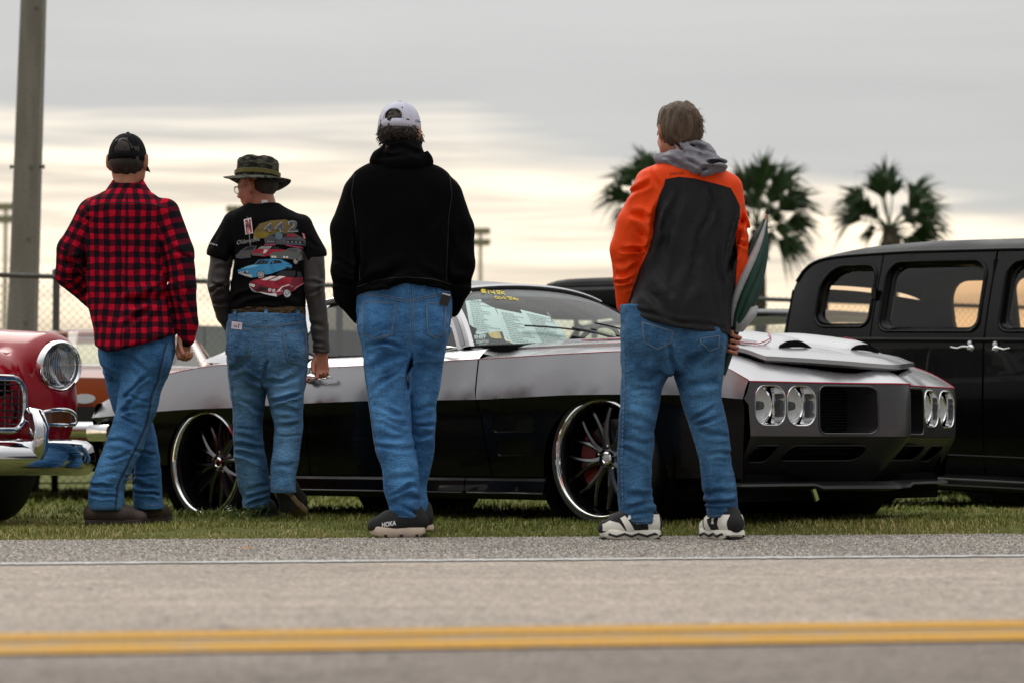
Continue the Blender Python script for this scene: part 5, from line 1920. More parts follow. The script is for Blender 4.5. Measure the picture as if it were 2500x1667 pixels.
 # grey fastback
 a('grey', [(680, 1000), (720, 975), (800, 968), (860, 935), (930, 930), (985, 955), (1005, 1000), (980, 1030), (930, 1060), (880, 1035), (700, 1030)])
 a('steel', [(830, 960), (870, 937), (935, 940), (925, 975)])
 a('dk', [(935, 972), (945, 945), (985, 965), (998, 995)])
 for q_ in (712, 735, 815, 840):
  a('white', [(q_ - 9, 1008), (q_ + 9, 1010), (q_ + 9, 1026), (q_ - 9, 1024)], 4)
 wheel(914, 1052, 24, 28)
 # blue coupe
 a('blue', [(395, 1130), (480, 1105), (560, 1095), (700, 1090), (880, 1085), (880, 1115), (820, 1125), (700, 1170), (640, 1180), (570, 1200), (530, 1205), (400, 1165)])
 a('lblue', [(420, 1118), (560, 1085), (640, 1088), (500, 1120)])
 a('blue', [(545, 1090), (590, 1045), (700, 1035), (790, 1040), (870, 1080), (700, 1105)])
 a('dk', [(556, 1085), (598, 1048), (690, 1042), (662, 1084)])
 a('dk', [(690, 1085), (715, 1046), (780, 1050), (800, 1072)])
 a('chrome', [(398, 1160), (410, 1150), (530, 1180), (530, 1205)])
 a('dk', [(410, 1140), (500, 1150), (500, 1172), (412, 1160)])
 for q_ in (425, 450, 490):
  a('chrome', [(q_ + 9 * math.cos(q), 1152 + 11 * math.sin(q)) for q in np.linspace(0, 2 * PI, 8, endpoint=False)], 4)
 wheel(610, 1180, 36, 36)
 a('dk', [(820, 1125), (835, 1105), (870, 1110), (872, 1128)], 4)
 # red striped coupe in front
 a('dred', [(505, 1250), (540, 1225), (640, 1200), (720, 1185), (900, 1200), (975, 1190), (970, 1245), (900, 1320), (870, 1330), (850, 1310), (800, 1360), (750, 1380), (640, 1355), (540, 1310)])
 a('red', [(540, 1240), (640, 1205), (720, 1190), (880, 1205), (870, 1270), (780, 1310), (640, 1280)])
 a('dk', [(740, 1180), (790, 1140), (910, 1140), (905, 1195)])
 a('dk', [(920, 1195), (925, 1145), (970, 1150), (972, 1185)])
 a('white', [(610, 1225), (690, 1192), (750, 1190), (660, 1230)])
 a('white', [(680, 1232), (770, 1192), (825, 1195), (745, 1232)])
 a('pink', [(900, 1310), (905, 1295), (975, 1240), (975, 1250)])
 a('dk', [(590, 1285), (665, 1300), (662, 1330), (592, 1312)])
 a('chrome', [(508, 1285), (540, 1310), (640, 1350), (750, 1355), (755, 1380), (640, 1362), (530, 1318)])
 for (x_, y_) in ((522, 1272), (545, 1280), (690, 1318), (722, 1325)):
  a('white', [(x_ + 13 * math.cos(q), y_ + 15 * math.sin(q)) for q in np.linspace(0, 2 * PI, 10, endpoint=False)], 4)
  a('lgrey', [(x_ + 8 * math.cos(q), y_ + 9 * math.sin(q)) for q in np.linspace(0, 2 * PI, 10, endpoint=False)], 4)
 a('white', [(770, 1335), (800, 1290), (860, 1270), (890, 1290), (880, 1280), (850, 1262), (795, 1282), (755, 1335)])
 wheel(838, 1348, 36, 46)
 a('pink', [(720, 1345), (800, 1325), (800, 1335), (722, 1352)])
 # lettering
 L[0] += 0.0002
 for (txt, x, y, h_, ang) in (('4', 642, 790, 70, 4), ('4', 738, 790, 84, 4), ('2', 846, 785, 96, 2)):
  text_on(P, bv, txt, 480 + x * 0.26786, 360 + y * 0.26786, h_ * 0.26786, ang, mb, keys.index('lgrey'), L[0], 0.05, 0.045, wpx=(80 if txt == '4' else 88) * 0.26786)
  text_on(P, bv, txt, 480 + (x + 5) * 0.26786, 360 + (y - 5) * 0.26786, (h_ - 10) * 0.26786, ang, mb, keys.index('steel'), L[0] + 0.0004, 0.05, 0.01, wpx=(68 if txt == '4' else 76) * 0.26786)
 text_on(P, bv, 'Oldsmobile', 480 + 392 * 0.26786, 360 + 905 * 0.26786, 40 * 0.26786, 8, mb, keys.index('lgrey'), L[0], 0.4, 0.0, wpx=210 * 0.26786)
 mb.build('shirt_print', mats_, ts, None, 'stuff', recalc=False)
 mb = MB()
 text_on(P, bv, 'ClassicCars.net', 480 + 100 * 0.26786, 360 + 888 * 0.26786, 17 * 0.26786, -13, mb, 0, L[0], 0.0, 0.0, wpx=112 * 0.26786)
 mb.build('sleeve_lettering', MATS['ink_white'] if 'ink_white' in MATS else mats_[4], ts, None, 'stuff', recalc=False)
# ================================================================== person 3: black hoodie, white cap
def strands(P, hd, parent, name, m, n, region, L, r, curl, seed, flow=(0, 0, -1)):
 """locks of hair growing out of the head surface"""
 r_ = random.Random(seed)
 mb = MB()
 for i in range(n):
  u, v = region(r_)
  base = Vector(hd.P(0.345 * math.sin(u) * math.cos(v), -0.05 - 0.42 * math.cos(u) * math.cos(v), 0.12 + 0.37 * math.sin(v)))
  out = (base - Vector(hd.c)).normalized()
  d = (out * 0.35 + Vector(flow) + Vector((r_.uniform(-.3, .3), r_.uniform(-.3, .3), r_.uniform(-.2, .2)))).normalized()
  s_ = d.cross(out).normalized()
  ll = L * r_.uniform(0.6, 1.2)
  ph = r_.uniform(0, 6.28)
  pts = []
  for k in range(7):
   q = k / 6
   pts.append(base + out * 0.004 + d * ll * q + (s_ * math.sin(ph + q * 6 * curl) + out * math.cos(ph + q * 6 * curl)) * (0.010 * curl * q))
  mb.tube(pts, [r * (1 - 0.75 * (k / 6) ** 2) for k in range(7)], 4, caps=False)
 return mb.build(name, m, parent, 180, 'stuff', recalc=False)
m_hood = cloth('black_fleece', (0.0026, 0.0026, 0.0028), 0.95, 0.15, 0.5, 13, 0.0, 0.06)
def make_p3():
 P = Person(10.2)
 p = P.p
 g = SDF(p(790, 1325, -0.35), p(1180, 245, 0.42), 0.006)
 hd = Head(p(976, 322, 0.03), 0.238, yaw=math.radians(14), tilt=-0.06)
 hd.build(g, 1.0)
 body_core(g, P, p(985, 800, 0.02), p(980, 440, 0.0), hd.P(0, -0.06, -0.3),
              [[p(870, 460), p(845, 620, -0.02), p(868, 760, 0.12)], [p(1095, 460), p(1118, 620, -0.02), p(1108, 735, 0.10)]],
              [[p(940, 830, 0.0), p(955, 1060, -0.03), p(990, 1270, -0.02)], [p(1035, 830, 0.03), p(1027, 1060, 0.07), p(1013, 1250, 0.11)]])
 g.cap(p(980, 440), p(870, 460), 0.05, 0.045, 0.02)
 g.cap(p(980, 440), p(1095, 460), 0.05, 0.045, 0.02)
 g.cap(p(990, 1270, -0.02), p(985, 1292, -0.02), 0.03, 0.03, 0.02)
 g.cap(p(1013, 1250, 0.11), p(1022, 1275, 0.11), 0.03, 0.03, 0.02)
 # hands in the front pockets
 g.cap(p(868, 760, 0.12), p(905, 800, 0.16), 0.03, 0.03, 0.02)
 g.cap(p(1108, 735, 0.10), p(1075, 780, 0.16), 0.03, 0.03, 0.02)
 body = g.mesh('person', m_skin3, None, None, 180)
 tag(body, 'tall man in plain black hoodie and white cap with both hands in his pockets', 'person')
 hd.eyes(body)
 m_h = mat('hair_dark_curl', (0.022, 0.013, 0.009), 0.5, noise=(60, 0.5), bump=(70, 1.0, 0.008))
 g = SDF(p(900, 395, -0.22), p(1050, 245, 0.25), 0.0045)
 g.ell(hd.P(0, -0.09, -0.02), np.array((0.372, 0.405, 0.275)) * hd.s, 0.0, 'u', hd.R)
 g.ell(hd.P(0, 0.46, -0.15), np.array((0.5, 0.46, 0.6)) * hd.s, 0.01, 's', hd.R)
 g.ell(hd.P(0, -0.06, 0.14), np.array((0.345, 0.415, 0.36)) * hd.s, 0.005, 'u', hd.R)
 ho = g.mesh('hair', m_h, body, [((45, 45, 45), 0.007, 3), ((110, 110, 110), 0.004, 6)])
 strands(P, hd, ho, 'curls', m_h, 260, lambda r: (r.uniform(-2.1, 2.1), r.uniform(-0.70, -0.15)), 0.034, 0.0026, 1.0, 5)
 m_cap = mat('cap_white', (0.56, 0.56, 0.68), 0.85, noise=(14, 0.05), bump=(260, 0.3, 0.002))
 co, cp = make_cap(P, hd, body, m_cap, 0.385, m_strap=m_cap, z0=0.03)
 bv = bvh_of(co)
 mb = MB()
 text_on(P, bv, 'Dirty', 1014, 302, 6.5, 4, mb, 0, 0.002, 0.15, 0.01)
 if mb.v:
  mb.build('cap_lettering', mat('ink_navy', (0.02, 0.035, 0.09), 0.7), co, None, recalc=False)
 # dark inner of the cap opening: hair shows there
 # hoodie
 g = SDF(p(780, 800, -0.32), p(1190, 345, 0.36), 0.006)
 g.loft(P.rows([(398, 915, 1046, 0.0, 0.72), (408, 886, 1074, 0.0, 0.62), (425, 862, 1098, 0.0, 0.58), (470, 846, 1118, 0.0, 0.58), (540, 850, 1116, 0.0, 0.62), (620, 858, 1112, 0.0, 0.64), (680, 862, 1108, 0.0, 0.70), (706, 867, 1107, 0.0, 0.72), (722, 869, 1106, 0.0, 0.72)]), 0.01, sup=2.3)
 for ch, rr in (([p(886, 480, 0.0), p(853, 560, 0.0), p(847, 660, -0.01), p(852, 715, 0.03), p(878, 762, 0.12)], [0.090, 0.080, 0.068, 0.062, 0.045]), ([p(1080, 484, 0.0), p(1110, 560, 0.0), p(1119, 650, -0.01), p(1115, 700, 0.02), p(1098, 745, 0.10)], [0.090, 0.080, 0.070, 0.058, 0.045])):
  for i in range(4):
   g.cap(ch[i], ch[i + 1], rr[i], rr[i + 1], 0.016)
 # hem rises in the middle
 X, Z = g.ax[0][:, None, None], g.ax[2][None, None, :]
 hx = [(860, 730), (880, 719), (930, 706), (997, 698), (1060, 703), (1106, 714)]
 cz = np.interp(g.ax[0], [p(*q).x for q in hx], [p(*q).z for q in hx])[:, None, None]
 msk = (X > p(874, 700).x) & (X < p(1104, 700).x)
 g.d = np.where(msk, np.maximum(g.d, cz - Z), g.d).astype(np.float32)
 g.folds([P.fold(*f) for f in [(868, 560, 880, 700, 0.012, 9), (1100, 560, 1098, 700, 0.012, 9), (890, 690, 1000, 660, 0.008, 12), (1090, 690, 1000, 650, 0.008, 12), (820, 640, 870, 660, 0.008, 9), (1105, 640, 1155, 660, 0.008, 9), (815, 690, 868, 700, 0.009, 8), (1105, 690, 1155, 685, 0.009, 8), (880, 700, 1095, 690, 0.006, 7), (870, 500, 960, 600, 0.004, 16), (1090, 500, 1010, 600, 0.004, 16)]], P.D + 0.05)
 hdy = g.mesh('hoodie', m_hood, body, [((7, 7, 5), 0.006, 22), ((16, 16, 11), 0.003, 24)], 180)
 # hood lying on the shoulders
 g = SDF(p(880, 450, -0.26), p(1080, 325, 0.26), 0.005)
 g.loft(P.rows([(344, 940, 1034, 0.01, 0.95), (356, 930, 1036, 0.0, 0.95), (380, 915, 1042, -0.01, 0.85), (400, 906, 1052, -0.02, 0.8), (416, 925, 1040, -0.03, 0.75), (425, 950, 1020, -0.035, 0.7)]), 0.01)
 g.cap(p(930, 395, -0.06), p(1035, 398, -0.06), 0.040, 0.040, 0.03)
 g.cap(p(955, 412, -0.09), p(1015, 410, -0.09), 0.03, 0.03, 0.03)
 g.ell(hd.P(0, 0.0, -0.30), (0.078, 0.10, 0.075), 0.01, 's')
 g.folds([P.fold(*f) for f in [(930, 370, 1030, 378, 0.006, 7), (915, 395, 1040, 385, 0.006, 8), (985, 360, 995, 420, 0.006, 8), (1030, 350, 1040, 395, 0.006, 7), (960, 350, 930, 395, 0.005, 7)]], P.D + 0.05)
 g.mesh('hood', m_hood, hdy, [((18, 18, 18), 0.005, 26)], 180)
 bvh_ = bvh_of(hdy)
 for ln in ([(868, 432), (862, 480), (872, 540), (878, 620), (884, 690)], [(1098, 434), (1104, 480), (1096, 540), (1092, 620), (1090, 690)], [(876, 704), (930, 690), (997, 683), (1060, 688), (1104, 698)]):
  mb = MB()
  P.ribbon(bvh_, ln, 2.2, mb, 0.0025)
  if mb.v:
   mb.build('seam', mat('hoodie_seam', (0.0045, 0.0045, 0.005), 0.9), hdy, None, recalc=False)
 # jeans
 hip = [(692, 872, 1104, 0.0, 0.62), (740, 870, 1104, 0.0, 0.66), (800, 874, 1098, 0.0, 0.68), (850, 883, 1088, 0.0, 0.62), (885, 890, 1080, 0.0, 0.5)]
 lg = [(800, 872, 1000, -0.01, 1.05), (853, 884, 1000, -0.02, 1.05), (928, 893, 1001, -0.03, 1.0), (1003, 904, 1004, -0.03, 1.0), (1060, 911, 1007, -0.03, 1.0), (1109, 921, 1017, -0.04, 1.0), (1146, 934, 1023, -0.04, 1.0), (1191, 937, 1026, -0.03, 1.0), (1237, 950, 1028, -0.02, 1.05), (1264, 954, 1028, -0.02, 1.1)]
 rg = [(800, 985, 1100, 0.02, 1.05), (853, 988, 1088, 0.03, 1.05), (928, 992, 1076, 0.05, 1.05), (996, 994, 1063, 0.06, 1.1), (1060, 994, 1061, 0.07, 1.1), (1116, 994, 1057, 0.09, 1.1), (1154, 992, 1049, 0.10, 1.1), (1191, 985, 1041, 0.11, 1.1), (1229, 985, 1043, 0.11, 1.15), (1250, 982, 1041, 0.11, 1.15)]
 fl = [(912, 1010, 1000, 1030, 0.010, 7), (908, 1035, 1004, 1042, 0.011, 7), (912, 1060, 1000, 1062, 0.011, 7), (915, 1085, 1010, 1092, 0.008, 7), (905, 985, 990, 1010, 0.008, 8), (1005, 1000, 1060, 990, 0.010, 7), (1008, 1035, 1060, 1045, 0.011, 7), (1008, 1065, 1058, 1062, 0.008, 7), (900, 900, 990, 860, 0.006, 10), (945, 1205, 1020, 1195, 0.009, 7), (950, 1228, 1025, 1222, 0.010, 7), (952, 1248, 1025, 1244, 0.008, 6), (940, 1165, 1015, 1170, 0.006, 8), (1000, 850, 1004, 960, 0.010, 6), (890, 850, 985, 835, 0.007, 9), (1010, 840, 1085, 850, 0.006, 9), (900, 950, 985, 930, 0.005, 9), (905, 875, 960, 940, 0.005, 8)]
 jo = jeans(P, hip, lg, rg, fl, m_den3, body, [(930, 800, -0.085, 52, 0.065, 55), (1045, 800, -0.075, 48, 0.06, 52)], [(935, 765, 35, 18, 0.7), (945, 1000, 40, 90, 0.35), (920, 900, 25, 60, 0.25), (975, 1150, 40, 60, 0.3), (1040, 900, 30, 50, 0.15)], None, 51, (850, 690), (1125, 1280), (-0.26, 0.3), hk=0.006)
 bv = bvh_of(jo)
 pocket(P, jo, [(889, 738), (974, 742), (962, 822), (920, 834), (892, 820)], m_den3, jo)
 pocket(P, jo, [(1042, 744), (1089, 740), (1086, 816), (1066, 830), (1046, 820)], m_den3, jo)
 mb = MB()
 for ln in ([(880, 716), (930, 724), (1003, 738)], [(880, 721), (930, 729), (1003, 743)], [(1003, 738), (1050, 726), (1104, 712)], [(1003, 743), (1050, 731), (1104, 717)], [(1003, 700), (1008, 760), (1002, 850)], [(1009, 700), (1013, 760), (1006, 846)], [(870, 770), (884, 834), (896, 928), (907, 1003), (915, 1067), (926, 1115)]):
  P.ribbon(bv, ln, 1.7, mb, 0.003)
 P.ribbon(bv, [(955, 1255), (990, 1259), (1027, 1256)], 1.8, mb, 0.003)
 mb.build('stitching', m_thread, jo, None, recalc=False)
 for lx in (1002, 1072):
  mb = MB()
  P.ribbon(bv, [(lx, 699), (lx, 722)], 8, mb, 0.006)
  if mb.v:
   mb.build('belt_loop', m_den3, jo, None, recalc=False)
 # phone and receipt in the right back pocket
 mb = MB()
 c_ = p(1088, 737, -0.108)
 R_ = Matrix.Rotation(math.radians(14), 3, 'Y') @ Matrix.Rotation(math.radians(12), 3, 'X')
 mb.box(c_, (P.m(22), 0.009, P.m(26)), R_)
 fo = mb.build('phone', mat('phone_black', (0.008, 0.008, 0.009), 0.25), None, None)
 tag(fo, 'black phone poking out of the back pocket under the black hoodie', 'phone')
 mb = MB()
 mb.box(p(1090, 730, -0.112), (P.m(20), 0.004, P.m(16)), R_)
 fo = mb.build('folded_paper', mat('white_paper', (0.70, 0.68, 0.72), 0.8), None, None)
 tag(fo, 'folded white paper tucked in beside the black phone', 'paper')
 # running shoes
 m_up = mat('shoe_black_mesh', (0.011, 0.011, 0.012), 0.85, bump=(300, 0.5, 0.002))
 m_so = mat('shoe_cream_sole', (0.60, 0.47, 0.37), 0.75, noise=(20, 0.12))
 hz, tz_ = p(1036, 1309, -0.02), p(906, 1309, -0.06)
 s1, so1, pt1 = shoe(body, 'shoe', (hz.x, hz.y, 0.002), (tz_.x, tz_.y, 0.002), 0.105, 0.115, m_up, m_so, 0.036, toe_up=0.012)
 bv = bvh_of(s1)
 mb = MB()
 text_on(P, bv, 'HOKA', 935, 1284, 11, 9, mb, 0, 0.002, 0.25, 0.03, wpx=34)
 if mb.v:
  mb.build('shoe_lettering', mat('ink_white', (0.75, 0.75, 0.73), 0.7), s1, None, recalc=False)
 # dark outsole notches
 for i, a_ in enumerate((0.03, 0.16, 0.30, 0.45, 0.60, 0.74, 0.87)):
  mb = MB()
  for sgn in (-1, 1):
   mb.box(pt1(a_, sgn * 0.42, 0.006), (0.012, 0.02, 0.012))
  if i in (0, 1, 3, 5):
   mb.build('outsole_pad', m_rubber, so1, None)
 hz = p(1032, 1286, 0.08)
 zg = ground_z(hz.x, hz.y)
 s2, so2, pt2 = shoe(body, 'shoe', (hz.x, hz.y, 0.010), (hz.x - 0.05, hz.y + 0.26, 0.015), 0.105, 0.115, m_up, m_so, 0.034)
 return body
# ================================================================== person 4: orange and charcoal rain jacket
def jacket_mat():
 m, t, b = new_mat('rain_jacket')
 at_ = N(t, 'ShaderNodeAttribute', attribute_name='panel')
 tcn = N(t, 'ShaderNodeTexCoord')
 n = NOISE(t, MAP(t, tcn.outputs['Object'], (1, 1, 0.6)), 8, 4, 0.6)
 org = MIX(t, 1.0, (0.86, 0.062, 0.002), RAMP(t, n, [(0.3, 0.85), (0.7, 1.1)]), 'MULTIPLY')
 cha = MIX(t, 1.0, (0.0115, 0.0115, 0.0135), RAMP(t, n, [(0.3, 0.85), (0.7, 1.15)]), 'MULTIPLY')
 f = RAMP(t, M(t, 'MULTIPLY_ADD', at_.outputs['Fac'], 120.0, 0.5, clamp=True), [(0.3, 0.0), (0.7, 1.0)])
 t.links.new(MIX(t, f, org, cha), b.inputs['Base Color'])
 b.inputs['Roughness'].default_value = 0.6
 b.inputs['Specular IOR Level'].default_value = 0.22
 bn = N(t, 'ShaderNodeBump')
 bn.inputs['Strength'].default_value = 0.55
 bn.inputs['Distance'].default_value = 0.014
 w = NOISE(t, MAP(t, tcn.outputs['Object'], (1, 1, 0.55)), 15, 3, 0.5, 0.9)
 t.links.new(w, bn.inputs['Height'])
 t.links.new(bn.outputs[0], b.inputs['Normal'])
 return m
def seg_sdf(poly, x, z):
 """signed distance (+ inside) of points to a polygon, vectorised"""
 best = np.full(len(x), 9.0)
 ins = np.zeros(len(x), bool)
 k = len(poly)
 for i in range(k):
  (x1, z1), (x2, z2) = poly[i - 1], poly[i]
  dx, dz = x2 - x1, z2 - z1
  tt = np.clip(((x - x1) * dx + (z - z1) * dz) / (dx * dx + dz * dz + 1e-12), 0, 1)
  best = np.minimum(best, np.hypot(x - x1 - tt * dx, z - z1 - tt * dz))
  c_ = ((z1 > z) != (z2 > z)) & (x < (x2 - x1) * (z - z1) / (z2 - z1 + 1e-12) + x1)
  ins ^= c_
 return np.where(ins, best, -best)
def make_p4():
 P = Person(9.95)
 p = P.p
 g = SDF(p(1470, 1330, -0.35), p(1850, 250, 0.42), 0.006)
 hd = Head(p(1657, 322, 0.02), 0.235, yaw=math.radians(-20), tilt=-0.10, roll=-0.03)
 hd.build(g, 1.1)
 body_core(g, P, p(1645, 800, 0.02), p(1672, 440, 0.0), hd.P(0, -0.06, -0.3),
              [[p(1590, 460), p(1535, 610, 0.0), p(1530, 745, 0.10)], [p(1770, 470), p(1790, 640, 0.02), p(1790, 790, 0.12), p(1793, 820, 0.12)]],
              [[p(1590, 850, 0.0), p(1555, 1060, 0.0), p(1555, 1275, 0.0)], [p(1700, 850, 0.0), p(1732, 1060, -0.02), p(1765, 1260, -0.02)]])
 g.cap(p(1672, 440), p(1590, 460), 0.05, 0.045, 0.02)
 g.cap(p(1672, 440), p(1770, 470), 0.05, 0.045, 0.02)
 g.cap(p(1555, 1275, 0.0), p(1565, 1295), 0.03, 0.03, 0.02)
 g.cap(p(1765, 1255, -0.02), p(1768, 1290, -0.02), 0.03, 0.03, 0.02)
 g.cap(p(1530, 745, 0.10), p(1560, 790, 0.15), 0.03, 0.03, 0.02)
 # right fist closed round the umbrella
 UA, UB = Vector(p(1876, 515, 0.02)), Vector(p(1766, 925, 0.06))
 ud = (UB - UA).normalized()
 grip = UA + (UB - UA) * ((838 - 515) / (925 - 515))
 w0 = Vector(p(1788, 812, 0.10))
 g.cap(w0, grip + Vector((-0.01, 0.045, 0.01)), 0.028, 0.026, 0.02)
 side = Vector((0, 1, 0))
 nrm = ud.cross(side).normalized()
 for i in range(4):
  c_ = grip + ud * ((i - 1.5) * 0.0215)
  pts = []
  for q in range(6):
   a = math.radians(100 - q * 52)
   rr = 0.027
   pts.append(c_ + (nrm * math.cos(a) * 1.0 + side * math.sin(a)) * rr)
  for q in range(5):
   g.cap(pts[q], pts[q + 1], 0.0098 - 0.0006 * q, 0.0095 - 0.0006 * q, 0.002)
 tb = grip - ud * 0.045 + side * 0.01
 g.cap(grip + side * 0.03 - ud * 0.02, tb - nrm * 0.02, 0.014, 0.011, 0.006)
 g.cap(tb - nrm * 0.02, tb - nrm * 0.012 - side * 0.03, 0.011, 0.009, 0.004)
 body = g.mesh('person', m_skin2, None, None, 180)
 tag(body, 'grey-haired man in orange and charcoal rain jacket standing by the front wheel', 'person')
 hd.eyes(body)
 m_h = mat('hair_greybrown', (0.092, 0.060, 0.040), 0.6, spec=0.25, noise=(55, 0.55, (1, 1, 0.15)), bump=(90, 0.9, 0.006, (1, 1, 0.15)))
 g = SDF(p(1575, 385, -0.24), p(1740, 248, 0.26), 0.0045)
 g.ell(hd.P(0, -0.05, 0.15), np.array((0.385, 0.455, 0.405)) * hd.s, 0.0, 'u', hd.R)
 g.ell(hd.P(0, -0.16, -0.06), np.array((0.355, 0.33, 0.30)) * hd.s, 0.03, 'u', hd.R)
 g.ell(hd.P(0, 0.40, -0.14), np.array((0.5, 0.42, 0.52)) * hd.s, 0.012, 's', hd.R)
 for q in (-1, 1):
  g.ell(hd.P(q * 0.40, 0.0, -0.10), np.array((0.10, 0.12, 0.20)) * hd.s, 0.006, 's', hd.R)
 ho = g.mesh('hair', m_h, body, [((40, 40, 7), 0.0055, 3), ((95, 95, 14), 0.003, 4)])
 strands(P, hd, ho, 'loose_strands', m_h, 380, lambda r: (r.uniform(-1.9, 1.9), r.uniform(-0.30, 1.3)), 0.038, 0.0016, 0.25, 9, (0.12, 0, -0.9))
 r_ = random.Random(4)
 mb = MB()
 for i in range(26):
  b0 = p(r_.uniform(1680, 1712), r_.uniform(272, 300), r_.uniform(-0.03, 0.03))
  mb.tube([b0, b0 + Vector((0.012, 0, 0.012)), b0 + Vector((r_.uniform(-0.02, 0.04), 0, r_.uniform(0.0, 0.045)))], [0.0009, 0.0008, 0.0003], 3, caps=False)
 mb.build('flyaway_hair', m_h, ho, None, 'stuff', recalc=False)
 # jacket
 g = SDF(p(1465, 850, -0.34), p(1850, 370, 0.36), 0.006)
 g.loft(P.rows([(394, 1612, 1740, 0.0, 0.85), (408, 1585, 1766, 0.0, 0.7), (424, 1562, 1782, 0.0, 0.62), (455, 1556, 1796, 0.0, 0.60), (500, 1562, 1800, 0.0, 0.62), (580, 1560, 1800, 0.0, 0.66), (660, 1562, 1795, 0.0, 0.72), (720, 1545, 1788, 0.0, 0.76), (770, 1530, 1784, 0.0, 0.76), (830, 1528, 1782, 0.0, 0.74)]), 0.01, sup=2.25)
 for ch, rr in (([p(1592, 452, 0.0), p(1552, 545, 0.01), p(1530, 610, 0.02), p(1533, 680, 0.05), p(1532, 742, 0.09)], [0.076, 0.072, 0.066, 0.056, 0.044]), ([p(1768, 462, 0.0), p(1785, 560, 0.01), p(1790, 640, 0.03), p(1786, 730, 0.08), p(1784, 800, 0.12)], [0.074, 0.070, 0.062, 0.052, 0.042])):
  for i in range(4):
   g.cap(ch[i], ch[i + 1], rr[i], rr[i + 1], 0.014)
 X, Z = g.ax[0][:, None, None], g.ax[2][None, None, :]
 hx = [(1528, 757), (1545, 770), (1580, 788), (1624, 801), (1700, 812), (1782, 819)]
 cz = np.interp(g.ax[0], [p(*q).x for q in hx], [p(*q).z for q in hx])[:, None, None]
 Yg = g.ax[1][None, :, None]
 msk = (X > p(1534, 700).x) & (Yg < P.D + 0.30)
 cz2 = np.where(Z < p(1600, 745).z, cz, -9)
 g.d = np.where(msk & (X < p(1779, 700).x), np.maximum(g.d, cz2 - Z), g.d).astype(np.float32)
 fl = [(1605, 470, 1580, 640, 0.012, 8), (1795, 500, 1797, 690, 0.012, 8), (1545, 560, 1585, 590, 0.009, 7), (1505, 600, 1570, 612, 0.010, 7), (1500, 640, 1560, 628, 0.010, 7), (1505, 668, 1560, 660, 0.010, 7), (1500, 690, 1545, 688, 0.011, 5), (1510, 715, 1545, 705, 0.007, 6), (1530, 480, 1580, 440, 0.006, 9), (1540, 520, 1585, 550, 0.007, 8), (1800, 540, 1828, 570, 0.008, 6), (1798, 600, 1825, 590, 0.008, 6), (1640, 470, 1600, 700, 0.005, 12), (1700, 460, 1700, 760, 0.005, 14), (1735, 470, 1765, 780, 0.006, 12), (1570, 700, 1640, 780, 0.006, 12), (1660, 640, 1610, 780, 0.005, 12), (1720, 455, 1735, 520, 0.006, 6), (1580, 410, 1600, 470, 0.005, 7), (1535, 765, 1775, 808, 0.004, 5)]
 g.folds([P.fold(*f) for f in fl], P.D + 0.05)
 poly_px = [(1621, 446), (1654, 441), (1690, 445), (1719, 452), (1779, 465), (1792, 486), (1803, 508), (1801, 540), (1795, 575), (1797, 640), (1795, 850), (1530, 850), (1534, 747), (1545, 705), (1561, 661), (1580, 620), (1592, 575), (1597, 520), (1606, 486), (1618, 460)]
 poly = [(p(*q).x, p(*q).z) for q in poly_px]
 def post(me, V, Q):
  d = seg_sdf(poly, V[:, 0], V[:, 2])
  back = P.D + 0.05 - V[:, 1]
  attr(me, 'panel', np.minimum(d, np.clip(back, -0.05, 0.05)))
 jk = g.mesh('jacket', jacket_mat(), body, [((8, 8, 6), 0.006, 32), ((18, 18, 12), 0.003, 34)], 180, post)
 bv = bvh_of(jk)
 mb = MB()
 text_on(P, bv, 'ORVIS', 1630, 436, 6.5, 3, mb, 0, 0.002, 0.0, 0.0, wpx=34)
 mb.build('jacket_lettering', mat('ink_brown', (0.10, 0.02, 0.01), 0.7), jk, None, recalc=False)
 mb = MB()
 P.ribbon(bv, poly_px[:8], 1.6, mb, 0.002)
 P.ribbon(bv, poly_px[12:] + [poly_px[0]], 1.6, mb, 0.002)
 mb.build('panel_seam', mat('seam_char', (0.010, 0.010, 0.012), 0.8), jk, None, recalc=False)
 mb = MB()
 P.ribbon(bv, [(1499, 684), (1520, 690), (1545, 686)], 3.0, mb, 0.004)
 if mb.v:
  mb.build('cuff_tab', mat('orange_tab', (0.62, 0.045, 0.002), 0.5), jk, None, recalc=False)
 # grey hood lying on the back
 g = SDF(p(1570, 450, -0.30), p(1800, 325, 0.26), 0.005)
 g.loft(P.rows([(346, 1632, 1716, 0.0, 0.9), (360, 1622, 1738, -0.01, 0.85), (380, 1612, 1752, -0.02, 0.8), (396, 1606, 1762, -0.03, 0.8), (408, 1640, 1768, -0.04, 0.75), (420, 1690, 1768, -0.05, 0.75), (428, 1718, 1756, -0.06, 0.75)]), 0.01)
 g.cap(p(1606, 390, -0.05), p(1700, 418, -0.12), 0.022, 0.026, 0.02)
 g.cap(p(1700, 418, -0.12), p(1755, 415, -0.11), 0.026, 0.026, 0.02)
 g.ell(hd.P(0, 0.05, -0.38), (0.075, 0.11, 0.085), 0.01, 's')
 g.folds([P.fold(*f) for f in [(1625, 372, 1700, 385, 0.006, 6), (1640, 395, 1740, 415, 0.006, 6), (1660, 352, 1665, 400, 0.006, 6), (1690, 380, 1760, 395, 0.006, 6), (1700, 360, 1750, 385, 0.008, 6), (1720, 395, 1765, 405, 0.009, 5), (1610, 392, 1680, 420, 0.008, 5), (1680, 350, 1720, 372, 0.008, 6), (1730, 410, 1700, 425, 0.007, 5)]], P.D + 0.05)
 g.mesh('hood', cloth('grey_shell', (0.165, 0.155, 0.185), 0.6, 0.15, 0.7, 22, 0.1, 0.35), jk, [((26, 26, 26), 0.007, 36), ((60, 60, 60), 0.003, 37)], 180)
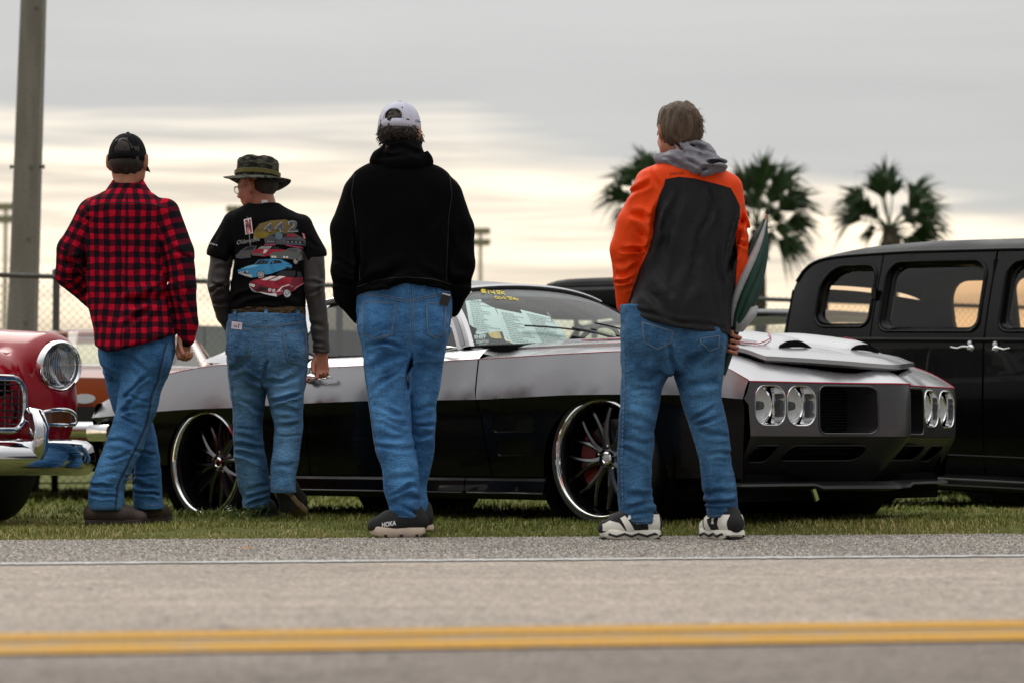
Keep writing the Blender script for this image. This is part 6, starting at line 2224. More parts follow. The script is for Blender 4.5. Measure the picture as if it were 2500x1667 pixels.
 # jeans
 hip = [(745, 1514, 1780, 0.0, 0.60), (800, 1515, 1778, 0.0, 0.62), (850, 1517, 1772, 0.0, 0.60), (890, 1518, 1766, 0.0, 0.5), (912, 1520, 1764, 0.0, 0.45)]
 lg = [(800, 1514, 1648, 0.0, 1.0), (885, 1517, 1640, 0.0, 1.0), (948, 1515, 1617, 0.0, 1.0), (1000, 1512, 1607, -0.01, 1.0), (1033, 1510, 1599, -0.01, 1.0), (1078, 1508, 1598, 0.0, 1.0), (1131, 1507, 1592, 0.0, 1.0), (1201, 1508, 1590, 0.0, 1.05), (1235, 1511, 1600, 0.0, 1.05), (1277, 1514, 1603, 0.0, 1.1)]
 rg = [(800, 1640, 1778, 0.0, 1.0), (885, 1638, 1768, 0.0, 1.0), (927, 1649, 1765, 0.0, 1.0), (966, 1659, 1761, -0.01, 1.0), (1026, 1677, 1774, -0.02, 1.0), (1075, 1694, 1780, -0.02, 1.0), (1131, 1707, 1786, -0.02, 1.05), (1201, 1715, 1797, -0.02, 1.05), (1235, 1721, 1801, -0.02, 1.1), (1262, 1726, 1801, -0.02, 1.1)]
 fl = [(1525, 995, 1600, 1010, 0.010, 7), (1520, 1020, 1598, 1030, 0.011, 7), (1530, 1045, 1598, 1040, 0.009, 7), (1515, 1070, 1595, 1075, 0.007, 7), (1515, 1100, 1590, 1112, 0.006, 8), (1515, 1205, 1598, 1215, 0.011, 7), (1525, 1230, 1600, 1228, 0.011, 6), (1520, 1252, 1600, 1256, 0.009, 6), (1680, 1020, 1760, 1000, 0.010, 7), (1690, 1040, 1772, 1028, 0.011, 7), (1700, 1070, 1778, 1062, 0.008, 7), (1705, 1110, 1782, 1105, 0.006, 8), (1718, 1205, 1795, 1195, 0.010, 7), (1722, 1228, 1798, 1220, 0.010, 6), (1650, 905, 1740, 860, 0.009, 9), (1560, 930, 1630, 890, 0.007, 10), (1665, 950, 1750, 930, 0.007, 9), (1636, 840, 1640, 915, 0.012, 6), (1530, 960, 1600, 940, 0.005, 9), (1725, 1245, 1798, 1243, 0.007, 5)]
 jo = jeans(P, hip, lg, rg, fl, m_den4, body, [(1580, 820, -0.080, 56, 0.065, 55), (1705, 825, -0.080, 56, 0.065, 55)], [(1560, 980, 35, 50, 0.45), (1720, 930, 30, 60, 0.35), (1590, 830, 40, 25, 0.3), (1735, 1100, 30, 70, 0.3), (1555, 1130, 30, 60, 0.25)], None, 61, (1490, 740), (1825, 1292), (-0.28, 0.28), hk=0.008)
 bv = bvh_of(jo)
 pocket(P, jo, [(1562, 790), (1640, 812), (1636, 840), (1600, 856), (1566, 838)], m_den4, jo)
 pocket(P, jo, [(1700, 830), (1750, 822), (1748, 850), (1728, 860), (1704, 842)], m_den4, jo)
 mb = MB()
 stitches(P, bv, [(1524, 850), (1524, 950), (1520, 1050), (1518, 1130), (1519, 1200), (1522, 1240)], mb, 6, 5, 2.4)
 P.ribbon(bv, [(1516, 1266), (1560, 1270), (1602, 1268)], 1.8, mb, 0.003)
 P.ribbon(bv, [(1727, 1258), (1765, 1254), (1800, 1248)], 1.8, mb, 0.003)
 mb.build('stitching', m_thread, jo, None, recalc=False)
 # two-tone running shoes
 m_wht = mat('shoe_white', (0.80, 0.76, 0.68), 0.6, noise=(25, 0.10))
 hz, tz_ = p(1608, 1312, 0.0), p(1464, 1312, -0.05)
 for (hp, tp) in (((hz.x, hz.y, 0.002), (tz_.x, tz_.y, 0.002)), ((p(1792, 1312).x, P.D - 0.10, 0.002), (p(1728, 1312).x, P.D + 0.13, 0.002))):
  s1, so1, pt1 = shoe(body, 'shoe', hp, tp, 0.100, 0.115, MATS['shoe_black_mesh'], m_wht, 0.034, toe_up=0.012)
  bv = bvh_of(s1)
  # white overlays laid on the upper
  h_, t_ = Vector(hp), Vector(tp)
  f_ = (t_ - h_).normalized()
  L_ = (t_ - h_).length
  sd = Vector((0, 0, 1)).cross(f_).normalized()
  def lay(poly, side_sign, mb):
   pts, tris = panel2d(poly, step=0.012)
   vs_ = []
   for a_, z_ in pts:
    o_ = h_ + f_ * (a_ * L_) + Vector((0, 0, z_)) + sd * (0.2 * side_sign)
    hit = bv.ray_cast(o_, -sd * side_sign, 0.4)
    vs_.append(hit[0] + hit[1] * 0.003 if hit[0] is not None else None)
   keep = [q for q in tris if all(vs_[i] is not None for i in q)]
   mb.add([v if v is not None else (0, 0, 0) for v in vs_], keep)
  for sg in (-1, 1):
   for poly in ([(0.02, 0.035), (0.22, 0.035), (0.24, 0.06), (0.20, 0.10), (0.03, 0.10)], [(0.62, 0.035), (0.98, 0.035), (0.98, 0.06), (0.86, 0.075), (0.72, 0.066)], [(0.46, 0.035), (0.60, 0.035), (0.70, 0.085), (0.62, 0.095)], [(0.54, 0.08), (0.60, 0.08), (0.50, 0.115), (0.44, 0.115)], [(0.34, 0.062), (0.44, 0.062), (0.42, 0.070), (0.44, 0.086), (0.34, 0.086), (0.36, 0.075)]):
    mb = MB()
    lay(poly, sg, mb)
    if mb.v:
     mb.build('overlay', m_wht, s1, 60, recalc=False)
  mb = MB()
  for k in range(6):
   a_ = 0.05 + 0.9 * k / 5
   mb.box(pt1(a_, 0, 0.003), (0.03, 0.09, 0.006))
  mb.build('outsole', m_rubber, so1, None, 'stuff')
  for sg in (-1, 1):
   mb = MB()
   pts = [pt1(a_, sg * w_, 0.012 + 0.010 * (k % 2)) for k, (a_, w_) in enumerate(((0.0, 0.30), (0.12, 0.455), (0.26, 0.475), (0.40, 0.445), (0.52, 0.465), (0.64, 0.505), (0.78, 0.50), (0.9, 0.39)))]
   mb.tube(pts, 0.0055, 5)
   mb.build('sole_wave', m_rubber, so1, 60)
 # folded golf umbrella
 um = empty('umbrella', UB)
 mb = MB()
 mb.tube([UA + ud * 0.02, UB], 0.006, 8)
 mb.build('shaft', mat('umbrella_steel', (0.45, 0.42, 0.40), 0.3, 0.9), um, 60)
 mb = MB()
 mb.tube([UA - ud * 0.008, UA - ud * 0.003, UA + ud * 0.012, UA + ud * 0.014], [0.006, 0.0088, 0.0088, 0.005], 12)
 mb.build('tip', m_rubber, um, 60)
 mb = MB()
 mb.tube([UA + ud * 0.012, UA + ud * 0.04], 0.0075, 12)
 mb.build('ferrule', mat('brass_steel', (0.5, 0.36, 0.26), 0.3, 1.0), um, 60)
 # canopy: pleated, green with white gores
 ux = ud.cross(Vector((0, 1, 0))).normalized()
 uy = ud.cross(ux).normalized()
 prof = [(0.035, 0.009), (0.06, 0.014), (0.11, 0.026), (0.18, 0.038), (0.25, 0.046), (0.32, 0.048), (0.38, 0.044), (0.43, 0.036), (0.47, 0.026), (0.50, 0.018)]
 sp_ = spline(prof, 4)
 for gore in range(8):
  mb = MB()
  rows = []
  for (h_, r_) in sp_:
   row = []
   for q in range(7):
    a = 2 * PI * (gore + q / 6) / 8 + h_ * 3.6
    pl = 1 + 0.30 * math.sin(q / 6 * PI) * min(1, h_ / 0.15) * (1 if gore % 2 else 0.75)
    rr = r_ * pl
    row.append(UA + ud * h_ + (ux * math.cos(a) + uy * math.sin(a)) * rr)
   rows.append(row)
  mb.grid(rows)
  white = gore in (1, 4)
  o = mb.build('canopy_gore', mat('umbrella_white', (0.42, 0.42, 0.44), 0.6, noise=(20, 0.15)) if white else mat('umbrella_green', (0.006, 0.045, 0.032), 0.5, noise=(20, 0.2)), um, 60, recalc=False)
 mb = MB()
 fl_ = [UA + ud * 0.41 + ux * 0.02, UA + ud * 0.39 + ux * 0.062, UA + ud * 0.43 + ux * 0.066, UA + ud * 0.51 + ux * 0.03, UA + ud * 0.52, UA + ud * 0.46 - ux * 0.01]
 mb.add([f_ + Vector((0, -0.03 + 0.012 * (i % 2), 0)) for i, f_ in enumerate(fl_)], [(0, 1, 2, 5), (2, 3, 4, 5)])
 oo = mb.build('canopy_flap', MATS['umbrella_white'], um, 60, recalc=False)
 md = oo.modifiers.new('th', 'SOLIDIFY')
 md.thickness = 0.004
 mb = MB()
 mb.tube([UA + ud * 0.49, UA + ud * 0.54, UB - ud * 0.10, UB - ud * 0.02], [0.017, 0.017, 0.015, 0.010], 12)
 mb.build('handle', mat('umbrella_green_d', (0.004, 0.03, 0.02), 0.6), um, 60)
 tag(um, 'folded green and white golf umbrella held point up', 'umbrella')
 return body
# ================================================================== cars
def car_paint(name, col, metal=0.0, rough=0.25, coat=1.0, spec=0.5, flake=0.0, dust=0.06):
 if name in MATS:
  return MATS[name]
 m, t, b = new_mat(name)
 tcn = N(t, 'ShaderNodeTexCoord')
 n = NOISE(t, tcn.outputs['Object'], 3.0, 1, 0.5)
 c = MIX(t, 1.0, col, RAMP(t, n, [(0.3, 1 - dust), (0.7, 1 + dust)]), 'MULTIPLY')
 t.links.new(c, b.inputs['Base Color'])
 r2 = NOISE(t, tcn.outputs['Object'], 5.0, 1, 0.5)
 t.links.new(RAMP(t, r2, [(0.3, rough * 0.8), (0.75, rough * 1.3)]), b.inputs['Roughness'])
 b.inputs['Metallic'].default_value = metal
 b.inputs['Specular IOR Level'].default_value = spec
 b.inputs['Coat Weight'].default_value = coat
 b.inputs['Coat Roughness'].default_value = 0.02
 return m
m_chrome = mat('chrome', (0.78, 0.78, 0.80), 0.06, 1.0)
m_chrome_d = mat('dark_chrome', (0.11, 0.11, 0.115), 0.2, 1.0)
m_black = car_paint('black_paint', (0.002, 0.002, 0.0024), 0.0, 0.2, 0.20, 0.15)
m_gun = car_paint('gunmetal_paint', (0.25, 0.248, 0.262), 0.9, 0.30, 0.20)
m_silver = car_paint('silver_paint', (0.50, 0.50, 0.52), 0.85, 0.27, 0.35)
m_pin = mat('red_pinstripe', (0.42, 0.006, 0.045), 0.4)
m_tyre = mat('tyre_rubber', (0.011, 0.011, 0.0115), 0.75, bump=(60, 0.2, 0.003))
m_void = mat('underbody_black', (0.0025, 0.0025, 0.0025), 0.9, spec=0.1)
m_trim = mat('black_trim', (0.006, 0.006, 0.006), 0.5)
m_glass = glass_mat('car_glass', (0.80, 0.88, 0.86), 0.05)
m_glass_d = glass_mat('dark_car_glass', (0.16, 0.165, 0.17), 0.07)
m_seat = mat('black_vinyl', (0.008, 0.008, 0.008), 0.5)
def car_root(name, org, yaw):
 o = empty(name, org)
 o.rotation_euler = (0, 0, yaw)
 LOCAL.add(o.name)
 return o
def sub_root(name, parent, loc=(0, 0, 0)):
 o = bpy.data.objects.new(name, None)
 COL.objects.link(o)
 o.parent = parent
 o.location = loc
 LOCAL.add(o.name)
 return o
def panel(name, outer, mapf, m, parent, holes=(), lines=(), step=0.05, estep=None, smooth=25, thick=0.0, flip=False):
 pts, tris = panel2d(outer, holes, lines, step, estep)
 mb = MB()
 mb.add([mapf(a, b) for a, b in pts], tris)
 o = mb.build(name, m, parent, smooth, recalc=True)
 if thick:
  md = o.modifiers.new('thickness', 'SOLIDIFY')
  md.thickness = thick
  md.offset = 0
 return o
def arc(cx, cz, rx, rz, a0, a1, n=24):
 return [(cx + rx * math.cos(a), cz + rz * math.sin(a)) for a in np.linspace(math.radians(a0), math.radians(a1), n)]
def road_wheel(parent, x, yc, z, sgn, Rt, Rr, dish, wid, nsp, red=True, style='fork'):
 """sgn: outward direction along y; yc: outer lip plane"""
 w = sub_root('wheel', parent, (x, yc, z))
 o = Vector((0, 0, 0))
 ax = Vector((0, sgn, 0))
 mb = MB()
 mb.lathe([(Rr - 0.006, -0.012), (Rr + 0.004, -0.002), (Rr + 0.012, 0.002), (Rr + (Rt - Rr) * 0.5, 0.004), (Rt - 0.014, -0.010), (Rt - 0.004, -0.026), (Rt, -0.045), (Rt, -wid + 0.03), (Rt - 0.02, -wid), (Rr, -wid)], o, ax, 72)
 mb.build('tyre', m_tyre, w, 40)
 rim = MB()
 rim.lathe([(Rr + 0.004, -0.006), (Rr + 0.005, 0.004), (Rr - 0.003, 0.006), (Rr - 0.008, 0.002), (Rr - 0.011, -0.006), (Rr - 0.013, -0.012)], o, ax, 72)
 ro = rim.build('rim_lip', m_chrome, w, 40)
 mb = MB()
 mb.lathe([(Rr - 0.013, -0.012), (Rr - 0.024, -0.03), (Rr - 0.036, -wid * 0.6), (Rr - 0.03, -wid + 0.01)], o, ax, 72)
 mb.build('barrel', mat('barrel_dark', (0.02, 0.02, 0.021), 0.2, 0.9), w, 40)
 # hub
 mb = MB()
 mb.lathe([(0.0, -dish + 0.022), (0.018, -dish + 0.022), (0.022, -dish + 0.026), (0.030, -dish + 0.022), (0.034, -dish + 0.006)], o, ax, 24)
 mb.build('centre_cap', m_chrome, w, 40)
 mb = MB()
 mb.lathe([(0.034, -dish + 0.006), (0.062, -dish + 0.002), (0.078, -dish - 0.008), (0.078, -dish - 0.04), (0.0, -dish - 0.04)], o, ax, 32)
 mb.build('hub', m_chrome_d, w, 40)
 for k in range(5):
  a = 2 * PI * k / 5 + 0.3
  c_ = Vector((0.055 * math.cos(a), sgn * (-dish + 0.004), 0.055 * math.sin(a)))
  mb = MB()
  mb.lathe([(0.0, 0.012), (0.006, 0.010), (0.008, 0.004), (0.008, -0.004)], c_, ax, 10)
  mb.build('lug_nut', m_chrome, w, 40)
 sp = None
 for k in range(nsp):
  a = 2 * PI * k / nsp + 0.2
  mb = MB()
  for s_ in (-1, 1):
   pts, rs = [], []
   for q in range(9):
    t_ = q / 8
    r_ = 0.050 + (Rr - 0.034 - 0.050) * t_
    da = s_ * (0.02 + 0.24 * max(0.0, (t_ - 0.22) / 0.78) ** 0.75) * (7 / nsp)
    dd = -dish - 0.010 + 0.020 * math.sin(t_ * PI * 0.6) - (0.014 * t_)
    pts.append(Vector((r_ * math.cos(a + da), sgn * dd, r_ * math.sin(a + da))))
    rs.append(0.027 - 0.0135 * min(1, t_ * 1.5))
   mb.tube(pts, rs, 8, sq=(0.85, 1.1))
  mb.build('spoke', m_chrome_d, w, 35)
 mb = MB()
 mb.lathe([(0.06, -dish - 0.05), (Rr * 0.68, -dish - 0.05), (Rr * 0.68, -dish - 0.075), (0.06, -dish - 0.075)], o, ax, 48)
 mb.build('brake_disc', mat('disc_steel', (0.10, 0.10, 0.10), 0.4, 0.8), w, 40)
 if red:
  mb = MB()
  rows = []
  for a in np.linspace(2.45, 3.85, 12):
   rows.append([Vector((r_ * math.cos(a), sgn * d_, r_ * math.sin(a))) for r_, d_ in ((Rr * 0.42, -dish - 0.03), (Rr * 0.74, -dish - 0.03), (Rr * 0.76, -dish - 0.09), (Rr * 0.42, -dish - 0.09))])
  mb.grid(rows, closed=True)
  mb.fan(rows[0])
  mb.fan(rows[-1])
  mb.build('brake_caliper', mat('caliper_red', (0.15, 0.004, 0.004), 0.4), w, 40)
 return w
class Lens(Person):
 """pixel work on a car's surface: looks along the camera's own rays only to find where a thing lies"""
 def __init__(s, mw, D):
  s.D = D
  s.inv = mw.inverted()
 def drop(s, bv, px, py, off=0.002):
  o_ = Vector((0, 0, CAM_H))
  d_ = (W(px, py, 10.0) - o_).normalized()
  o2 = s.inv @ o_
  d2 = (s.inv.to_3x3() @ d_).normalized()
  h = bv.ray_cast(o2, d2, 60)
  if h[0] is None:
   return None
  n = h[1].normalized()
  if n.dot(d2) > 0:
   n = -n
  return h[0] + n * off
# ------------------------------------------------------------------ the grey and black coupe (1960s muscle car)
FB_ORG = Vector((0.99886, 11.50725, 0.0))
CAR_YAW = -math.radians(43)
hwc = hermite([-3.86, -3.58, -3.2, -2.7, -2.0, -1.0, 0, 0.2, 0.4, 0.6, 0.75, 0.80, 0.86], [0.80, 0.862, 0.905, 0.925, 0.922, 0.918, 0.925, 0.916, 0.895, 0.866, 0.841, 0.829, 0.80])
zcr = hermite([-3.86, -3.58, -3.1, -2.71, -2.5, -2.0, -1.47, -0.76, -0.13, 0.44, 0.72, 0.86], [0.545, 0.552, 0.572, 0.582, 0.584, 0.598, 0.605, 0.602, 0.614, 0.606, 0.588, 0.572])
zsh0 = hermite([-3.86, -3.56, -3.0, -2.6, -2.2, -1.93, -1.53, -0.77, -0.2, 0.19, 0.5, 0.78, 0.86], [0.62, 0.685, 0.785, 0.812, 0.800, 0.779, 0.781, 0.794, 0.803, 0.806, 0.778, 0.708, 0.672])
hws = lambda x: hwc(x) - 0.062 + 0.03 * smoothstep(0.4, 0.8, x)
zcen = hermite([-3.86, -3.4, -2.95, -2.0, -0.8, -0.3, 0.2, 0.6, 0.85, 1.0], [0.72, 0.82, 0.872, 0.88, 0.905, 0.893, 0.862, 0.806, 0.755, 0.72])
xn = hermite([0.0, 0.05, 0.10, 0.15, 0.25, 0.41, 0.45, 0.60, 0.72, 0.78, 0.80, 0.82, 0.836, 0.86], [1.035, 1.028, 1.000, 0.955, 0.905, 0.862, 0.850, 0.822, 0.802, 0.790, 0.785, 0.778, 0.768, 0.70])
def fb_top(x, y):
 w = float(hws(x)) if x < 0.86 else float(hws(0.86))
 a = abs(y)
 zs_ = float(zsh0(x))
 z = zs_ + (float(zcen(x)) - zs_) * (1 - min(1, a / w) ** 2.2)
 e = float(xn(a)) - x
 if e < 0.5:
  z = 0.660 + (z - 0.660) * (1 - math.exp(-max(0, e) / 0.085))
 return z
XS_ = np.linspace(-3.86, 0.80, 160)
zsh = hermite(XS_, [fb_top(x, float(hws(x))) for x in XS_])
def fb_side(s):
 def f(x, z):
  zc_, w = float(zcr(x)), float(hwc(x))
  if z >= zc_:
   t_ = (z - zc_) / max(0.03, float(zsh(x)) - zc_)
   y = w - (w - float(hws(x))) * max(0, t_) ** 1.1
  else:
   u = (zc_ - z) / (zc_ - 0.15)
   y = w - 0.006 - 0.020 * min(1, u * 8) - 0.045 * u ** 1.6
  return (x, s * y, z)
 return f
def make_muscle_car():
 root = car_root('muscle_car', FB_ORG, CAR_YAW)
 tag(root, 'low grey and black two-tone muscle coupe with hood ajar and price on windshield', 'car')
 bpy.context.view_layer.update()
 mw = Matrix.Translation(FB_ORG) @ Matrix.Rotation(CAR_YAW, 4, 'Z')
 # ---------------- dark inner shell (shows only in the gaps)
 mb = MB()
 for s in (-1, 1):
  rows = []
  for x in np.arange(-3.78, 0.76, 0.06):
   r_ = []
   for z in np.linspace(0.24, 1.0, 9):
    zz = z if z < 1 else 1
    zz = 0.24 + (float(zsh(x)) - 0.035 - 0.24) * (z - 0.24) / 0.76
    p_ = fb_side(s)(x, zz)
    r_.append((p_[0], p_[1] - s * 0.03, p_[2]))
   rows.append(r_)
  cut = [i for i, r_ in enumerate(rows)]
  # leave out the wheel housings
  vs_, fs_ = [p_ for r_ in rows for p_ in r_], []
  n = 9
  for i in range(len(rows) - 1):
   for j in range(n - 1):
    c_ = rows[i][j]
    if any(abs(c_[0] + 0.03 - wx) < 0.40 and c_[2] < 0.66 for wx in (0.0, -2.743)):
     continue
    fs_.append((i * n + j, i * n + j + 1, (i + 1) * n + j + 1, (i + 1) * n + j))
  mb.add(vs_, fs_)
 mb.box((-1.4, 0, 0.20), (4.2, 1.55, 0.12))
 mb.box((0.25, 0, 0.42), (0.9, 0.9, 0.42))
 mb.box((-3.1, 0, 0.45), (1.2, 1.2, 0.4))
 for wx in (0.0, -2.743):
  for s in (-1, 1):
   mb.lathe([(0.40, 0.0), (0.40, -0.34), (0.0, -0.34)], (wx, s * 0.86, 0.33), (0, s, 0), 32)
 mb.build('inner_shell', m_void, root, None)
 # ---------------- side panels
 ARCH_F, ARCH_R = (0.0, 0.285, 0.352, 0.312), (-2.743, 0.262, 0.350, 0.310)
 for s in (-1, 1):
  sd = fb_side(s)
  def up(x0, x1):
   return [(x, float(zsh(x))) for x in np.linspace(x0, x1, 24)]
  def mid(x0, x1, n=24):
   return [(x, float(zcr(x))) for x in np.linspace(x0, x1, n)]
  slant = lambda z: 0.085 * (0.82 - z) / 0.52 * 1.0
  # fender
  af = arc(*ARCH_F, 172, 8)
  lowf = [(-0.775 + slant(0.24), 0.242), (-0.36, 0.242)]
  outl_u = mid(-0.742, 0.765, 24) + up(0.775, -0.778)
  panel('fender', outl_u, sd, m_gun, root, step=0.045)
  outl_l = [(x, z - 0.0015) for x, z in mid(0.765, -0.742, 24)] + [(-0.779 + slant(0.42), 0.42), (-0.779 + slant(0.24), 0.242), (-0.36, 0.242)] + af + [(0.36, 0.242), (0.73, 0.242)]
  panel('lower_fender', outl_l, sd, m_black, root, step=0.045, holes=[rrect(-0.66, -0.40, 0.446, 0.525, 0.02), rrect(-0.645, -0.415, 0.337, 0.415, 0.02)])
  # vents: recessed ramps behind the front wheel
  for (x0, x1, z0, z1) in ((-0.66, -0.40, 0.446, 0.525), (-0.645, -0.415, 0.337, 0.415)):
   ring = rrect(x0, x1, z0, z1, 0.02)
   mb = MB()
   mb.grid([[sd(*q) for q in ring], [(sd(*q)[0], sd(*q)[1] - s * (0.002 + 0.020 * (q[0] - x0) / (x1 - x0)), q[1] + 0.006) for q in ring]], closed=True)
   mb.fan([(sd(*q)[0], sd(*q)[1] - s * (0.002 + 0.020 * (q[0] - x0) / (x1 - x0)), q[1] + 0.006) for q in ring])
   mb.build('side_vent', m_black, root, 30)
  # door
  xd0, xd1 = -1.955, -0.787
  panel('door', [(xd0, float(zcr(xd0)))] + mid(xd0, xd1 + slant(0.6), 20) + up(xd1, xd0), sd, m_gun, root, step=0.05)
  panel('lower_door', [(x, z - 0.0015) for x, z in mid(xd1 + slant(0.6), xd0, 20)] + [(xd0 + 0.01, 0.242), (xd1 + slant(0.24), 0.242)], sd, m_black, root, step=0.05)
  # quarter
  ar = arc(*ARCH_R, 176, 4)
  panel('quarter_panel', [(x, z) for x, z in mid(-3.84, -1.963, 30)] + up(-1.963, -3.84), sd, m_gun, root, step=0.05)
  panel('lower_quarter', [(x, z - 0.0015) for x, z in mid(-1.963, -3.84, 30)] + [(-3.80, 0.33), (-3.2, 0.285)] + ar + [(-2.38, 0.242), (-1.953, 0.242)], sd, m_black, root, step=0.05)
  # arch lips
  for A in (ARCH_F, ARCH_R):
   mb = MB()
   aa = arc(*A, 172, 8, 30)
   mb.grid([[sd(*q) for q in aa], [(sd(*q)[0], sd(*q)[1] - s * 0.06, q[1]) for q in aa]])
   mb.build('arch_lip', m_black, root, 40)
  # rocker panel with a bright lower edge
  for (x0, x1) in ((-2.40, -0.862), (-0.855, -0.345)):
   mb = MB()
   rows = []
   for x in np.linspace(x0, x1, 14):
    y0 = fb_side(1)(x, 0.24)[1]
    rows.append([(x, s * (y0 - 0.004), 0.238), (x, s * (y0 + 0.012), 0.222), (x, s * (y0 + 0.016), 0.172), (x, s * (y0 + 0.004), 0.162), (x, s * (y0 - 0.03), 0.135), (x, s * (y0 - 0.2), 0.13)])
   mb.grid(rows)
   mb.build('rocker_panel', m_black, root, 20)
   mb = MB()
   mb.tube([(x, s * (fb_side(1)(x, 0.24)[1] + 0.012), 0.166) for x in np.linspace(x0 + 0.01, x1 - 0.01, 8)], 0.0042, 6)
   mb.build('rocker_trim', mat('satin_trim', (0.22, 0.22, 0.23), 0.35, 0.9), root, 60)
  # shoulder: silver strip from the pin line inwards to the glass
  rows = []
  for x in np.linspace(-2.0, -0.783, 26):
   rr = []
   for q in np.linspace(0, 1, 7):
    y = float(hws(x)) * (1 - q) + 0.775 * q
    z = float(zsh(x)) + 0.052 * math.sin(q * PI / 2)
    rr.append((x, s * y, z))
   rows.append(rr)
  mb = MB()
  mb.grid(rows)
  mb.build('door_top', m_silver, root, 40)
  mb = MB()
  mb.tube([(x, s * (float(hws(x)) + 0.001), float(zsh(x)) + 0.001) for x in np.linspace(-3.2, 0.775, 60)], 0.0017, 5)
  mb.build('pinstripe', m_pin, root, 60)
  # door handle
  h = sub_root('door_handle', root, (-1.84, s * 0.905, 0.722))
  mb = MB()
  mb.lathe([(0.0, 0.024), (0.018, 0.02), (0.026, 0.008), (0.027, -0.01)], (-0.065, 0, 0.0), (0, s, 0), 20)
  mb.build('push_button', m_chrome, h, 40)
  mb = MB()
  mb.tube([(-0.07, s * 0.004, 0.012), (-0.05, s * 0.026, 0.014), (0.0, s * 0.032, 0.010), (0.06, s * 0.028, 0.008), (0.085, s * 0.014, 0.006), (0.088, 0, 0.004)], [0.012, 0.012, 0.010, 0.009, 0.008, 0.007], 10, sq=(0.55, 1.0))
  mb.tube([(-0.06, s * 0.010, -0.006), (0.0, s * 0.018, -0.004), (0.075, s * 0.012, 0.0)], [0.008, 0.006, 0.005], 8, sq=(0.6, 1.0))
  mb.build('grip', m_chrome, h, 40)
 # ---------------- tops
 nose_edge = lambda a0, a1, n: [(float(xn(a)) - 0.001, a) for a in np.linspace(a0, a1, n)]
 hood_f = hermite([0.0, 0.10, 0.3, 0.5, 0.585], [0.945, 0.93, 0.84, 0.745, 0.70])
 hood_w = hermite([-0.75, 0.2, 0.6, 0.70], [0.665, 0.63, 0.595, 0.585])
 for s in (-1, 1):
  sh = [(x, float(hws(x))) for x in np.linspace(-0.779, 0.72, 24)]
  fr = nose_edge(0.80, 0.0, 26)
  hf = [(float(hood_f(a)) - 0.03, a) for a in np.linspace(0.0, 0.575, 12)]
  he = [(x, float(hood_w(x)) + 0.004) for x in np.linspace(0.665, -0.75, 16)] + [(-0.86, 0.72), (-0.86, 0.765), (-0.779, 0.785)]
  poly = sh + fr + hf + he
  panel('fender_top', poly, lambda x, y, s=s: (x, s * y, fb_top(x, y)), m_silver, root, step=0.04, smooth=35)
 # hood: slightly ajar, with two scoops
 ho = sub_root('hood', root)
 outl = [(float(hood_f(abs(a))), a) for a in np.linspace(-0.585, 0.585, 31)] + [(x, float(hood_w(x))) for x in np.linspace(0.66, -0.72, 14)] + [(x, -float(hood_w(x))) for x in np.linspace(-0.72, 0.66, 14)]
 def hz(x, y):
  z0 = float(zcen(x))
  w = float(hws(min(x, 0.86)))
  z = float(zsh0(min(x, .86))) + (z0 - float(zsh0(min(x, .86)))) * (1 - min(1, abs(y) / w) ** 2.2)
  lift = 0.008 + 0.018 * float(smoothstep(-0.6, 0.7, x))
  # twin scoop humps and centre crease
  b = 0.0
  for sc_ in (-1, 1):
   dy = (y - sc_ * 0.27) / 0.155
   if abs(dy) < 1:
    b += 0.046 * (1 - dy * dy) ** 1.2 * float(smoothstep(-0.55, 0.30, x)) * (1 - float(smoothstep(0.60, 0.64, x)))
  edge = 0.012 * float(smoothstep(0.0, 0.12, float(hood_f(min(0.585, abs(y)))) - x))
  return z + lift + b + edge - 0.010
 holes = []
 panel('hood_skin', outl, lambda x, y: (x, y, hz(x, y)), m_silver, ho, step=0.032, smooth=38)
 mb = MB()
 oo = dens(outl, 0.03)
 mb.grid([[(x, y, hz(x, y)) for x, y in oo], [(x, y, hz(x, y) - 0.018) for x, y in oo], [(x * 0.97, y * 0.96, hz(x, y) - 0.028) for x, y in oo]], closed=True)
 mb.build('hood_edge', m_silver, ho, 30)
 panel('hood_liner', [(x * 0.97, y * 0.95) for x, y in outl], lambda x, y: (x, y, hz(x / 0.97, y / 0.95) - 0.030), m_void, ho, step=0.08, smooth=40)
 for sc_ in (-1, 1):
  mb = MB()
  ys_ = np.linspace(-0.118, 0.118, 17)
  zb = hz(0.645, sc_ * 0.27) + 0.001
  top_ = [(sc_ * 0.27 + y, zb + max(0.001, 0.046 * (1 - (y / 0.155) ** 2) ** 1.2 - 0.011)) for y in ys_]
  ring = [(sc_ * 0.27 + y, zb) for y in ys_[::-1]]
  loop = top_ + ring
  mb.fan([(0.637, y, z) for y, z in loop])
  mb.grid([[(0.637, y, z) for y, z in loop], [(0.52, y, z - 0.004) for y, z in loop]], closed=True)
  mb.build('scoop_opening', m_void, ho, 40)
  # dark painted scoop flank with red stripe
  mb = MB()
  rows = []
  for x in np.linspace(-0.45, 0.52, 20):
   rr = []
   for q in np.linspace(0, 1, 6):
    yy = sc_ * (0.27 + (0.13 + 0.10 * q) * 1.0)
    rr.append((x, yy, hz(x, yy) + 0.006))
   rows.append(rr)
  mb.grid(rows)
  mb.build('hood_stripe', m_gun, ho, 40)
  mb = MB()
  pth = [(-0.45, 0.50)] + [(0.30, 0.50), (0.46, 0.47), (0.54, 0.42), (0.56, 0.36), (0.50, 0.30)]
  pth = [tuple(q) for q in spline(pth, 6)]
  mb.tube([(x, sc_ * y, hz(x, sc_ * y) + 0.007) for x, y in pth], 0.0026, 5)
  mb.build('pinstripe', m_pin, ho, 60)
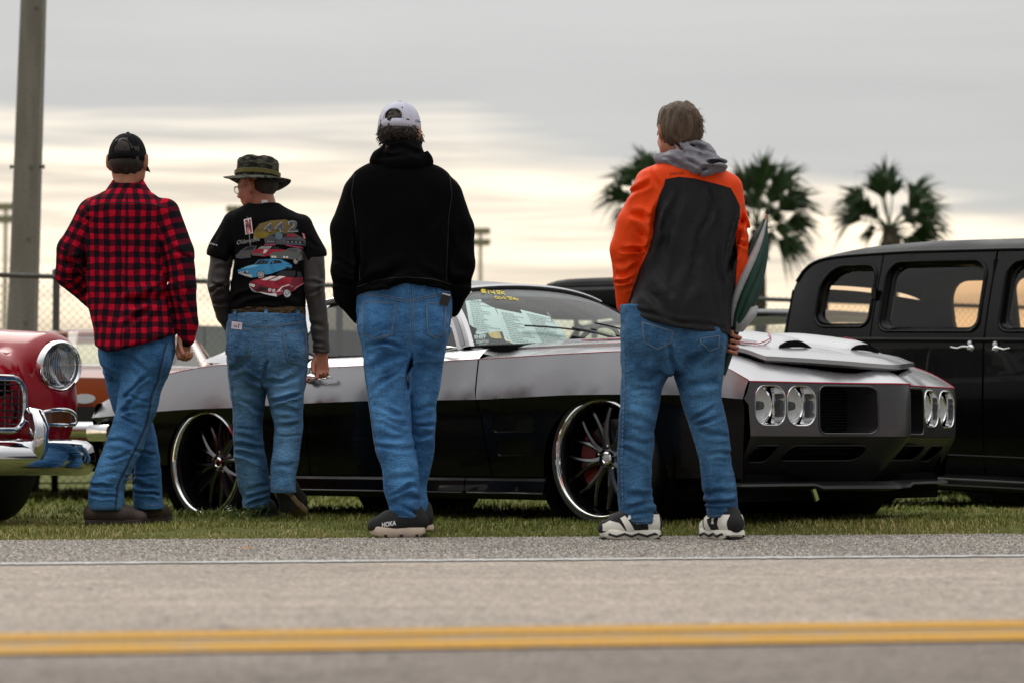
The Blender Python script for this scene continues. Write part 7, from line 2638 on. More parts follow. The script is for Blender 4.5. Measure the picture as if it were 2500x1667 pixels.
 # cowl, joining bonnet, fenders and the foot of the windshield
 def cowl_pt(u, v):
  a = abs(u)
  w0 = Vector((-0.715 - 0.205 * a ** 2.0, u * 0.775, 0.878 - 0.025 * a ** 2))
  y1 = u * 0.80
  f0 = Vector((-0.728, y1, fb_top(-0.728, y1) - 0.002))
  return w0.lerp(f0, v) + Vector((0, 0, -0.006 * math.sin(v * PI)))
 mb = MB()
 mb.grid([[cowl_pt(u, v) for u in np.linspace(-1, 1, 41)] for v in np.linspace(0, 1, 6)])
 mb.build('cowl', m_silver, root, 50)
 # deck and rear
 for s in (-1, 1):
  poly = [(x, float(hws(x))) for x in np.linspace(-3.84, -1.99, 26)] + [(-1.99, 0.77), (-2.2, 0.77), (-2.9, 0.66), (-2.95, 0.0), (-3.84, 0.0)]
  panel('deck_lid' if s > 0 else 'deck_half', poly, lambda x, y, s=s: (x, s * y, fb_top(x, y)), m_silver, root, step=0.07, smooth=35)
 mb = MB()
 yy = np.linspace(-0.80, 0.80, 21)
 rows = []
 for (dx, zf) in ((0.0, 1.0), (-0.02, 0.93), (-0.03, 0.6), (-0.0, 0.2), (0.10, 0.0)):
  rows.append([(-3.84 + dx + 0.05 * (abs(y) / 0.8) ** 3, y, 0.33 + (fb_top(-3.84, y) - 0.33) * zf) for y in yy])
 mb.grid(rows)
 mb.build('tail_panel', m_black, root, 40)
 mb = MB()
 mb.tube([(-3.55, -0.90, 0.46), (-3.78, -0.86, 0.46), (-3.90, -0.74, 0.46), (-3.93, 0, 0.46), (-3.90, 0.74, 0.46), (-3.78, 0.86, 0.46), (-3.55, 0.90, 0.46)], 0.045, 10, sq=(1.0, 0.4))
 mb.build('rear_bumper', m_chrome, root, 50)
 # ---------------- nose fascia
 def face(y, z):
  a = abs(y)
  x = float(xn(a))
  if z < 0.43:
   x -= 0.21 * ((0.43 - z) / 0.2) ** 1.15 * (1.0 if a < 0.78 else 0.6)
  x -= 0.35 * max(0, z - 0.60) ** 1.5
  return (x, y, z)
 hl = [(0.605, 0.778), (0.430, 0.592)]
 holes = []
 for s in (-1, 1):
  for a0, a1 in hl:
   holes.append(rrect(min(s * a0, s * a1), max(s * a0, s * a1), 0.472, 0.645, 0.058, 6))
  holes.append(rrect(min(s * 0.125, s * 0.410), max(s * 0.125, s * 0.410), 0.436, 0.648, 0.035, 5))
  holes.append(rrect(min(s * 0.60, s * 0.735), max(s * 0.60, s * 0.735), 0.312, 0.385, (0.05, 0.025, 0.012, 0.02) if s < 0 else (0.025, 0.05, 0.02, 0.012), 4))
  holes.append(rrect(min(s * 0.13, s * 0.53), max(s * 0.13, s * 0.53), 0.318, 0.385, 0.03, 4))
 outer = [(-0.802, 0.660), (-0.820, 0.61), (-0.832, 0.585), (-0.812, 0.560), (-0.800, 0.40), (-0.775, 0.222), (0.775, 0.222), (0.800, 0.40), (0.812, 0.560), (0.832, 0.585), (0.820, 0.61), (0.802, 0.660), (0.5, 0.662), (0.0, 0.664), (-0.5, 0.662)]
 m_fascia = car_paint('charcoal_fascia', (0.105, 0.102, 0.110), 0.80, 0.30, 0.2, 0.3)
 up_o = [(-0.802, 0.660), (-0.820, 0.61), (-0.832, 0.585), (-0.812, 0.560), (-0.802, 0.425), (0.802, 0.425), (0.812, 0.560), (0.832, 0.585), (0.820, 0.61), (0.802, 0.660), (0.5, 0.662), (0.0, 0.664), (-0.5, 0.662)]
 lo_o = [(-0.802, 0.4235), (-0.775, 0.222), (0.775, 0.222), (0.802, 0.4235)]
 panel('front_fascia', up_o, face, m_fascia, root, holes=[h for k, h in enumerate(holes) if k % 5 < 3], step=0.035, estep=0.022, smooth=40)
 panel('shaded_lower_fascia', lo_o, face, mat('fascia_tuck_shade', (0.016, 0.016, 0.017), 0.4, spec=0.35), root, holes=[h for k, h in enumerate(holes) if k % 5 > 2], step=0.035, estep=0.022, smooth=40)  # lower part of the fascia: shade of its tuck put into a darker colour
 mb = MB()
 mb.tube([(face(y, 0.66)[0] + 0.003, y, 0.661) for y in np.linspace(-0.80, 0.80, 70)], 0.0032, 5)
 mb.build('pinstripe', m_pin, root, 60)
 for h_i, hpoly in enumerate(holes):
  kind = h_i % 5
  cy = sum(q[0] for q in hpoly) / len(hpoly)
  cz_ = sum(q[1] for q in hpoly) / len(hpoly)
  if kind < 2:
   hlr = sub_root('headlight', root)
   mb = MB()
   mb.tube([face(*q) for q in hpoly], 0.0042, 6, closed=True)
   mb.build('bezel_rim', m_chrome, hlr, 60)
   mb = MB()
   back = max(float(xn(abs(q[0]))) for q in hpoly) - 0.085
   mb.grid([[face(*q) for q in hpoly], [(back + 0.03, cy + (q[0] - cy) * 0.96, cz_ + (q[1] - cz_) * 0.97) for q in hpoly], [(back, cy + (q[0] - cy) * 0.9, cz_ + (q[1] - cz_) * 0.9) for q in hpoly]], closed=True)
   mb.fan([(back, cy + (q[0] - cy) * 0.9, cz_ + (q[1] - cz_) * 0.9) for q in hpoly])
   mb.build('bezel', m_chrome, hlr, 50)
   c_ = Vector((back + 0.004, cy, cz_))
   mb = MB()
   mb.lathe([(0.080, 0.0), (0.082, 0.014), (0.074, 0.020), (0.070, 0.014)], c_, (1, 0, 0), 32)
   mb.build('lamp_ring', m_chrome, hlr, 50)
   mb = MB()
   mb.lathe([(0.012, 0.0), (0.03, -0.0), (0.055, 0.006), (0.070, 0.014)], c_, (1, 0, 0), 32)
   mb.build('reflector', mat('lamp_reflector', (0.80, 0.79, 0.76), 0.32, 0.6), hlr, 50)
   mb = MB()
   mb.lathe([(0.0, 0.023), (0.017, 0.021), (0.021, 0.0)], c_, (1, 0, 0), 20)
   mb.build('bulb_shield', mat('bulb_grey', (0.035, 0.036, 0.04), 0.5), hlr, 50)
   for k in range(13):
    a = -2.6 + 2.0 * k / 12
    mb = MB()
    mb.lathe([(0.0, 0.004), (0.0032, 0.003), (0.0032, -0.002)], c_ + Vector((0.013, 0.060 * math.cos(a), 0.060 * math.sin(a))), (1, 0, 0), 6)
    mb.build('led', m_chrome, hlr, 40)
   mb = MB()
   mb.lathe([(0.0, 0.026), (0.03, 0.025), (0.055, 0.021), (0.072, 0.015)], c_, (1, 0, 0), 32)
   mb.build('lens', glass_mat('lamp_glass', (0.93, 0.95, 0.95), 0.05), hlr, 60)
  else:
   nm = 'grille' if kind == 2 else 'lower_duct'
   dep = 0.16 if kind == 2 else 0.07
   gr = sub_root(nm, root)
   mb = MB()
   mb.grid([[face(*q) for q in hpoly], [(face(*q)[0] - dep, cy + (q[0] - cy) * 0.94, cz_ + (q[1] - cz_) * 0.94) for q in hpoly]], closed=True)
   mb.build('surround', m_fascia if kind == 2 else m_black, gr, 40)
   mb = MB()
   mb.tube([face(*q) for q in hpoly], 0.0050 if kind == 2 else 0.0035, 6, closed=True)
   mb.build('opening_lip', m_fascia if kind == 2 else MATS['fascia_tuck_shade'], gr, 60)  # duct lips share the painted tuck shade
   mb = MB()
   mb.fan([(face(*q)[0] - dep, cy + (q[0] - cy) * 0.94, cz_ + (q[1] - cz_) * 0.94) for q in hpoly])
   mb.build('backing', m_void, gr, None)
   ys_ = [q[0] for q in hpoly]
   zs_ = [q[1] for q in hpoly]
   if kind == 2:
    for k in range(15):
     z = min(zs_) + 0.014 + (max(zs_) - min(zs_) - 0.028) * k / 14
     mb = MB()
     pts = [(float(xn(abs(y))) - dep + 0.02, y, z) for y in np.linspace(min(ys_) + 0.014, max(ys_) - 0.014, 6)]
     mb.tube(pts, 0.0022, 4)
     mb.build('grille_bar', mat('grille_black', (0.012, 0.012, 0.013), 0.35), gr, 60)
    if cy > 0:
     pass
   else:
    for k in range(3):
     z = min(zs_) + (max(zs_) - min(zs_)) * (k + 0.5) / 3
     mb = MB()
     mb.tube([(face(y, z)[0] - dep * 0.7, y, z) for y in np.linspace(min(ys_) + 0.02, max(ys_) - 0.02, 6)], 0.002, 4)
     mb.build('grille_bar', MATS['grille_black'], gr, 60)
 # badge letters in the far grille
 for (txt, zz, sc_, m_) in (('PONTIAC', 0.535, 0.030, mat('badge_white', (0.5, 0.5, 0.5), 0.4)), ('400', 0.495, 0.028, mat('badge_amber', (0.45, 0.16, 0.04), 0.4))):
  V, F = text_polys(txt)
  wv = max(v[0] for v in V)
  y1 = 0.205 if len(txt) > 3 else 0.16
  mb = MB()
  mb.add([(float(xn(abs(0.06 + y1 - 0.12 + v[0] * sc_))) - 0.100, 0.04 + (y1 - 0.12) + v[0] * sc_, zz + v[1] * sc_) for v in V], F)
  mb.build('grille_badge', m_, root, None, recalc=False)
 # splitter and chin
 mb = MB()
 rows = []
 for y in np.linspace(-0.85, 0.85, 41):
  a = abs(y)
  x = float(xn(min(a, 0.82))) - 0.085 - (0.05 if a > 0.82 else 0)
  rows.append([(x - 0.02, y, 0.226), (x + 0.035, y, 0.218 - 0.01 * (a < 0.35)), (x + 0.04, y, 0.208 - 0.014 * (a < 0.35)), (x - 0.03, y, 0.196 - 0.014 * (a < 0.35)), (x - 0.25, y, 0.19)])
 mb.grid(rows)
 mb.build('splitter', mat('satin_black', (0.014, 0.014, 0.015), 0.45), root, 35)
 mb = MB()
 a_ = Vector((0.70, -0.42, 0.20))
 mb.box((0.80, -0.36, 0.170), (0.012, 0.022, 0.06), Matrix.Rotation(0.5, 3, 'X'))
 mb.build('tow_hook', m_chrome, root, None)
 # ---------------- greenhouse
 def gy(z):
  return 0.785 - 0.185 * max(0.0, (z - 0.835) / 0.30)
 # windshield: ruled between base and top curves
 def ws(u, v):
  # u -1..1 across, v 0..1 up
  a = abs(u)
  b_ = Vector((-0.715 - 0.205 * a ** 2.0, u * 0.765, 0.885 - 0.025 * a ** 2))
  t_ = Vector((-1.190 - 0.085 * a ** 2.0, u * 0.590, 1.188 - 0.050 * a ** 2.2))
  p_ = b_.lerp(t_, v)
  bul = 0.022 * math.sin(v * PI)
  return p_ + Vector((bul, 0, bul))
 rows = [[ws(u, v) for u in np.linspace(-1, 1, 41)] for v in np.linspace(0, 1, 17)]
 wsm = sub_root('windshield', root)
 mb = MB()
 mb.grid(rows)
 wso = mb.build('windshield_glass', m_glass, wsm, 80, recalc=False)
 mb = MB()
 mb.grid([[ws(u, v) + Vector((-0.004, 0, -0.004)) for u in np.linspace(-0.99, 0.99, 31)] for v in np.linspace(0.80, 0.985, 5)])
 mb.build('tint_band', glass_mat('tint_band_glass', (0.06, 0.065, 0.07), 0.02), wsm, 80, recalc=False)
 mb = MB()
 for u0, u1, v0, v1 in ((-1, 1, 0, 0), (-1, 1, 1, 1)):
  mb.tube([ws(u, v0) for u in np.linspace(u0, u1, 41)], 0.006 if v0 == 0 else 0.011, 8)
 mb.tube([ws(-1, v) for v in np.linspace(0, 1, 17)], 0.011, 8)
 mb.tube([ws(1, v) for v in np.linspace(0, 1, 17)], 0.011, 8)
 mb.build('gasket', m_trim, wsm, 60)
 # A pillars and front header, silver
 for s in (-1, 1):
  mb = MB()
  rows = []
  for v in np.linspace(-0.03, 1.0, 14):
   e = ws(s, v)
   d_ = Vector((-0.055, s * 0.018, 0.004))
   d2 = Vector((-0.085, s * 0.010, -0.004))
   rows.append([e + Vector((0.012, -s * 0.006, 0.012)), e + Vector((0.0, s * 0.012, 0.012)), e + d_ * 0.5 + Vector((0, s * 0.006, 0.006)), e + d2, e + d2 + Vector((0.01, -s * 0.03, -0.01))])
  mb.grid(rows)
  mb.build('a_pillar', m_silver, root, 40)
  mb = MB()
  mb.grid([[ws(s, v) + Vector((-0.026, s * 0.0175, 0.0085)), ws(s, v) + Vector((-0.058, s * 0.0155, 0.0035))] for v in np.linspace(0.0, 1.0, 14)])
  mb.build('pillar_inlay', m_gun, root, 40, recalc=False)
 # roof
 RX0, RX1 = -2.34, -1.20
 def roof_e(x):
  # edge half width and height along the roof
  return 0.596 + 0.02 * math.sin((x - RX0) / (RX1 - RX0) * PI), 1.138 + 0.012 * math.sin((x - RX0) / (RX1 - RX0) * PI) - 0.03 * max(0, (-2.0 - x) / 0.34) ** 1.5
 rows = []
 for i in range(25):
  x = RX0 + (RX1 - RX0) * i / 24
  w, ze = roof_e(x)
  row = []
  for u in np.linspace(-1, 1, 33):
   a = abs(u)
   xf = x
   if i > 18:
    k = (i - 18) / 6
    tgt = ws(u * 1.0, 1.0)
    base = Vector((x, u * w, ze + (1.247 - 0.10 * ((x + 1.68) / 0.6) ** 2 - ze) * (1 - a ** 2.6)))
    p_ = base.lerp(tgt + Vector((-0.02, 0, 0.014)), k ** 1.5)
    row.append(p_)
   else:
    row.append(Vector((x - 0.06 * (1 - a ** 2) * (1 - i / 24), u * w, ze + (1.247 - 0.10 * ((x + 1.68) / 0.6) ** 2 - ze) * (1 - a ** 2.6))))
  rows.append(row)
 mb = MB()
 mb.grid(rows)
 mb.build('roof', m_gun, root, 60)
 mb = MB()
 mb.tube([r_ + Vector((0.012, 0, -0.006)) for r_ in rows[-1]], [0.016] * len(rows[-1]), 8, sq=(0.7, 1.2))
 mb.build('header_trim', m_silver, root, 60)
 for s in (-1, 1):
  col = 0 if s < 0 else -1
  edge = [r_[col] for r_ in rows[1:]]
  mb = MB()
  mb.tube([p_ + Vector((0, s * 0.004, -0.004)) for p_ in edge], 0.010, 8)
  mb.build('drip_rail', m_chrome, root, 60)
  mb = MB()
  mb.tube([p_ + Vector((0, s * 0.002, -0.024)) for p_ in edge], 0.014, 8)
  mb.build('window_seal', m_trim, root, 60)
  # side glass
  g0 = [(-0.965, 0.838), (-1.985, 0.838), (-2.10, 0.87), (-2.14, 0.95), (-2.085, 1.09), (-2.0, 1.115), (-1.30, 1.120), (-1.235, 1.10)]
  panel('side_window', g0, lambda x, z, s=s: (x, s * gy(z), z), m_glass, root, step=0.15, smooth=60)
  mb = MB()
  mb.tube([(-1.62, s * (gy(0.838) + 0.001), 0.838), (-1.66, s * (gy(1.0) + 0.001), 1.0), (-1.685, s * (gy(1.12) + 0.001), 1.12)], 0.007, 6)
  mb.build('window_divider', m_chrome, root, 60)
  # sail panel (C pillar)
  sp_ = [(-1.99, 0.832), (-2.10, 0.862), (-2.145, 0.95), (-2.09, 1.09), (-2.05, 1.13), (-2.20, 1.128), (-2.34, 1.108), (-2.52, 1.02), (-2.75, 0.90), (-2.98, 0.838), (-2.6, 0.815)]
  panel('sail_panel', sp_, lambda x, z, s=s: (x, s * (gy(z) + 0.006 - 0.05 * float(smoothstep(-2.3, -3.0, x))), z), m_silver, root, step=0.05, smooth=40)
  mb = MB()
  mb.lathe([(0.0, 0.02), (0.007, 0.016), (0.008, 0.0)], (-1.05, s * 0.77, 0.842), (0, 0, 1), 10)
  mb.build('lock_knob', m_trim, root, 60)
  # slim chrome mirror on the near door
  mb = MB()
  mb.tube([(-1.06, s * 0.83, 0.84), (-1.0, s * 0.845, 0.852), (-0.945, s * 0.835, 0.852)], [0.006, 0.012, 0.003], 8)
  mb.build('door_trim_spear', m_chrome, root, 60)
 # rear glass
 mb = MB()
 mb.grid([[Vector((-2.38, u * 0.57, 1.15 - 0.03 * u * u)).lerp(Vector((-2.95, u * 0.64, 0.872)), v) for u in np.linspace(-1, 1, 17)] for v in np.linspace(0, 1, 9)])
 mb.build('rear_window', m_glass_d, root, 60, recalc=False)
 # ---------------- interior
 mb = MB()
 mb.box((-1.75, 0, 0.42), (2.0, 1.5, 0.30))
 mb.box((-0.86, 0, 0.76), (0.30, 1.45, 0.20))
 mb.build('cabin_floor', m_void, root, None)
 for (sx_, sy_) in ((-1.62, -0.36), (-1.62, 0.36), (-2.30, -0.36), (-2.30, 0.36)):
  g = SDF((sx_ - 0.4, sy_ - 0.36, 0.4), (sx_ + 0.45, sy_ + 0.36, 1.12), 0.02)
  g.cap((sx_ - 0.02, sy_ - 0.16, 0.60), (sx_ - 0.02, sy_ + 0.16, 0.60), 0.10, 0.10, 0.05)
  g.cap((sx_ - 0.12, sy_ - 0.13, 0.68), (sx_ - 0.24, sy_ - 0.12, 0.90), 0.07, 0.06, 0.05)
  g.cap((sx_ - 0.12, sy_ + 0.13, 0.68), (sx_ - 0.24, sy_ + 0.12, 0.90), 0.07, 0.06, 0.05)
  if sx_ > -2:
   g.ell((sx_ - 0.29, sy_, 1.0), (0.05, 0.12, 0.07), 0.03)
  g.mesh('seat', m_seat, root, None, 180)
 mb = MB()
 stc = Vector((-1.12, 0.36, 0.84))
 an = Vector((-0.9, 0, 0.43)).normalized()
 e1 = Vector((0, 1, 0))
 e2 = an.cross(e1)
 mb.tube([stc + (e1 * math.cos(q) + e2 * math.sin(q)) * 0.185 for q in np.linspace(0, 2 * PI, 32, endpoint=False)], 0.013, 8, closed=True)
 mb.tube([stc - e1 * 0.18, stc + e1 * 0.18], 0.012, 6)
 mb.tube([stc, stc + Vector((0.3, 0, -0.12))], 0.03, 8)
 mb.build('steering_wheel', m_seat, root, 60)
 mb = MB()
 mb.box((-1.16, 0.0, 1.10), (0.02, 0.22, 0.05))
 mb.build('rear_view_mirror', m_trim, root, None)
 # ---------------- wipers
 for (u0, v0, u1, v1) in ((-0.62, 0.21, 0.06, 0.075), (0.02, 0.26, 0.62, 0.08)):
  wr = sub_root('wiper', root)
  pts = [ws(u0 + (u1 - u0) * q, v0 + (v1 - v0) * q) + Vector((0.012, 0, 0.018 + 0.004 * math.sin(q * PI))) for q in np.linspace(0, 1, 12)]
  mb = MB()
  mb.tube(pts, 0.0075, 6, sq=(0.6, 1.2))
  mb.build('blade', m_trim, wr, 60)
  mb = MB()
  m0 = ws((u0 + u1) / 2, (v0 + v1) / 2) + Vector((0.02, 0, 0.03))
  mb.tube([m0, ws((u0 + u1) / 2 + 0.12, 0.10) + Vector((0.03, 0, 0.03)), Vector((-0.70, (u0 + u1) / 2 * 0.75 + 0.36, 0.905))], [0.005, 0.006, 0.009], 6)
  mb.build('arm', m_chrome_d, wr, 60)
 # ---------------- wheels
 for s in (-1, 1):
  road_wheel(root, 0.0, s * 0.885, 0.328, s, 0.312, 0.263, 0.064, 0.25, 8)
  road_wheel(root, -2.743, s * 0.885, 0.298, s, 0.312, 0.265, 0.105, 0.28, 8, red=False)
 # ---------------- things on and in the windshield
 Lz = Lens(mw, 11.5)
 bvw = bvh_of(wso)
 z3 = lambda q: [(1080 + x * 0.20408, 660 + y * 0.20408) for x, y in q]
 m_ink = mat('ink_text_grey', (0.05, 0.08, 0.09), 0.8)
 m_pap = mat('paper_mint', (0.80, 0.90, 0.88), 0.85)
 def world(mb):
  mb.v = [tuple(mw @ Vector(v)) for v in mb.v]
  return mb
 sheets = [([(270, 300), (590, 330), (790, 790), (345, 735)], 'left'), ([(650, 425), (975, 488), (1245, 890), (805, 862)], 'mid'), ([(945, 425), (1360, 525), (1590, 902), (1180, 850)], 'right')]
 labs = ['printed paper sheet inside the windshield with bold heading, beside the door pillar', 'printed paper sheet inside the windshield between two other sheets', 'printed paper sheet inside the windshield with its corner curled, furthest from the door']
 for k, (q, nm) in enumerate(sheets):
  mb = MB()
  Lz.patch(bvw, z3(q), mb, -0.010 - 0.006 * k, 0, 12)
  po_ = world(mb).build('paper_sheet', m_pap, None, 60, recalc=False)
  tag(po_, labs[k], 'paper')
  mb = MB()
  (ax, ay), (bx, by), (cx, cy), (dx, dy) = q
  for ln in range(16):
   t_ = 0.10 + 0.80 * ln / 15
   x0, y0 = ax + (dx - ax) * t_, ay + (dy - ay) * t_
   x1, y1 = bx + (cx - bx) * t_, by + (cy - by) * t_
   s0, s1 = 0.12 + 0.02 * rnd.random(), rnd.uniform(0.45, 0.92)
   if k == 0 and ln == 0:
    s0, s1 = 0.2, 0.9
   x_, end = s0, s1
   while x_ < end:
    e_ = min(end, x_ + rnd.uniform(0.04, 0.12))
    Lz.ribbon(bvw, z3([(x0 + (x1 - x0) * x_, y0 + (y1 - y0) * x_), (x0 + (x1 - x0) * e_, y0 + (y1 - y0) * e_)]), (1.7 if (k == 0 and ln == 0) else 1.0), mb, -0.007 - 0.006 * k, 0, 8)
    x_ = e_ + 0.018
  world(mb).build('printed_text', m_ink, po_, None, 'stuff', recalc=False)
 mb = MB()
 Lz.patch(bvw, z3([(365, 775), (545, 738), (720, 720), (745, 800), (800, 885), (440, 893)]), mb, -0.006, 0, 12)
 sg = world(mb).build('sign_card', mat('card_black', (0.008, 0.012, 0.013), 0.5), None, 60, recalc=False)
 tag(sg, 'black card lettered SNIFF SCRATCH standing in the windshield corner', 'sign')
 mb = MB()
 text_on(Lz, bvw, 'SNIFF', *z3([(385, 812)])[0], 9.0, 4, mb, 0, -0.004, 0, 0.05, wpx=29)
 text_on(Lz, bvw, "BUT DON'T", *z3([(420, 826)])[0], 2.4, 3, mb, 0, -0.004, 0, 0.0, wpx=18)
 text_on(Lz, bvw, 'SCRATCH', *z3([(408, 862)])[0], 6.2, 3, mb, 0, -0.004, 0, 0.04, wpx=30)
 text_on(Lz, bvw, 'HAGERTY', *z3([(468, 882)])[0], 3.0, 1, mb, 0, -0.004, 0, 0.0, wpx=16)
 world(mb).build('sign_lettering', mat('sign_white', (0.72, 0.76, 0.76), 0.7), sg, None, recalc=False)
 mb = MB()
 Lz.patch(bvw, z3([(548, 745), (680, 716), (715, 808), (640, 810), (580, 795)]), mb, -0.004, 0, 8)
 world(mb).build('sign_picture', mat('sign_yellow', (0.75, 0.52, 0.20), 0.7, noise=(30, 0.3)), sg, None, recalc=False)
 mb = MB()
 Lz.patch(bvw, z3([(440, 878), (450, 868), (464, 870), (466, 882), (452, 890)]), mb, -0.004, 0, 3)
 world(mb).build('sign_dot', mat('sign_teal', (0.03, 0.42, 0.48), 0.7), sg, None, recalc=False)
 m_yw = mat('yellow_marker', (0.85, 0.66, 0.04), 0.7)
 def stroke(segs, w=1.6):
  mb = MB()
  for s_ in segs:
   Lz.ribbon(bvw, z3(s_), w, mb, 0.003, 0, 3.0)
  o_ = mb.build('marker_writing', m_yw, wsm, None, recalc=False)
  o_['kind'] = 'stuff'
 # $145K
 stroke([[(520, 245), (470, 238), (458, 250), (520, 262), (515, 276), (462, 268)], [(482, 232), (478, 282)], [(500, 234), (497, 284)]])
 stroke([[(545, 245), (556, 290)]])
 stroke([[(575, 248), (585, 272), (630, 280)], [(612, 246), (622, 296)]])
 stroke([[(690, 258), (645, 252), (648, 270), (685, 275), (690, 290), (652, 290)]])
 stroke([[(700, 256), (712, 298)], [(742, 262), (708, 278), (748, 298)]])
 # Cash Talks
 stroke([[(655, 322), (625, 322), (628, 342), (660, 345)], [(690, 330), (665, 332), (668, 348), (690, 346), (694, 350)], [(722, 334), (702, 336), (718, 346), (702, 350)], [(730, 322), (738, 354)], [(735, 342), (752, 340), (758, 356)]], 1.4)
 stroke([[(765, 326), (830, 332)], [(796, 330), (802, 360)], [(832, 344), (812, 346), (816, 360), (836, 358), (838, 362)], [(846, 334), (852, 362)], [(858, 336), (866, 364)], [(884, 344), (864, 352), (884, 366)], [(906, 350), (890, 352), (902, 364), (888, 370)]], 1.4)
 mb = MB()
 text_on(Lz, bvw, '27', *z3([(318, 282)])[0], 5.0, -4, mb, 0, 0.003, 0, 0.02)
 if mb.v:
  mb.build('window_number', mat('ink_white2', (0.7, 0.7, 0.7), 0.7), wsm, None, recalc=False)
 return root
# ------------------------------------------------------------------ black 1930s sedan
def fb_to_world(x, y, z=0.0):
 return FB_ORG + Matrix.Rotation(CAR_YAW, 3, 'Z') @ Vector((x, y, z))
def make_sedan():
 # frame: x forward from the rear axle, y left, z up; lies 2 degrees nose down
 org = fb_to_world(-0.98, 3.28)
 root = car_root('sedan', (org.x, org.y, 0.0), CAR_YAW)
 root.rotation_euler = (Matrix.Rotation(CAR_YAW, 3, 'Z') @ Matrix.Rotation(math.radians(2.0), 3, 'Y')).to_euler()
 root.location.z = -0.002
 tag(root, 'black vintage four-door sedan with rounded roof behind the muscle car nose', 'car')
 dz = 0.0
 hw = 0.78
 def sy(z, x=0.0):
  # tumblehome above the belt, gentle barrel below
  y = hw - 0.13 * max(0, (z - 0.98)) ** 1.25 / 0.5 ** 1.25 * 0.9 - 0.05 * max(0, (0.75 - z) / 0.5) ** 2
  return y - 0.03 * float(smoothstep(-0.30, -0.62, x)) ** 2
 # measured on the near side plane: local x = fb x + 0.98
 roof_t = hermite([-0.56, -0.54, -0.50, -0.45, -0.36, -0.10, 0.33, 0.9, 1.4, 1.85], [1.32, 1.37, 1.455, 1.505, 1.55, 1.595, 1.612, 1.612, 1.59, 1.54])
 rail = hermite([-0.55, -0.545, -0.53, -0.50, -0.45, -0.38, -0.28, -0.05, 0.33, 0.9, 1.4, 1.8], [1.28, 1.31, 1.355, 1.405, 1.45, 1.48, 1.497, 1.51, 1.52, 1.52, 1.505, 1.475])
 wins = [rrect(-0.335, 0.040, 1.085, 1.435, (0.08, 0.06, 0.07, 0.16), 7), rrect(0.130, 0.775, 1.060, 1.450, (0.06, 0.06, 0.09, 0.09), 7), rrect(0.925, 1.50, 1.060, 1.445, (0.06, 0.06, 0.09, 0.09), 7)]
 doors = [(0.075, 0.826), (0.838, 1.60)]
 for s in (-1, 1):
  f = lambda x, z, s=s: (x, s * sy(z, x), z)
  # quarter
  q_out = [(-0.57, 0.55), (0.066, 0.55), (0.066, float(rail(0.066)))] + [(x, float(rail(x))) for x in np.linspace(0.0, -0.548, 34)] + [(-0.565, 1.10), (-0.58, 0.80)]
  panel('quarter_panel', q_out, f, m_black, root, holes=[wins[0]], step=0.05, estep=0.03, smooth=50)
  for k, (x0, x1) in enumerate(doors):
   d_out = [(x0, 0.26), (x1, 0.26)] + [(x, float(rail(x))) for x in np.linspace(x1, x0, 10)]
   panel('door', d_out, f, m_black, root, holes=[wins[k + 1]], step=0.05, estep=0.03, smooth=50)
   # S-shaped chrome handle
   hx = x1 - 0.075 if k == 0 else x0 + 0.075
   sg = -1 if k == 0 else 1
   h = sub_root('door_handle', root, (hx, s * (sy(0.965) + 0.004), 0.962 if k == 0 else 0.958))
   mb = MB()
   mb.lathe([(0.0, 0.02), (0.012, 0.018), (0.020, 0.008), (0.024, 0.0)], (0, 0, 0.0), (0, s, 0), 18)
   mb.lathe([(0.0, 0.012), (0.014, 0.01), (0.016, 0.0)], (0, 0, 0.026), (0, s, 0), 14)
   mb.build('escutcheon', m_chrome, h, 40)
   mb = MB()
   mb.tube([(0, s * 0.02, 0.004), (sg * 0.03, s * 0.032, 0.006), (sg * 0.07, s * 0.032, -0.004), (sg * 0.11, s * 0.032, 0.004)], [0.007, 0.0065, 0.006, 0.0045], 8)
   mb.build('grip', m_chrome, h, 50)
  panel('front_pillar', [(1.61, 0.26), (1.78, 0.26), (1.80, 1.0), (1.72, float(rail(1.72))), (1.61, float(rail(1.61)))], f, m_black, root, step=0.06, smooth=50)
  # window reveal mouldings and glass
  for wp in wins:
   wr = sub_root('window', root)
   cx_ = sum(q[0] for q in wp) / len(wp)
   cz_ = sum(q[1] for q in wp) / len(wp)
   sc = lambda q, k: (cx_ + (q[0] - cx_) * k, cz_ + (q[1] - cz_) * k)
   mb = MB()
   ring = [f(*q) for q in wp]
   r1 = []
   for q in wp:
    qq = sc(q, 0.955)
    p_ = f(*qq)
    r1.append((p_[0], p_[1] - s * 0.028, p_[2]))
   r2 = []
   for q in wp:
    qq = sc(q, 0.91)
    p_ = f(*qq)
    r2.append((p_[0], p_[1] - s * 0.036, p_[2]))
   r3 = [(p_[0], p_[1] - s * 0.03, p_[2]) for p_ in r2]
   mb.grid([ring, r1, r2, r3], closed=True)
   mb.build('frame', m_black, wr, 30)
   mb = MB()
   mb.tube([(f(*sc(q, 1.035))[0], f(*sc(q, 1.035))[1] + s * 0.002, f(*sc(q, 1.035))[2]) for q in wp], 0.010, 6, closed=True)
   mb.build('moulding', m_black, wr, 60)
   mb = MB()
   mb.fan([(p_[0], p_[1] - s * 0.006, p_[2]) for p_ in r2])
   mb.build('pane', glass_mat('amber_car_glass', (0.82, 0.70, 0.57), 0.035), wr, None, recalc=False)
  for (xp, wp_) in ((0.07, 0.09), (0.832, 0.10), (1.605, 0.08)):
   mb = MB()
   for (za, zb_) in ((0.30, 1.0), (1.0, 1.45)):
    mb.tube([(xp, s * (sy(za) - 0.045), za), (xp, s * (sy(zb_) - 0.045), zb_)], wp_ / 2, 8, sq=(0.4, 1.0) if False else None)
   mb.build('inner_pillar', m_void, root, 60)
  # belt moulding, lower crease, drip rail
  mb = MB()
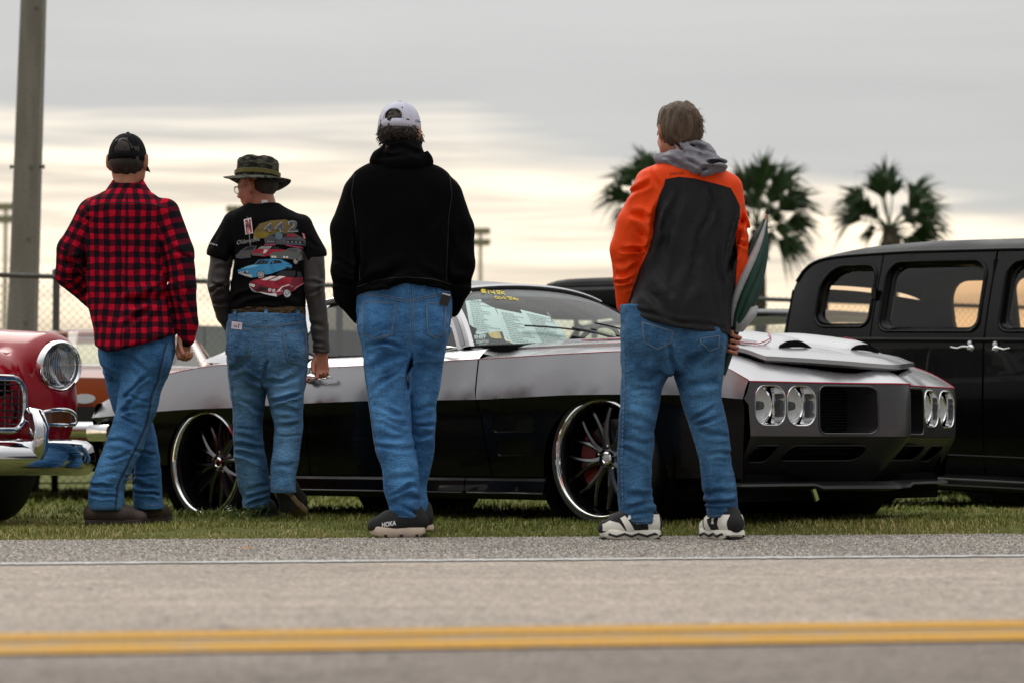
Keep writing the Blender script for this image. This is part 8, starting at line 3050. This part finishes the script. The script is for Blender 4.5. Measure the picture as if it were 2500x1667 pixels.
  mb.tube([(x, s * (sy(1.005, x) + 0.004), 1.005) for x in np.linspace(-0.50, 1.78, 30)], 0.013, 8, sq=(1.0, 0.5))
  mb.build('belt_moulding', m_black, root, 60)
  mb = MB()
  mb.tube([(x, s * (sy(float(rail(x)), x) + 0.006), float(rail(x)) - 0.004) for x in np.linspace(-0.53, 1.75, 60)], 0.009, 8)
  mb.build('drip_rail', m_black, root, 60)
  mb = MB()
  mb.tube([(x, s * (sy(0.36) + 0.003), 0.36) for x in np.linspace(0.0, 1.75, 12)], 0.006, 6)
  mb.build('sill_moulding', m_black, root, 60)
  mb = MB()
  mb.box((0.068, s * (sy(1.24) + 0.012), 1.27), (0.03, 0.02, 0.06))
  mb.build('hinge', m_black, root, 20)
  # running board
  mb = MB()
  rows = []
  for x in np.linspace(0.20, 1.95, 12):
   y0 = sy(0.26) - 0.02
   rows.append([(x, s * y0, 0.262), (x, s * (y0 + 0.05), 0.246), (x, s * (y0 + 0.22), 0.238), (x, s * (y0 + 0.235), 0.226), (x, s * (y0 + 0.235), 0.20), (x, s * (y0 + 0.20), 0.178), (x, s * (y0 + 0.02), 0.16)])
  mb.grid(rows)
  mb.build('running_board', car_paint('black_board', (0.006, 0.006, 0.006), 0.0, 0.32, 0.3), root, 25)
  for zt, rr in ((0.233, 0.005), (0.20, 0.004)):
   mb = MB()
   mb.tube([(0.22, s * (sy(0.26) + 0.217), zt), (1.94, s * (sy(0.26) + 0.217), zt)], rr, 6)
   mb.build('board_trim', mat('satin_trim', (0.22, 0.22, 0.23), 0.35, 0.9), root, 60)
  # rear fender
  g = SDF((-0.75, min(s * 0.55, s * 1.05), 0.1), (0.75, max(s * 0.55, s * 1.05), 0.95), 0.016)
  g.ell((0.0, s * 0.72, 0.40), (0.52, 0.24, 0.42), 0.02)
  g.ell((-0.2, s * 0.70, 0.34), (0.46, 0.22, 0.34), 0.05)
  g.d = np.maximum(g.d, 0.20 - g.ax[2][None, None, :]).astype(np.float32)
  g.cap((0.0, s * 0.6, 0.30), (0.0, s * 1.2, 0.30), 0.36, 0.36, 0.0, 's')
  g.mesh('rear_fender', m_black, root, None, 60)
  w = sub_root('wheel', root, (0.0, s * 0.90, 0.345))
  for (nm, pr, m_) in (('tyre', [(0.20, -0.01), (0.23, 0.004), (0.30, 0.002), (0.335, -0.02), (0.348, -0.05), (0.348, -0.16), (0.32, -0.19), (0.20, -0.19)], m_tyre), ('rim', [(0.21, -0.012), (0.195, -0.03), (0.19, -0.08), (0.0, -0.085)], m_chrome_d), ('hub_cap', [(0.10, -0.07), (0.09, -0.04), (0.05, -0.025), (0.0, -0.02)], m_chrome)):
   mb = MB()
   mb.lathe(pr, (0, 0, 0), (0, s, 0), 48)
   mb.build(nm, m_, w, 40)
  w = sub_root('wheel', root, (2.75, s * 0.86, 0.41))
  for (nm, pr, m_) in (('tyre', [(0.20, -0.01), (0.23, 0.004), (0.30, 0.002), (0.335, -0.02), (0.348, -0.05), (0.348, -0.16), (0.32, -0.19), (0.20, -0.19)], m_tyre), ('rim', [(0.21, -0.012), (0.195, -0.03), (0.19, -0.08), (0.0, -0.085)], m_chrome_d), ('hub_cap', [(0.10, -0.07), (0.09, -0.04), (0.05, -0.025), (0.0, -0.02)], m_chrome)):
   mb = MB()
   mb.lathe(pr, (0, 0, 0), (0, s, 0), 48)
   mb.build(nm, m_, w, 40)
  # front fender, out of the frame to the right
  g = SDF((1.9, min(s * 0.4, s * 1.1), 0.1), (3.4, max(s * 0.4, s * 1.1), 1.05), 0.025)
  g.ell((2.7, s * 0.74, 0.48), (0.62, 0.24, 0.40), 0.02)
  g.cap((1.9, s * 0.76, 0.24), (2.4, s * 0.76, 0.5), 0.10, 0.20, 0.1)
  g.cap((2.75, s * 0.5, 0.40), (2.75, s * 1.2, 0.40), 0.38, 0.38, 0.0, 's')
  g.mesh('front_fender', m_black, root, None, 60)
 # roof and rounded back: loft of half rings
 mb = MB()
 rows = []
 for x in list(np.linspace(1.78, 0.0, 16)) + list(np.linspace(-0.08, -0.548, 30)):
  zr, zt = float(rail(x)), float(roof_t(x))
  w = sy(zr, x)
  row = []
  for u in np.linspace(-1, 1, 29):
   a = abs(u)
   row.append((x, u * w, zr + (zt - zr) * (1 - a ** 2.6) ** 0.75))
  rows.append(row)
 mb.grid(rows)
 mb.build('roof', car_paint('black_roof', (0.002, 0.002, 0.0024), 0.0, 0.3, 0.06, 0.06), root, 60)
 mb = MB()
 rows = []
 for t_ in np.linspace(0, 1, 14):
  z = 1.30 - 0.90 * t_
  row = []
  for u in np.linspace(-1, 1, 25):
   xx = -0.55 - 0.08 * math.sin(min(1, t_ * 1.6) * PI / 2) * (1 - abs(u) ** 3) - 0.06 * (1 - abs(u) ** 3)
   row.append((xx, u * sy(z, -0.5 - 0.05 * t_), z + 0.03 * (1 - abs(u) ** 2) * (1 - t_)))
  rows.append(row)
 vs_ = rows
 # rear window hole: leave out faces in the middle
 mb2 = MB()
 n = 25
 fs_ = []
 for i in range(13):
  for j in range(24):
   if 1 <= i <= 3 and 6 <= j <= 17:
    continue
   fs_.append((i * n + j, i * n + j + 1, (i + 1) * n + j + 1, (i + 1) * n + j))
 mb2.add([p_ for r_ in rows for p_ in r_], fs_)
 mb2.build('rear_body', m_black, root, 60)
 # windscreen, cowl, bonnet (mostly out of frame)
 mb = MB()
 mb.grid([[(1.80, -0.60, 1.02), (1.80, 0.60, 1.02)], [(1.72, -0.56, 1.42), (1.72, 0.56, 1.42)]])
 mb.build('windscreen', glass_mat('amber_car_glass', (0.82, 0.70, 0.57), 0.035), root, None)
 mb = MB()
 rows = []
 for x, w, zt in ((1.78, 0.74, 1.02), (2.0, 0.68, 1.02), (2.6, 0.48, 0.98), (3.2, 0.30, 0.92)):
  rows.append([(x, u * w, 0.30 + (zt - 0.30) * (1 - abs(u) ** 4)) for u in np.linspace(-1, 1, 17)])
 mb.grid(rows)
 mb.build('bonnet', m_black, root, 60)
 mb = MB()
 mb.box((0.65, 0, 0.30), (2.4, 1.3, 0.12))
 mb.box((2.5, 0, 0.35), (1.6, 0.6, 0.2))
 mb.build('floor', m_void, root, None)
 # seats and steering wheel
 for sx_ in (-0.05, 0.95):
  g = SDF((sx_ - 0.35, -0.66, 0.3), (sx_ + 0.6, 0.66, 1.2), 0.025)
  g.cap((sx_ + 0.2, -0.5, 0.55), (sx_ + 0.2, 0.5, 0.55), 0.14, 0.14, 0.05)
  g.cap((sx_ - 0.06, -0.48, 0.72), (sx_ - 0.06, 0.48, 0.72), 0.11, 0.11, 0.06)
  g.cap((sx_ - 0.12, -0.46, 0.98), (sx_ - 0.12, 0.46, 0.98), 0.075, 0.075, 0.08)
  g.mesh('seat', m_seat, root, None, 180)
 return root
# ------------------------------------------------------------------ red 1950s car: front corner by the road
m_red = car_paint('red_paint', (0.32, 0.004, 0.014), 0.0, 0.22, 0.35, 0.25)
def make_red_car():
 # frame: x forward (0 = headlight rim), y left, z up
 org = fb_to_world(-2.165, -2.285 - 0.66)
 root = car_root('red_car', (org.x, org.y, 0.0), CAR_YAW)
 tag(root, 'glossy red vintage car with round headlight and chrome bumper', 'car')
 HY, HZ = 0.66, 0.757
 g = SDF((-1.75, -1.02, 0.30), (0.18, 1.02, 1.04), 0.014)
 for s in (-1, 1):
  g.cap((-0.06, s * HY, HZ + 0.012), (-0.5, s * 0.66, HZ + 0.030), 0.150, 0.160, 0.02)
  g.cap((-0.5, s * 0.66, HZ + 0.03), (-1.75, s * 0.66, HZ + 0.05), 0.160, 0.17, 0.02)
  g.ell((-0.30, s * 0.66, 0.57), (0.34, 0.215, 0.26), 0.06)
  g.cap((-0.14, s * 0.66, 0.60), (-0.14, s * 0.64, 0.44), 0.185, 0.170, 0.05)
  g.cap((-0.6, s * 0.67, 0.52), (-1.75, s * 0.67, 0.52), 0.21, 0.21, 0.05)
  g.cap((-0.18, s * 0.42, 0.66), (-0.18, s * 0.36, 0.48), 0.17, 0.16, 0.06)
 g.ell((-1.05, 0, 0.62), (1.16, 0.60, 0.345), 0.05)
 g.ell((-1.75, 0, 0.60), (1.4, 0.68, 0.39), 0.05)
 g.cap((-0.15, -0.35, 0.44), (-0.15, 0.35, 0.44), 0.16, 0.16, 0.05)
 g.d = np.maximum(g.d, 0.345 - g.ax[2][None, None, :]).astype(np.float32)
 g.d = np.maximum(g.d, g.ax[0][:, None, None] - 0.10).astype(np.float32)
 g.ell((0.12, 0, 0.575), (0.13, 0.475, 0.125), 0.01, 's')
 for s in (-1, 1):
  g.cap((-0.05, s * HY, HZ), (0.3, s * HY, HZ), 0.108, 0.108, 0.01, 's')
  g.cap((-0.62, s * 0.5, 0.36), (-0.62, s * 1.3, 0.36), 0.37, 0.38, 0.02, 's')
  # seam between fender and bonnet
  g.cap((0.08, s * 0.47, 0.78), (-1.75, s * 0.50, 0.97), 0.006, 0.006, 0.004, 's')
 g.mesh('front_clip', m_red, root, None, 60)
 for s in (-1, 1):
  # headlight
  h = sub_root('headlight', root, (0.03, s * HY, HZ))
  mb = MB()
  mb.lathe([(0.118, -0.05), (0.122, 0.0), (0.119, 0.022), (0.110, 0.032), (0.101, 0.024), (0.097, 0.004), (0.092, -0.004)], (0, 0, 0), (1, 0, -0.04), 64)
  mb.build('bezel', m_chrome, h, 40)
  mb = MB()
  mb.lathe([(0.092, -0.006), (0.06, -0.035), (0.02, -0.05), (0.0, -0.052)], (0, 0, 0), (1, 0, -0.04), 48)
  mb.build('reflector', mat('reflector_chrome', (0.62, 0.62, 0.64), 0.12, 1.0), h, 60)
  mb = MB()
  mb.lathe([(0.097, -0.004), (0.0985, 0.004), (0.094, 0.008), (0.090, 0.004)], (0, 0, 0), (1, 0, -0.04), 64)
  mb.build('retaining_ring', m_chrome, h, 50)
  mb = MB()
  mb.lathe([(0.0, 0.026), (0.03, 0.024), (0.06, 0.018), (0.091, 0.003)], (0, 0, 0), (1, 0, -0.04), 48)
  mb.build('lens', glass_mat('fluted_glass', (0.80, 0.82, 0.84), 0.10, 0.05), h, 60)
  for k in range(19):
   y = -0.081 + 0.162 * k / 18
   zt = math.sqrt(max(0, 0.088 ** 2 - y * y)) * (0.95 if abs(y) > 0.03 else 0.8)
   mb = MB()
   pts = []
   for z in np.linspace(-zt, zt, 7):
    r_ = math.hypot(y, z)
    pts.append((0.027 - 0.023 * (r_ / 0.091) ** 2, y, z - 0.0))
   mb.tube(pts, 0.0016, 4)
   mb.build('lens_flute', mat('flute_glass', (0.50, 0.51, 0.53), 0.15, 0.6), h, 60)
  # parking lamp: chrome half-moon with amber lens
  pl = sub_root('parking_lamp', root, (-0.14, s * 0.655, 0.522))
  half = [(0.118 * math.cos(a), 0.058 * max(0.0, math.sin(a)) ** 0.8 - 0.026) for a in np.linspace(0, PI, 20)] + [(-0.10, -0.036), (0.0, -0.040), (0.10, -0.036)]
  mb = MB()
  mb.tube([(math.sqrt(0.196 ** 2 - y * y), y, z) for y, z in half], 0.011, 8, closed=True)
  mb.build('bezel', m_chrome, pl, 60)
  mb = MB()
  mb.grid([[(math.sqrt(0.198 ** 2 - (y * 0.97) ** 2), y * 0.97, -0.036) for y, z in half[:20]], [(math.sqrt(0.198 ** 2 - (y * 0.97) ** 2), y * 0.97, z) for y, z in half[:20]]])
  mb.build('lens', mat('amber_lens', (0.13, 0.042, 0.008), 0.15, coat=0.6), pl, None)
  # bumper guard
  gu = sub_root('bumper_guard', root, (0.17, s * 0.41, 0.40))
  mb = MB()
  mb.tube([(0.0, 0, -0.11), (0.05, 0, -0.03), (0.062, 0, 0.06), (0.04, 0, 0.115), (-0.02, 0, 0.13)], [0.045, 0.05, 0.05, 0.045, 0.035], 14, sq=(1.0, 0.85))
  mb.build('guard', m_chrome, gu, 60)
  # wheels
  w = sub_root('wheel', root, (-0.62, s * 0.80, 0.345))
  for (nm, pr, m_) in (('tyre', [(0.19, -0.01), (0.22, 0.006), (0.29, 0.006), (0.325, -0.012), (0.335, -0.04), (0.335, -0.16), (0.31, -0.19), (0.19, -0.19)], m_tyre), ('rim', [(0.20, -0.012), (0.18, -0.03), (0.17, -0.06), (0.0, -0.05)], m_red), ('hub_cap', [(0.13, -0.05), (0.11, -0.02), (0.05, 0.0), (0.0, 0.004)], m_chrome)):
   mb = MB()
   mb.lathe(pr, (0, 0, 0), (0, s, 0), 48)
   mb.build(nm, m_, w, 40)
 # grille: egg-crate inside a chrome frame
 gr = sub_root('grille', root)
 ring = rrect(-0.47, 0.47, 0.455, 0.695, 0.09, 7)
 gx = lambda y: 0.115 - 0.10 * (abs(y) / 0.5) ** 2
 mb = MB()
 mb.tube([(gx(y) + 0.004, y, z) for y, z in ring], 0.017, 10, closed=True)
 mb.build('frame', m_chrome, gr, 60)
 mb = MB()
 mb.fan([(gx(y) - 0.055, y, z) for y, z in ring])
 mb.build('backing', m_void, gr, None)
 m_bar = mat('grille_steel', (0.10, 0.10, 0.105), 0.3, 0.9)
 for k in range(7):
  z = 0.485 + 0.18 * k / 6
  mb = MB()
  hw_ = 0.46 if 0.52 < z < 0.63 else 0.42
  mb.tube([(gx(y) - 0.01, y, z) for y in np.linspace(-hw_, hw_, 16)], 0.0045, 5)
  mb.build('grille_bar', m_bar, gr, 60)
 for k in range(19):
  y = -0.44 + 0.88 * k / 18
  mb = MB()
  h_ = 0.105 if abs(y) < 0.39 else 0.07
  mb.tube([(gx(y) - 0.012, y, 0.575 - h_), (gx(y) - 0.012, y, 0.575 + h_)], 0.0045, 5)
  mb.build('grille_bar', m_bar, gr, 60)
 # bumper: blade that wraps round the corner
 bp = sub_root('bumper', root)
 prof = [(-0.035, 0.070), (0.0, 0.078), (0.030, 0.056), (0.046, 0.0), (0.040, -0.046), (0.016, -0.078), (-0.03, -0.088)]
 path = [(0.20, y, 0.338) for y in np.linspace(0, 0.48, 9)] + [(0.192, 0.58, 0.336), (0.175, 0.66, 0.334), (0.145, 0.74, 0.331), (0.08, 0.800, 0.329), (-0.01, 0.826, 0.327), (-0.08, 0.832, 0.326)]
 path = [(x, -y, z) for x, y, z in path[:0:-1]] + path
 rows = []
 for i, (x, y, z) in enumerate(path):
  a, b_ = path[max(i - 1, 0)], path[min(i + 1, len(path) - 1)]
  t_ = Vector((b_[0] - a[0], b_[1] - a[1], 0)).normalized()
  nrm = Vector((t_.y, -t_.x, 0))
  taper = 1 - 0.30 * float(smoothstep(0.72, 0.84, abs(y)))
  rows.append([Vector((x, y, z)) + nrm * (d * taper) + Vector((0, 0, h_ * taper)) for d, h_ in prof])
 mb = MB()
 mb.grid(rows)
 mb.fan(rows[0])
 mb.fan(rows[-1][::-1])
 mb.build('blade', m_chrome, bp, 60)
 for s in (-1, 1):
  mb = MB()
  mb.lathe([(0.0, 0.008), (0.010, 0.006), (0.012, 0.0)], (0.05, s * 0.835, 0.29), (0.4, s, 0), 12)
  mb.build('bumper_bolt', m_chrome, bp, 40)
 # body behind: cowl, doors and cabin, seen only from beside
 mb = MB()
 rows = []
 for x, w, zt in ((-1.75, 0.84, 0.98), (-2.4, 0.86, 0.99), (-3.2, 0.86, 0.98), (-4.0, 0.84, 0.95), (-4.6, 0.80, 0.86)):
  rows.append([(x, u * w, z_) for u, z_ in ((-0.94, 0.30), (-1, 0.55), (-0.99, zt - 0.12), (-0.9, zt - 0.02), (-0.6, zt), (0, zt + 0.02), (0.6, zt), (0.9, zt - 0.02), (0.99, zt - 0.12), (1, 0.55), (0.94, 0.30))])
 mb.grid(rows)
 mb.fan(rows[-1])
 mb.build('body', m_red, root, 40)
 mb = MB()
 rows = []
 for x, w, zt in ((-2.25, 0.60, 1.42), (-2.5, 0.62, 1.48), (-3.1, 0.62, 1.50), (-3.6, 0.58, 1.46), (-3.75, 0.56, 1.40)):
  rows.append([(x, u * w, zt - 0.08 * abs(u) ** 3) for u in np.linspace(-1, 1, 13)])
 mb.grid(rows)
 mb.build('roof', mat('cream_paint', (0.6, 0.55, 0.45), 0.3, coat=0.6), root, 60)
 for s in (-1, 1):
  mb = MB()
  for (x0, x1) in ((-1.80, -2.25), (-2.85, -2.85), (-4.0, -3.72)):
   mb.tube([(x0, s * 0.76, 0.97), (x1, s * 0.58, 1.38)], 0.03, 8)
  mb.build('pillars', m_red, root, 60)
  mb = MB()
  mb.grid([[(-1.85, s * 0.75, 0.99), (-3.95, s * 0.75, 0.99)], [(-2.3, s * 0.58, 1.36), (-3.7, s * 0.58, 1.36)]])
  mb.build('side_window', m_glass_d, root, None)
  w = sub_root('wheel', root, (-3.78, s * 0.80, 0.345))
  mb = MB()
  mb.lathe([(0.0, -0.05), (0.19, -0.01), (0.22, 0.006), (0.29, 0.006), (0.325, -0.012), (0.335, -0.04), (0.335, -0.16), (0.31, -0.19)], (0, 0, 0), (0, s, 0), 40)
  mb.build('tyre', m_tyre, w, 40)
 mb = MB()
 mb.box((-2.3, 0, 0.34), (4.2, 1.2, 0.14))
 mb.build('chassis', m_void, root, None)
 return root
# ------------------------------------------------------------------ simpler cars parked further back
def generic_car(name, org, yaw, paint, dims, label, tail=True, glass=None):
 """closed coupe body: x forward, centred; dims = (length, width, belt z, roof z, cabin x0, x1, x2, x3, ground clearance)"""
 L, wd, zb, zr, c0, c1, c2, c3, cl = dims
 root = car_root(name, org, yaw)
 tag(root, label, 'car')
 hw = wd / 2
 xs = np.linspace(-L / 2, L / 2, 41)
 def top(x):
  u = abs(x) / (L / 2)
  return zb - 0.10 * u ** 6 - (0.05 if x > 0 else 0.03) * u ** 2
 def wid(x):
  u = abs(x) / (L / 2)
  return hw * (1 - 0.10 * u ** 4 - 0.05 * u ** 12)
 mb = MB()
 rows = []
 for x in xs:
  w, zt = wid(x), top(x)
  sec = [(0.975, 0.43), (0.985, 0.45), (1.0, (zt + cl) / 2 + 0.02), (0.985, zt - 0.12), (0.95, zt - 0.03), (0.86, zt), (0.5, zt + 0.018), (0.0, zt + 0.025)]
  half = [(a * w, z) for a, z in sec]
  rows.append([(x, -y, z) for y, z in half] + [(x, y, z) for y, z in half[::-1][1:]])
 mb.grid(rows)
 bo = mb.build('body', paint, root, 45)
 mb = MB()
 mb.box((0, 0, (cl + 0.44) / 2), (L * 0.96, wd * 0.92, 0.44 - cl))
 mb.build('shaded_lower_body', m_void, root, None)  # shadow below the bumper put into the colour as near black
 for s in (-1, 1):
  mb = MB()
  mb.fan(rows[0 if s < 0 else -1])
  mb.build('rear_panel' if s < 0 else 'front_panel', paint, root, None)
  for wx in (-L * 0.29, L * 0.31):
   w = sub_root('wheel', root, (wx, s * (hw - 0.02), 0.33))
   mb = MB()
   mb.lathe([(0.20, 0.0), (0.25, 0.012), (0.31, 0.006), (0.33, -0.02), (0.33, -0.18), (0.2, -0.2)], (0, 0, 0), (0, s, 0), 40)
   mb.build('tyre', m_tyre, w, 40)
   mb = MB()
   mb.lathe([(0.0, 0.02), (0.06, 0.016), (0.12, -0.01), (0.19, 0.0), (0.205, 0.006)], (0, 0, 0), (0, s, 0), 30)
   mb.build('rim', m_chrome, w, 40)
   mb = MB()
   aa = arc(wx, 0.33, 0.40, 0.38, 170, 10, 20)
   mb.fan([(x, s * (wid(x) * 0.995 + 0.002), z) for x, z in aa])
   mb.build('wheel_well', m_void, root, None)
 # cabin
 rw = hw * 0.70
 mb = MB()
 rows = []
 for x in np.linspace(c1, c2, 13):
  u = (x - c1) / (c2 - c1)
  z = zr - 0.05 * abs(2 * u - 1) ** 2.5
  rows.append([(x, q * rw, z - 0.05 * abs(q) ** 3) for q in np.linspace(-1, 1, 15)])
 mb.grid(rows)
 ro = mb.build('roof', paint, root, 60)
 md = ro.modifiers.new('th', 'SOLIDIFY')
 md.thickness = 0.03
 gm = glass or m_glass
 zl = zr - 0.09
 for s in (-1, 1):
  for nm, x0, x1 in (('a_pillar', c3, c2), ('c_pillar', c0, c1)):
   mb = MB()
   mb.tube([(x0, s * hw * 0.86, top(x0)), (x1, s * rw, zl)], [0.035, 0.025], 8)
   mb.build(nm, paint, root, 60)
  mb = MB()
  xm = (c0 + c3) / 2 - 0.15
  mb.tube([(xm, s * hw * 0.88, top(xm)), (xm, s * rw, zl)], 0.02, 8)
  mb.build('b_pillar', m_trim, root, 60)
  mb = MB()
  mb.add([(c3, s * hw * 0.87, top(c3)), (c0, s * hw * 0.87, top(c0)), (c1, s * rw, zl), (c2, s * rw, zl)], [(0, 1, 2, 3)])
  mb.build('side_window', gm, root, None)
  mb = MB()
  mb.tube([(x, s * (wid(x) * 0.985 + 0.004), top(x) - 0.13) for x in np.linspace(-L * 0.47, L * 0.46, 14)], 0.007, 6)
  mb.build('side_trim', m_chrome, root, 60)
 for nm, xa, xb in (('windshield', c3, c2), ('rear_window', c0, c1)):
  mb = MB()
  mb.grid([[(xa, q * hw * 0.84, top(xa) + 0.02 * (1 - q * q)) for q in np.linspace(-1, 1, 9)], [(xb, q * rw, zl + 0.05 * (1 - abs(q) ** 3)) for q in np.linspace(-1, 1, 9)]])
  mb.build(nm, gm, root, 60)
  mb = MB()
  mb.tube([(xa, q * hw * 0.84, top(xa) + 0.02 * (1 - q * q)) for q in np.linspace(-1, 1, 9)], 0.012, 6)
  mb.build('window_trim', m_chrome, root, 60)
 for (sx_, sy_) in ((0.15, -0.38), (0.15, 0.38)):
  g = SDF((sx_ - 0.4, sy_ - 0.35, 0.5), (sx_ + 0.3, sy_ + 0.35, zr), 0.03)
  g.cap((sx_ - 0.1, sy_ - 0.15, zb - 0.1), (sx_ - 0.1, sy_ + 0.15, zb - 0.1), 0.10, 0.10, 0.05)
  g.ell((sx_ - 0.14, sy_, zb + 0.12), (0.06, 0.13, 0.10), 0.04)
  g.mesh('seat', m_seat, root, None, 180)
 for s in (-1, 1):
  mb = MB()
  x = s * (L / 2 + 0.05)
  mb.tube([(x - s * 0.30, -hw * 0.98, 0.50), (x - s * 0.10, -hw * 0.95, 0.50), (x, -hw * 0.80, 0.50), (x + s * 0.02, 0, 0.50), (x, hw * 0.80, 0.50), (x - s * 0.10, hw * 0.95, 0.50), (x - s * 0.30, hw * 0.98, 0.50)], 0.055, 10, sq=(1.0, 0.5))
  mb.build('bumper', m_chrome, root, 60)
 return root, top, wid
def make_back_cars():
 # orange coupe: its tail faces the camera
 D = 16.3
 c_ = W(206, 1000, D)
 yaw = math.radians(95)
 f = Vector((math.cos(yaw), math.sin(yaw), 0))
 l = Vector((-f.y, f.x, 0))
 L = 4.7
 org = Vector((c_.x, c_.y, 0)) + f * (L / 2)
 m_or = car_paint('orange_paint', (0.36, 0.075, 0.012), 0.2, 0.2, 0.9)
 root, top, wid = generic_car('orange_coupe', (org.x, org.y, 0.0), yaw, m_or, (L, 1.84, 0.96, 1.275, -1.55, -0.85, 0.35, 1.05, 0.22), 'orange coupe with black tail panel and oval badge behind the red car')
 mb = MB()
 mb.box((-L / 2 - 0.012, 0, 0.60), (0.03, 1.40, 0.12))
 mb.build('tail_panel', m_trim, root, None)
 mb = MB()
 ring = [(0.075 * math.cos(a), 0.034 * math.sin(a)) for a in np.linspace(0, 2 * PI, 24, endpoint=False)]
 mb.grid([[(-L / 2 - 0.004, y, 0.71 + z) for y, z in ring], [(-L / 2 - 0.016, y * 0.92, 0.71 + z * 0.9) for y, z in ring]], closed=True)
 mb.fan([(-L / 2 - 0.016, y * 0.92, 0.71 + z * 0.9) for y, z in ring])
 mb.build('badge', mat('badge_enamel', (0.62, 0.66, 0.70), 0.2, coat=0.5), root, 40)
 for s in (-1, 1):
  mb = MB()
  mb.box((-L / 2 - 0.02, s * 0.52, 0.60), (0.03, 0.28, 0.07))
  mb.build('tail_light', mat('tail_lens', (0.20, 0.01, 0.01), 0.2, coat=0.5), root, None)
 # dark wagon beyond the umbrella
 D = 17.5
 c_ = W(1830, 900, D)
 generic_car('dark_wagon', (c_.x + 0.55, c_.y + 1.4, 0.0), CAR_YAW, m_black, (4.6, 1.80, 0.98, 1.47, -2.0, -1.75, 0.55, 1.1, 0.24), 'dark wagon with pale windows behind the raised bonnet', glass=glass_mat('clear_side_glass', (0.85, 0.88, 0.85), 0.04))
 # canvas-topped roadster behind the muscle car roof
 D = 17.0
 a_, b_ = W(1345, 690, D), W(1565, 690, D)
 root = car_root('canvas_top_roadster', ((a_.x + b_.x) / 2 + 0.25, D + 0.7, 0.0), math.radians(-20))
 tag(root, 'black canvas-topped roadster behind the muscle car windshield', 'car')
 zt = W(1450, 676, D).z + 0.02
 def slab(nm, m_, x0, x1, w_, z0, z1, cr, drop):
  mb = MB()
  rows = []
  for q in np.linspace(0, 1, 15):
   x = x0 + (x1 - x0) * q
   e = 1 - abs(2 * q - 1) ** 6
   half = [(w_ * 0.97, z0 - drop * (0.6 + 0.4 * math.sin(q * 9))), (w_, z0 + 0.02), (w_ * 0.99, z1 - 0.03), (w_ * 0.94, z1 - 0.006), (w_ * 0.6, z1 + cr * 0.7), (0, z1 + cr)]
   half = [(y, z0 - drop + (z - z0 + drop) * (0.55 + 0.45 * e)) for y, z in half]
   rows.append([(x, -y, z) for y, z in half] + [(x, y, z) for y, z in half[::-1][1:]])
  mb.grid(rows)
  mb.fan(rows[0])
  mb.fan(rows[-1])
  return mb.build(nm, m_, root, 40)
 m_can = cloth('canvas_black', (0.012, 0.012, 0.013), 0.9, 0.2, 0.5, 12)
 slab('canvas_top', m_can, -0.78, 0.70, 0.68, zt - 0.20, zt - 0.08, 0.01, 0.05)
 slab('roof_pad', cloth('canvas_grey', (0.045, 0.045, 0.046), 0.9, 0.2, 0.4, 12), -0.42, 0.60, 0.60, zt - 0.09, zt - 0.01, 0.015, 0.0)
 for s in (-1, 1):
  for x in (-0.6, 0.60):
   mb = MB()
   mb.tube([(x, s * 0.62, zt - 0.15), (x + (0.12 if x > 0 else 0), s * 0.66, 0.85)], 0.022, 8)
   mb.build('top_post', m_trim, root, 60)
 mb = MB()
 rows = []
 for x, w, z in ((-1.7, 0.55, 0.75), (-1.2, 0.70, 0.88), (-0.4, 0.74, 0.92), (0.7, 0.74, 0.92), (1.0, 0.62, 0.94), (1.9, 0.42, 0.88)):
  rows.append([(x, u * w, 0.32 + (z - 0.32) * (1 - abs(u) ** 5)) for u in np.linspace(-1, 1, 15)])
 mb.grid(rows)
 mb.fan(rows[0])
 mb.fan(rows[-1])
 mb.build('body', m_black, root, 45)
 mb = MB()
 mb.tube([(0.74, -0.66, 0.92), (0.66, -0.60, zt - 0.2), (0.66, 0.60, zt - 0.2), (0.74, 0.66, 0.92)], 0.02, 8)
 mb.build('windshield_frame', m_chrome_d, root, 60)
 for s in (-1, 1):
  for x in (-1.15, 1.5):
   w = sub_root('wheel', root, (x, s * 0.80, 0.36))
   mb = MB()
   mb.lathe([(0.0, -0.02), (0.22, 0.0), (0.26, 0.012), (0.34, 0.0), (0.36, -0.03), (0.36, -0.15), (0.2, -0.17)], (0, 0, 0), (0, s, 0), 36)
   mb.build('tyre', m_tyre, w, 40)
make_p1()
make_p2()
make_p3()
make_p4()
make_muscle_car()
make_sedan()
make_red_car()
make_back_cars()
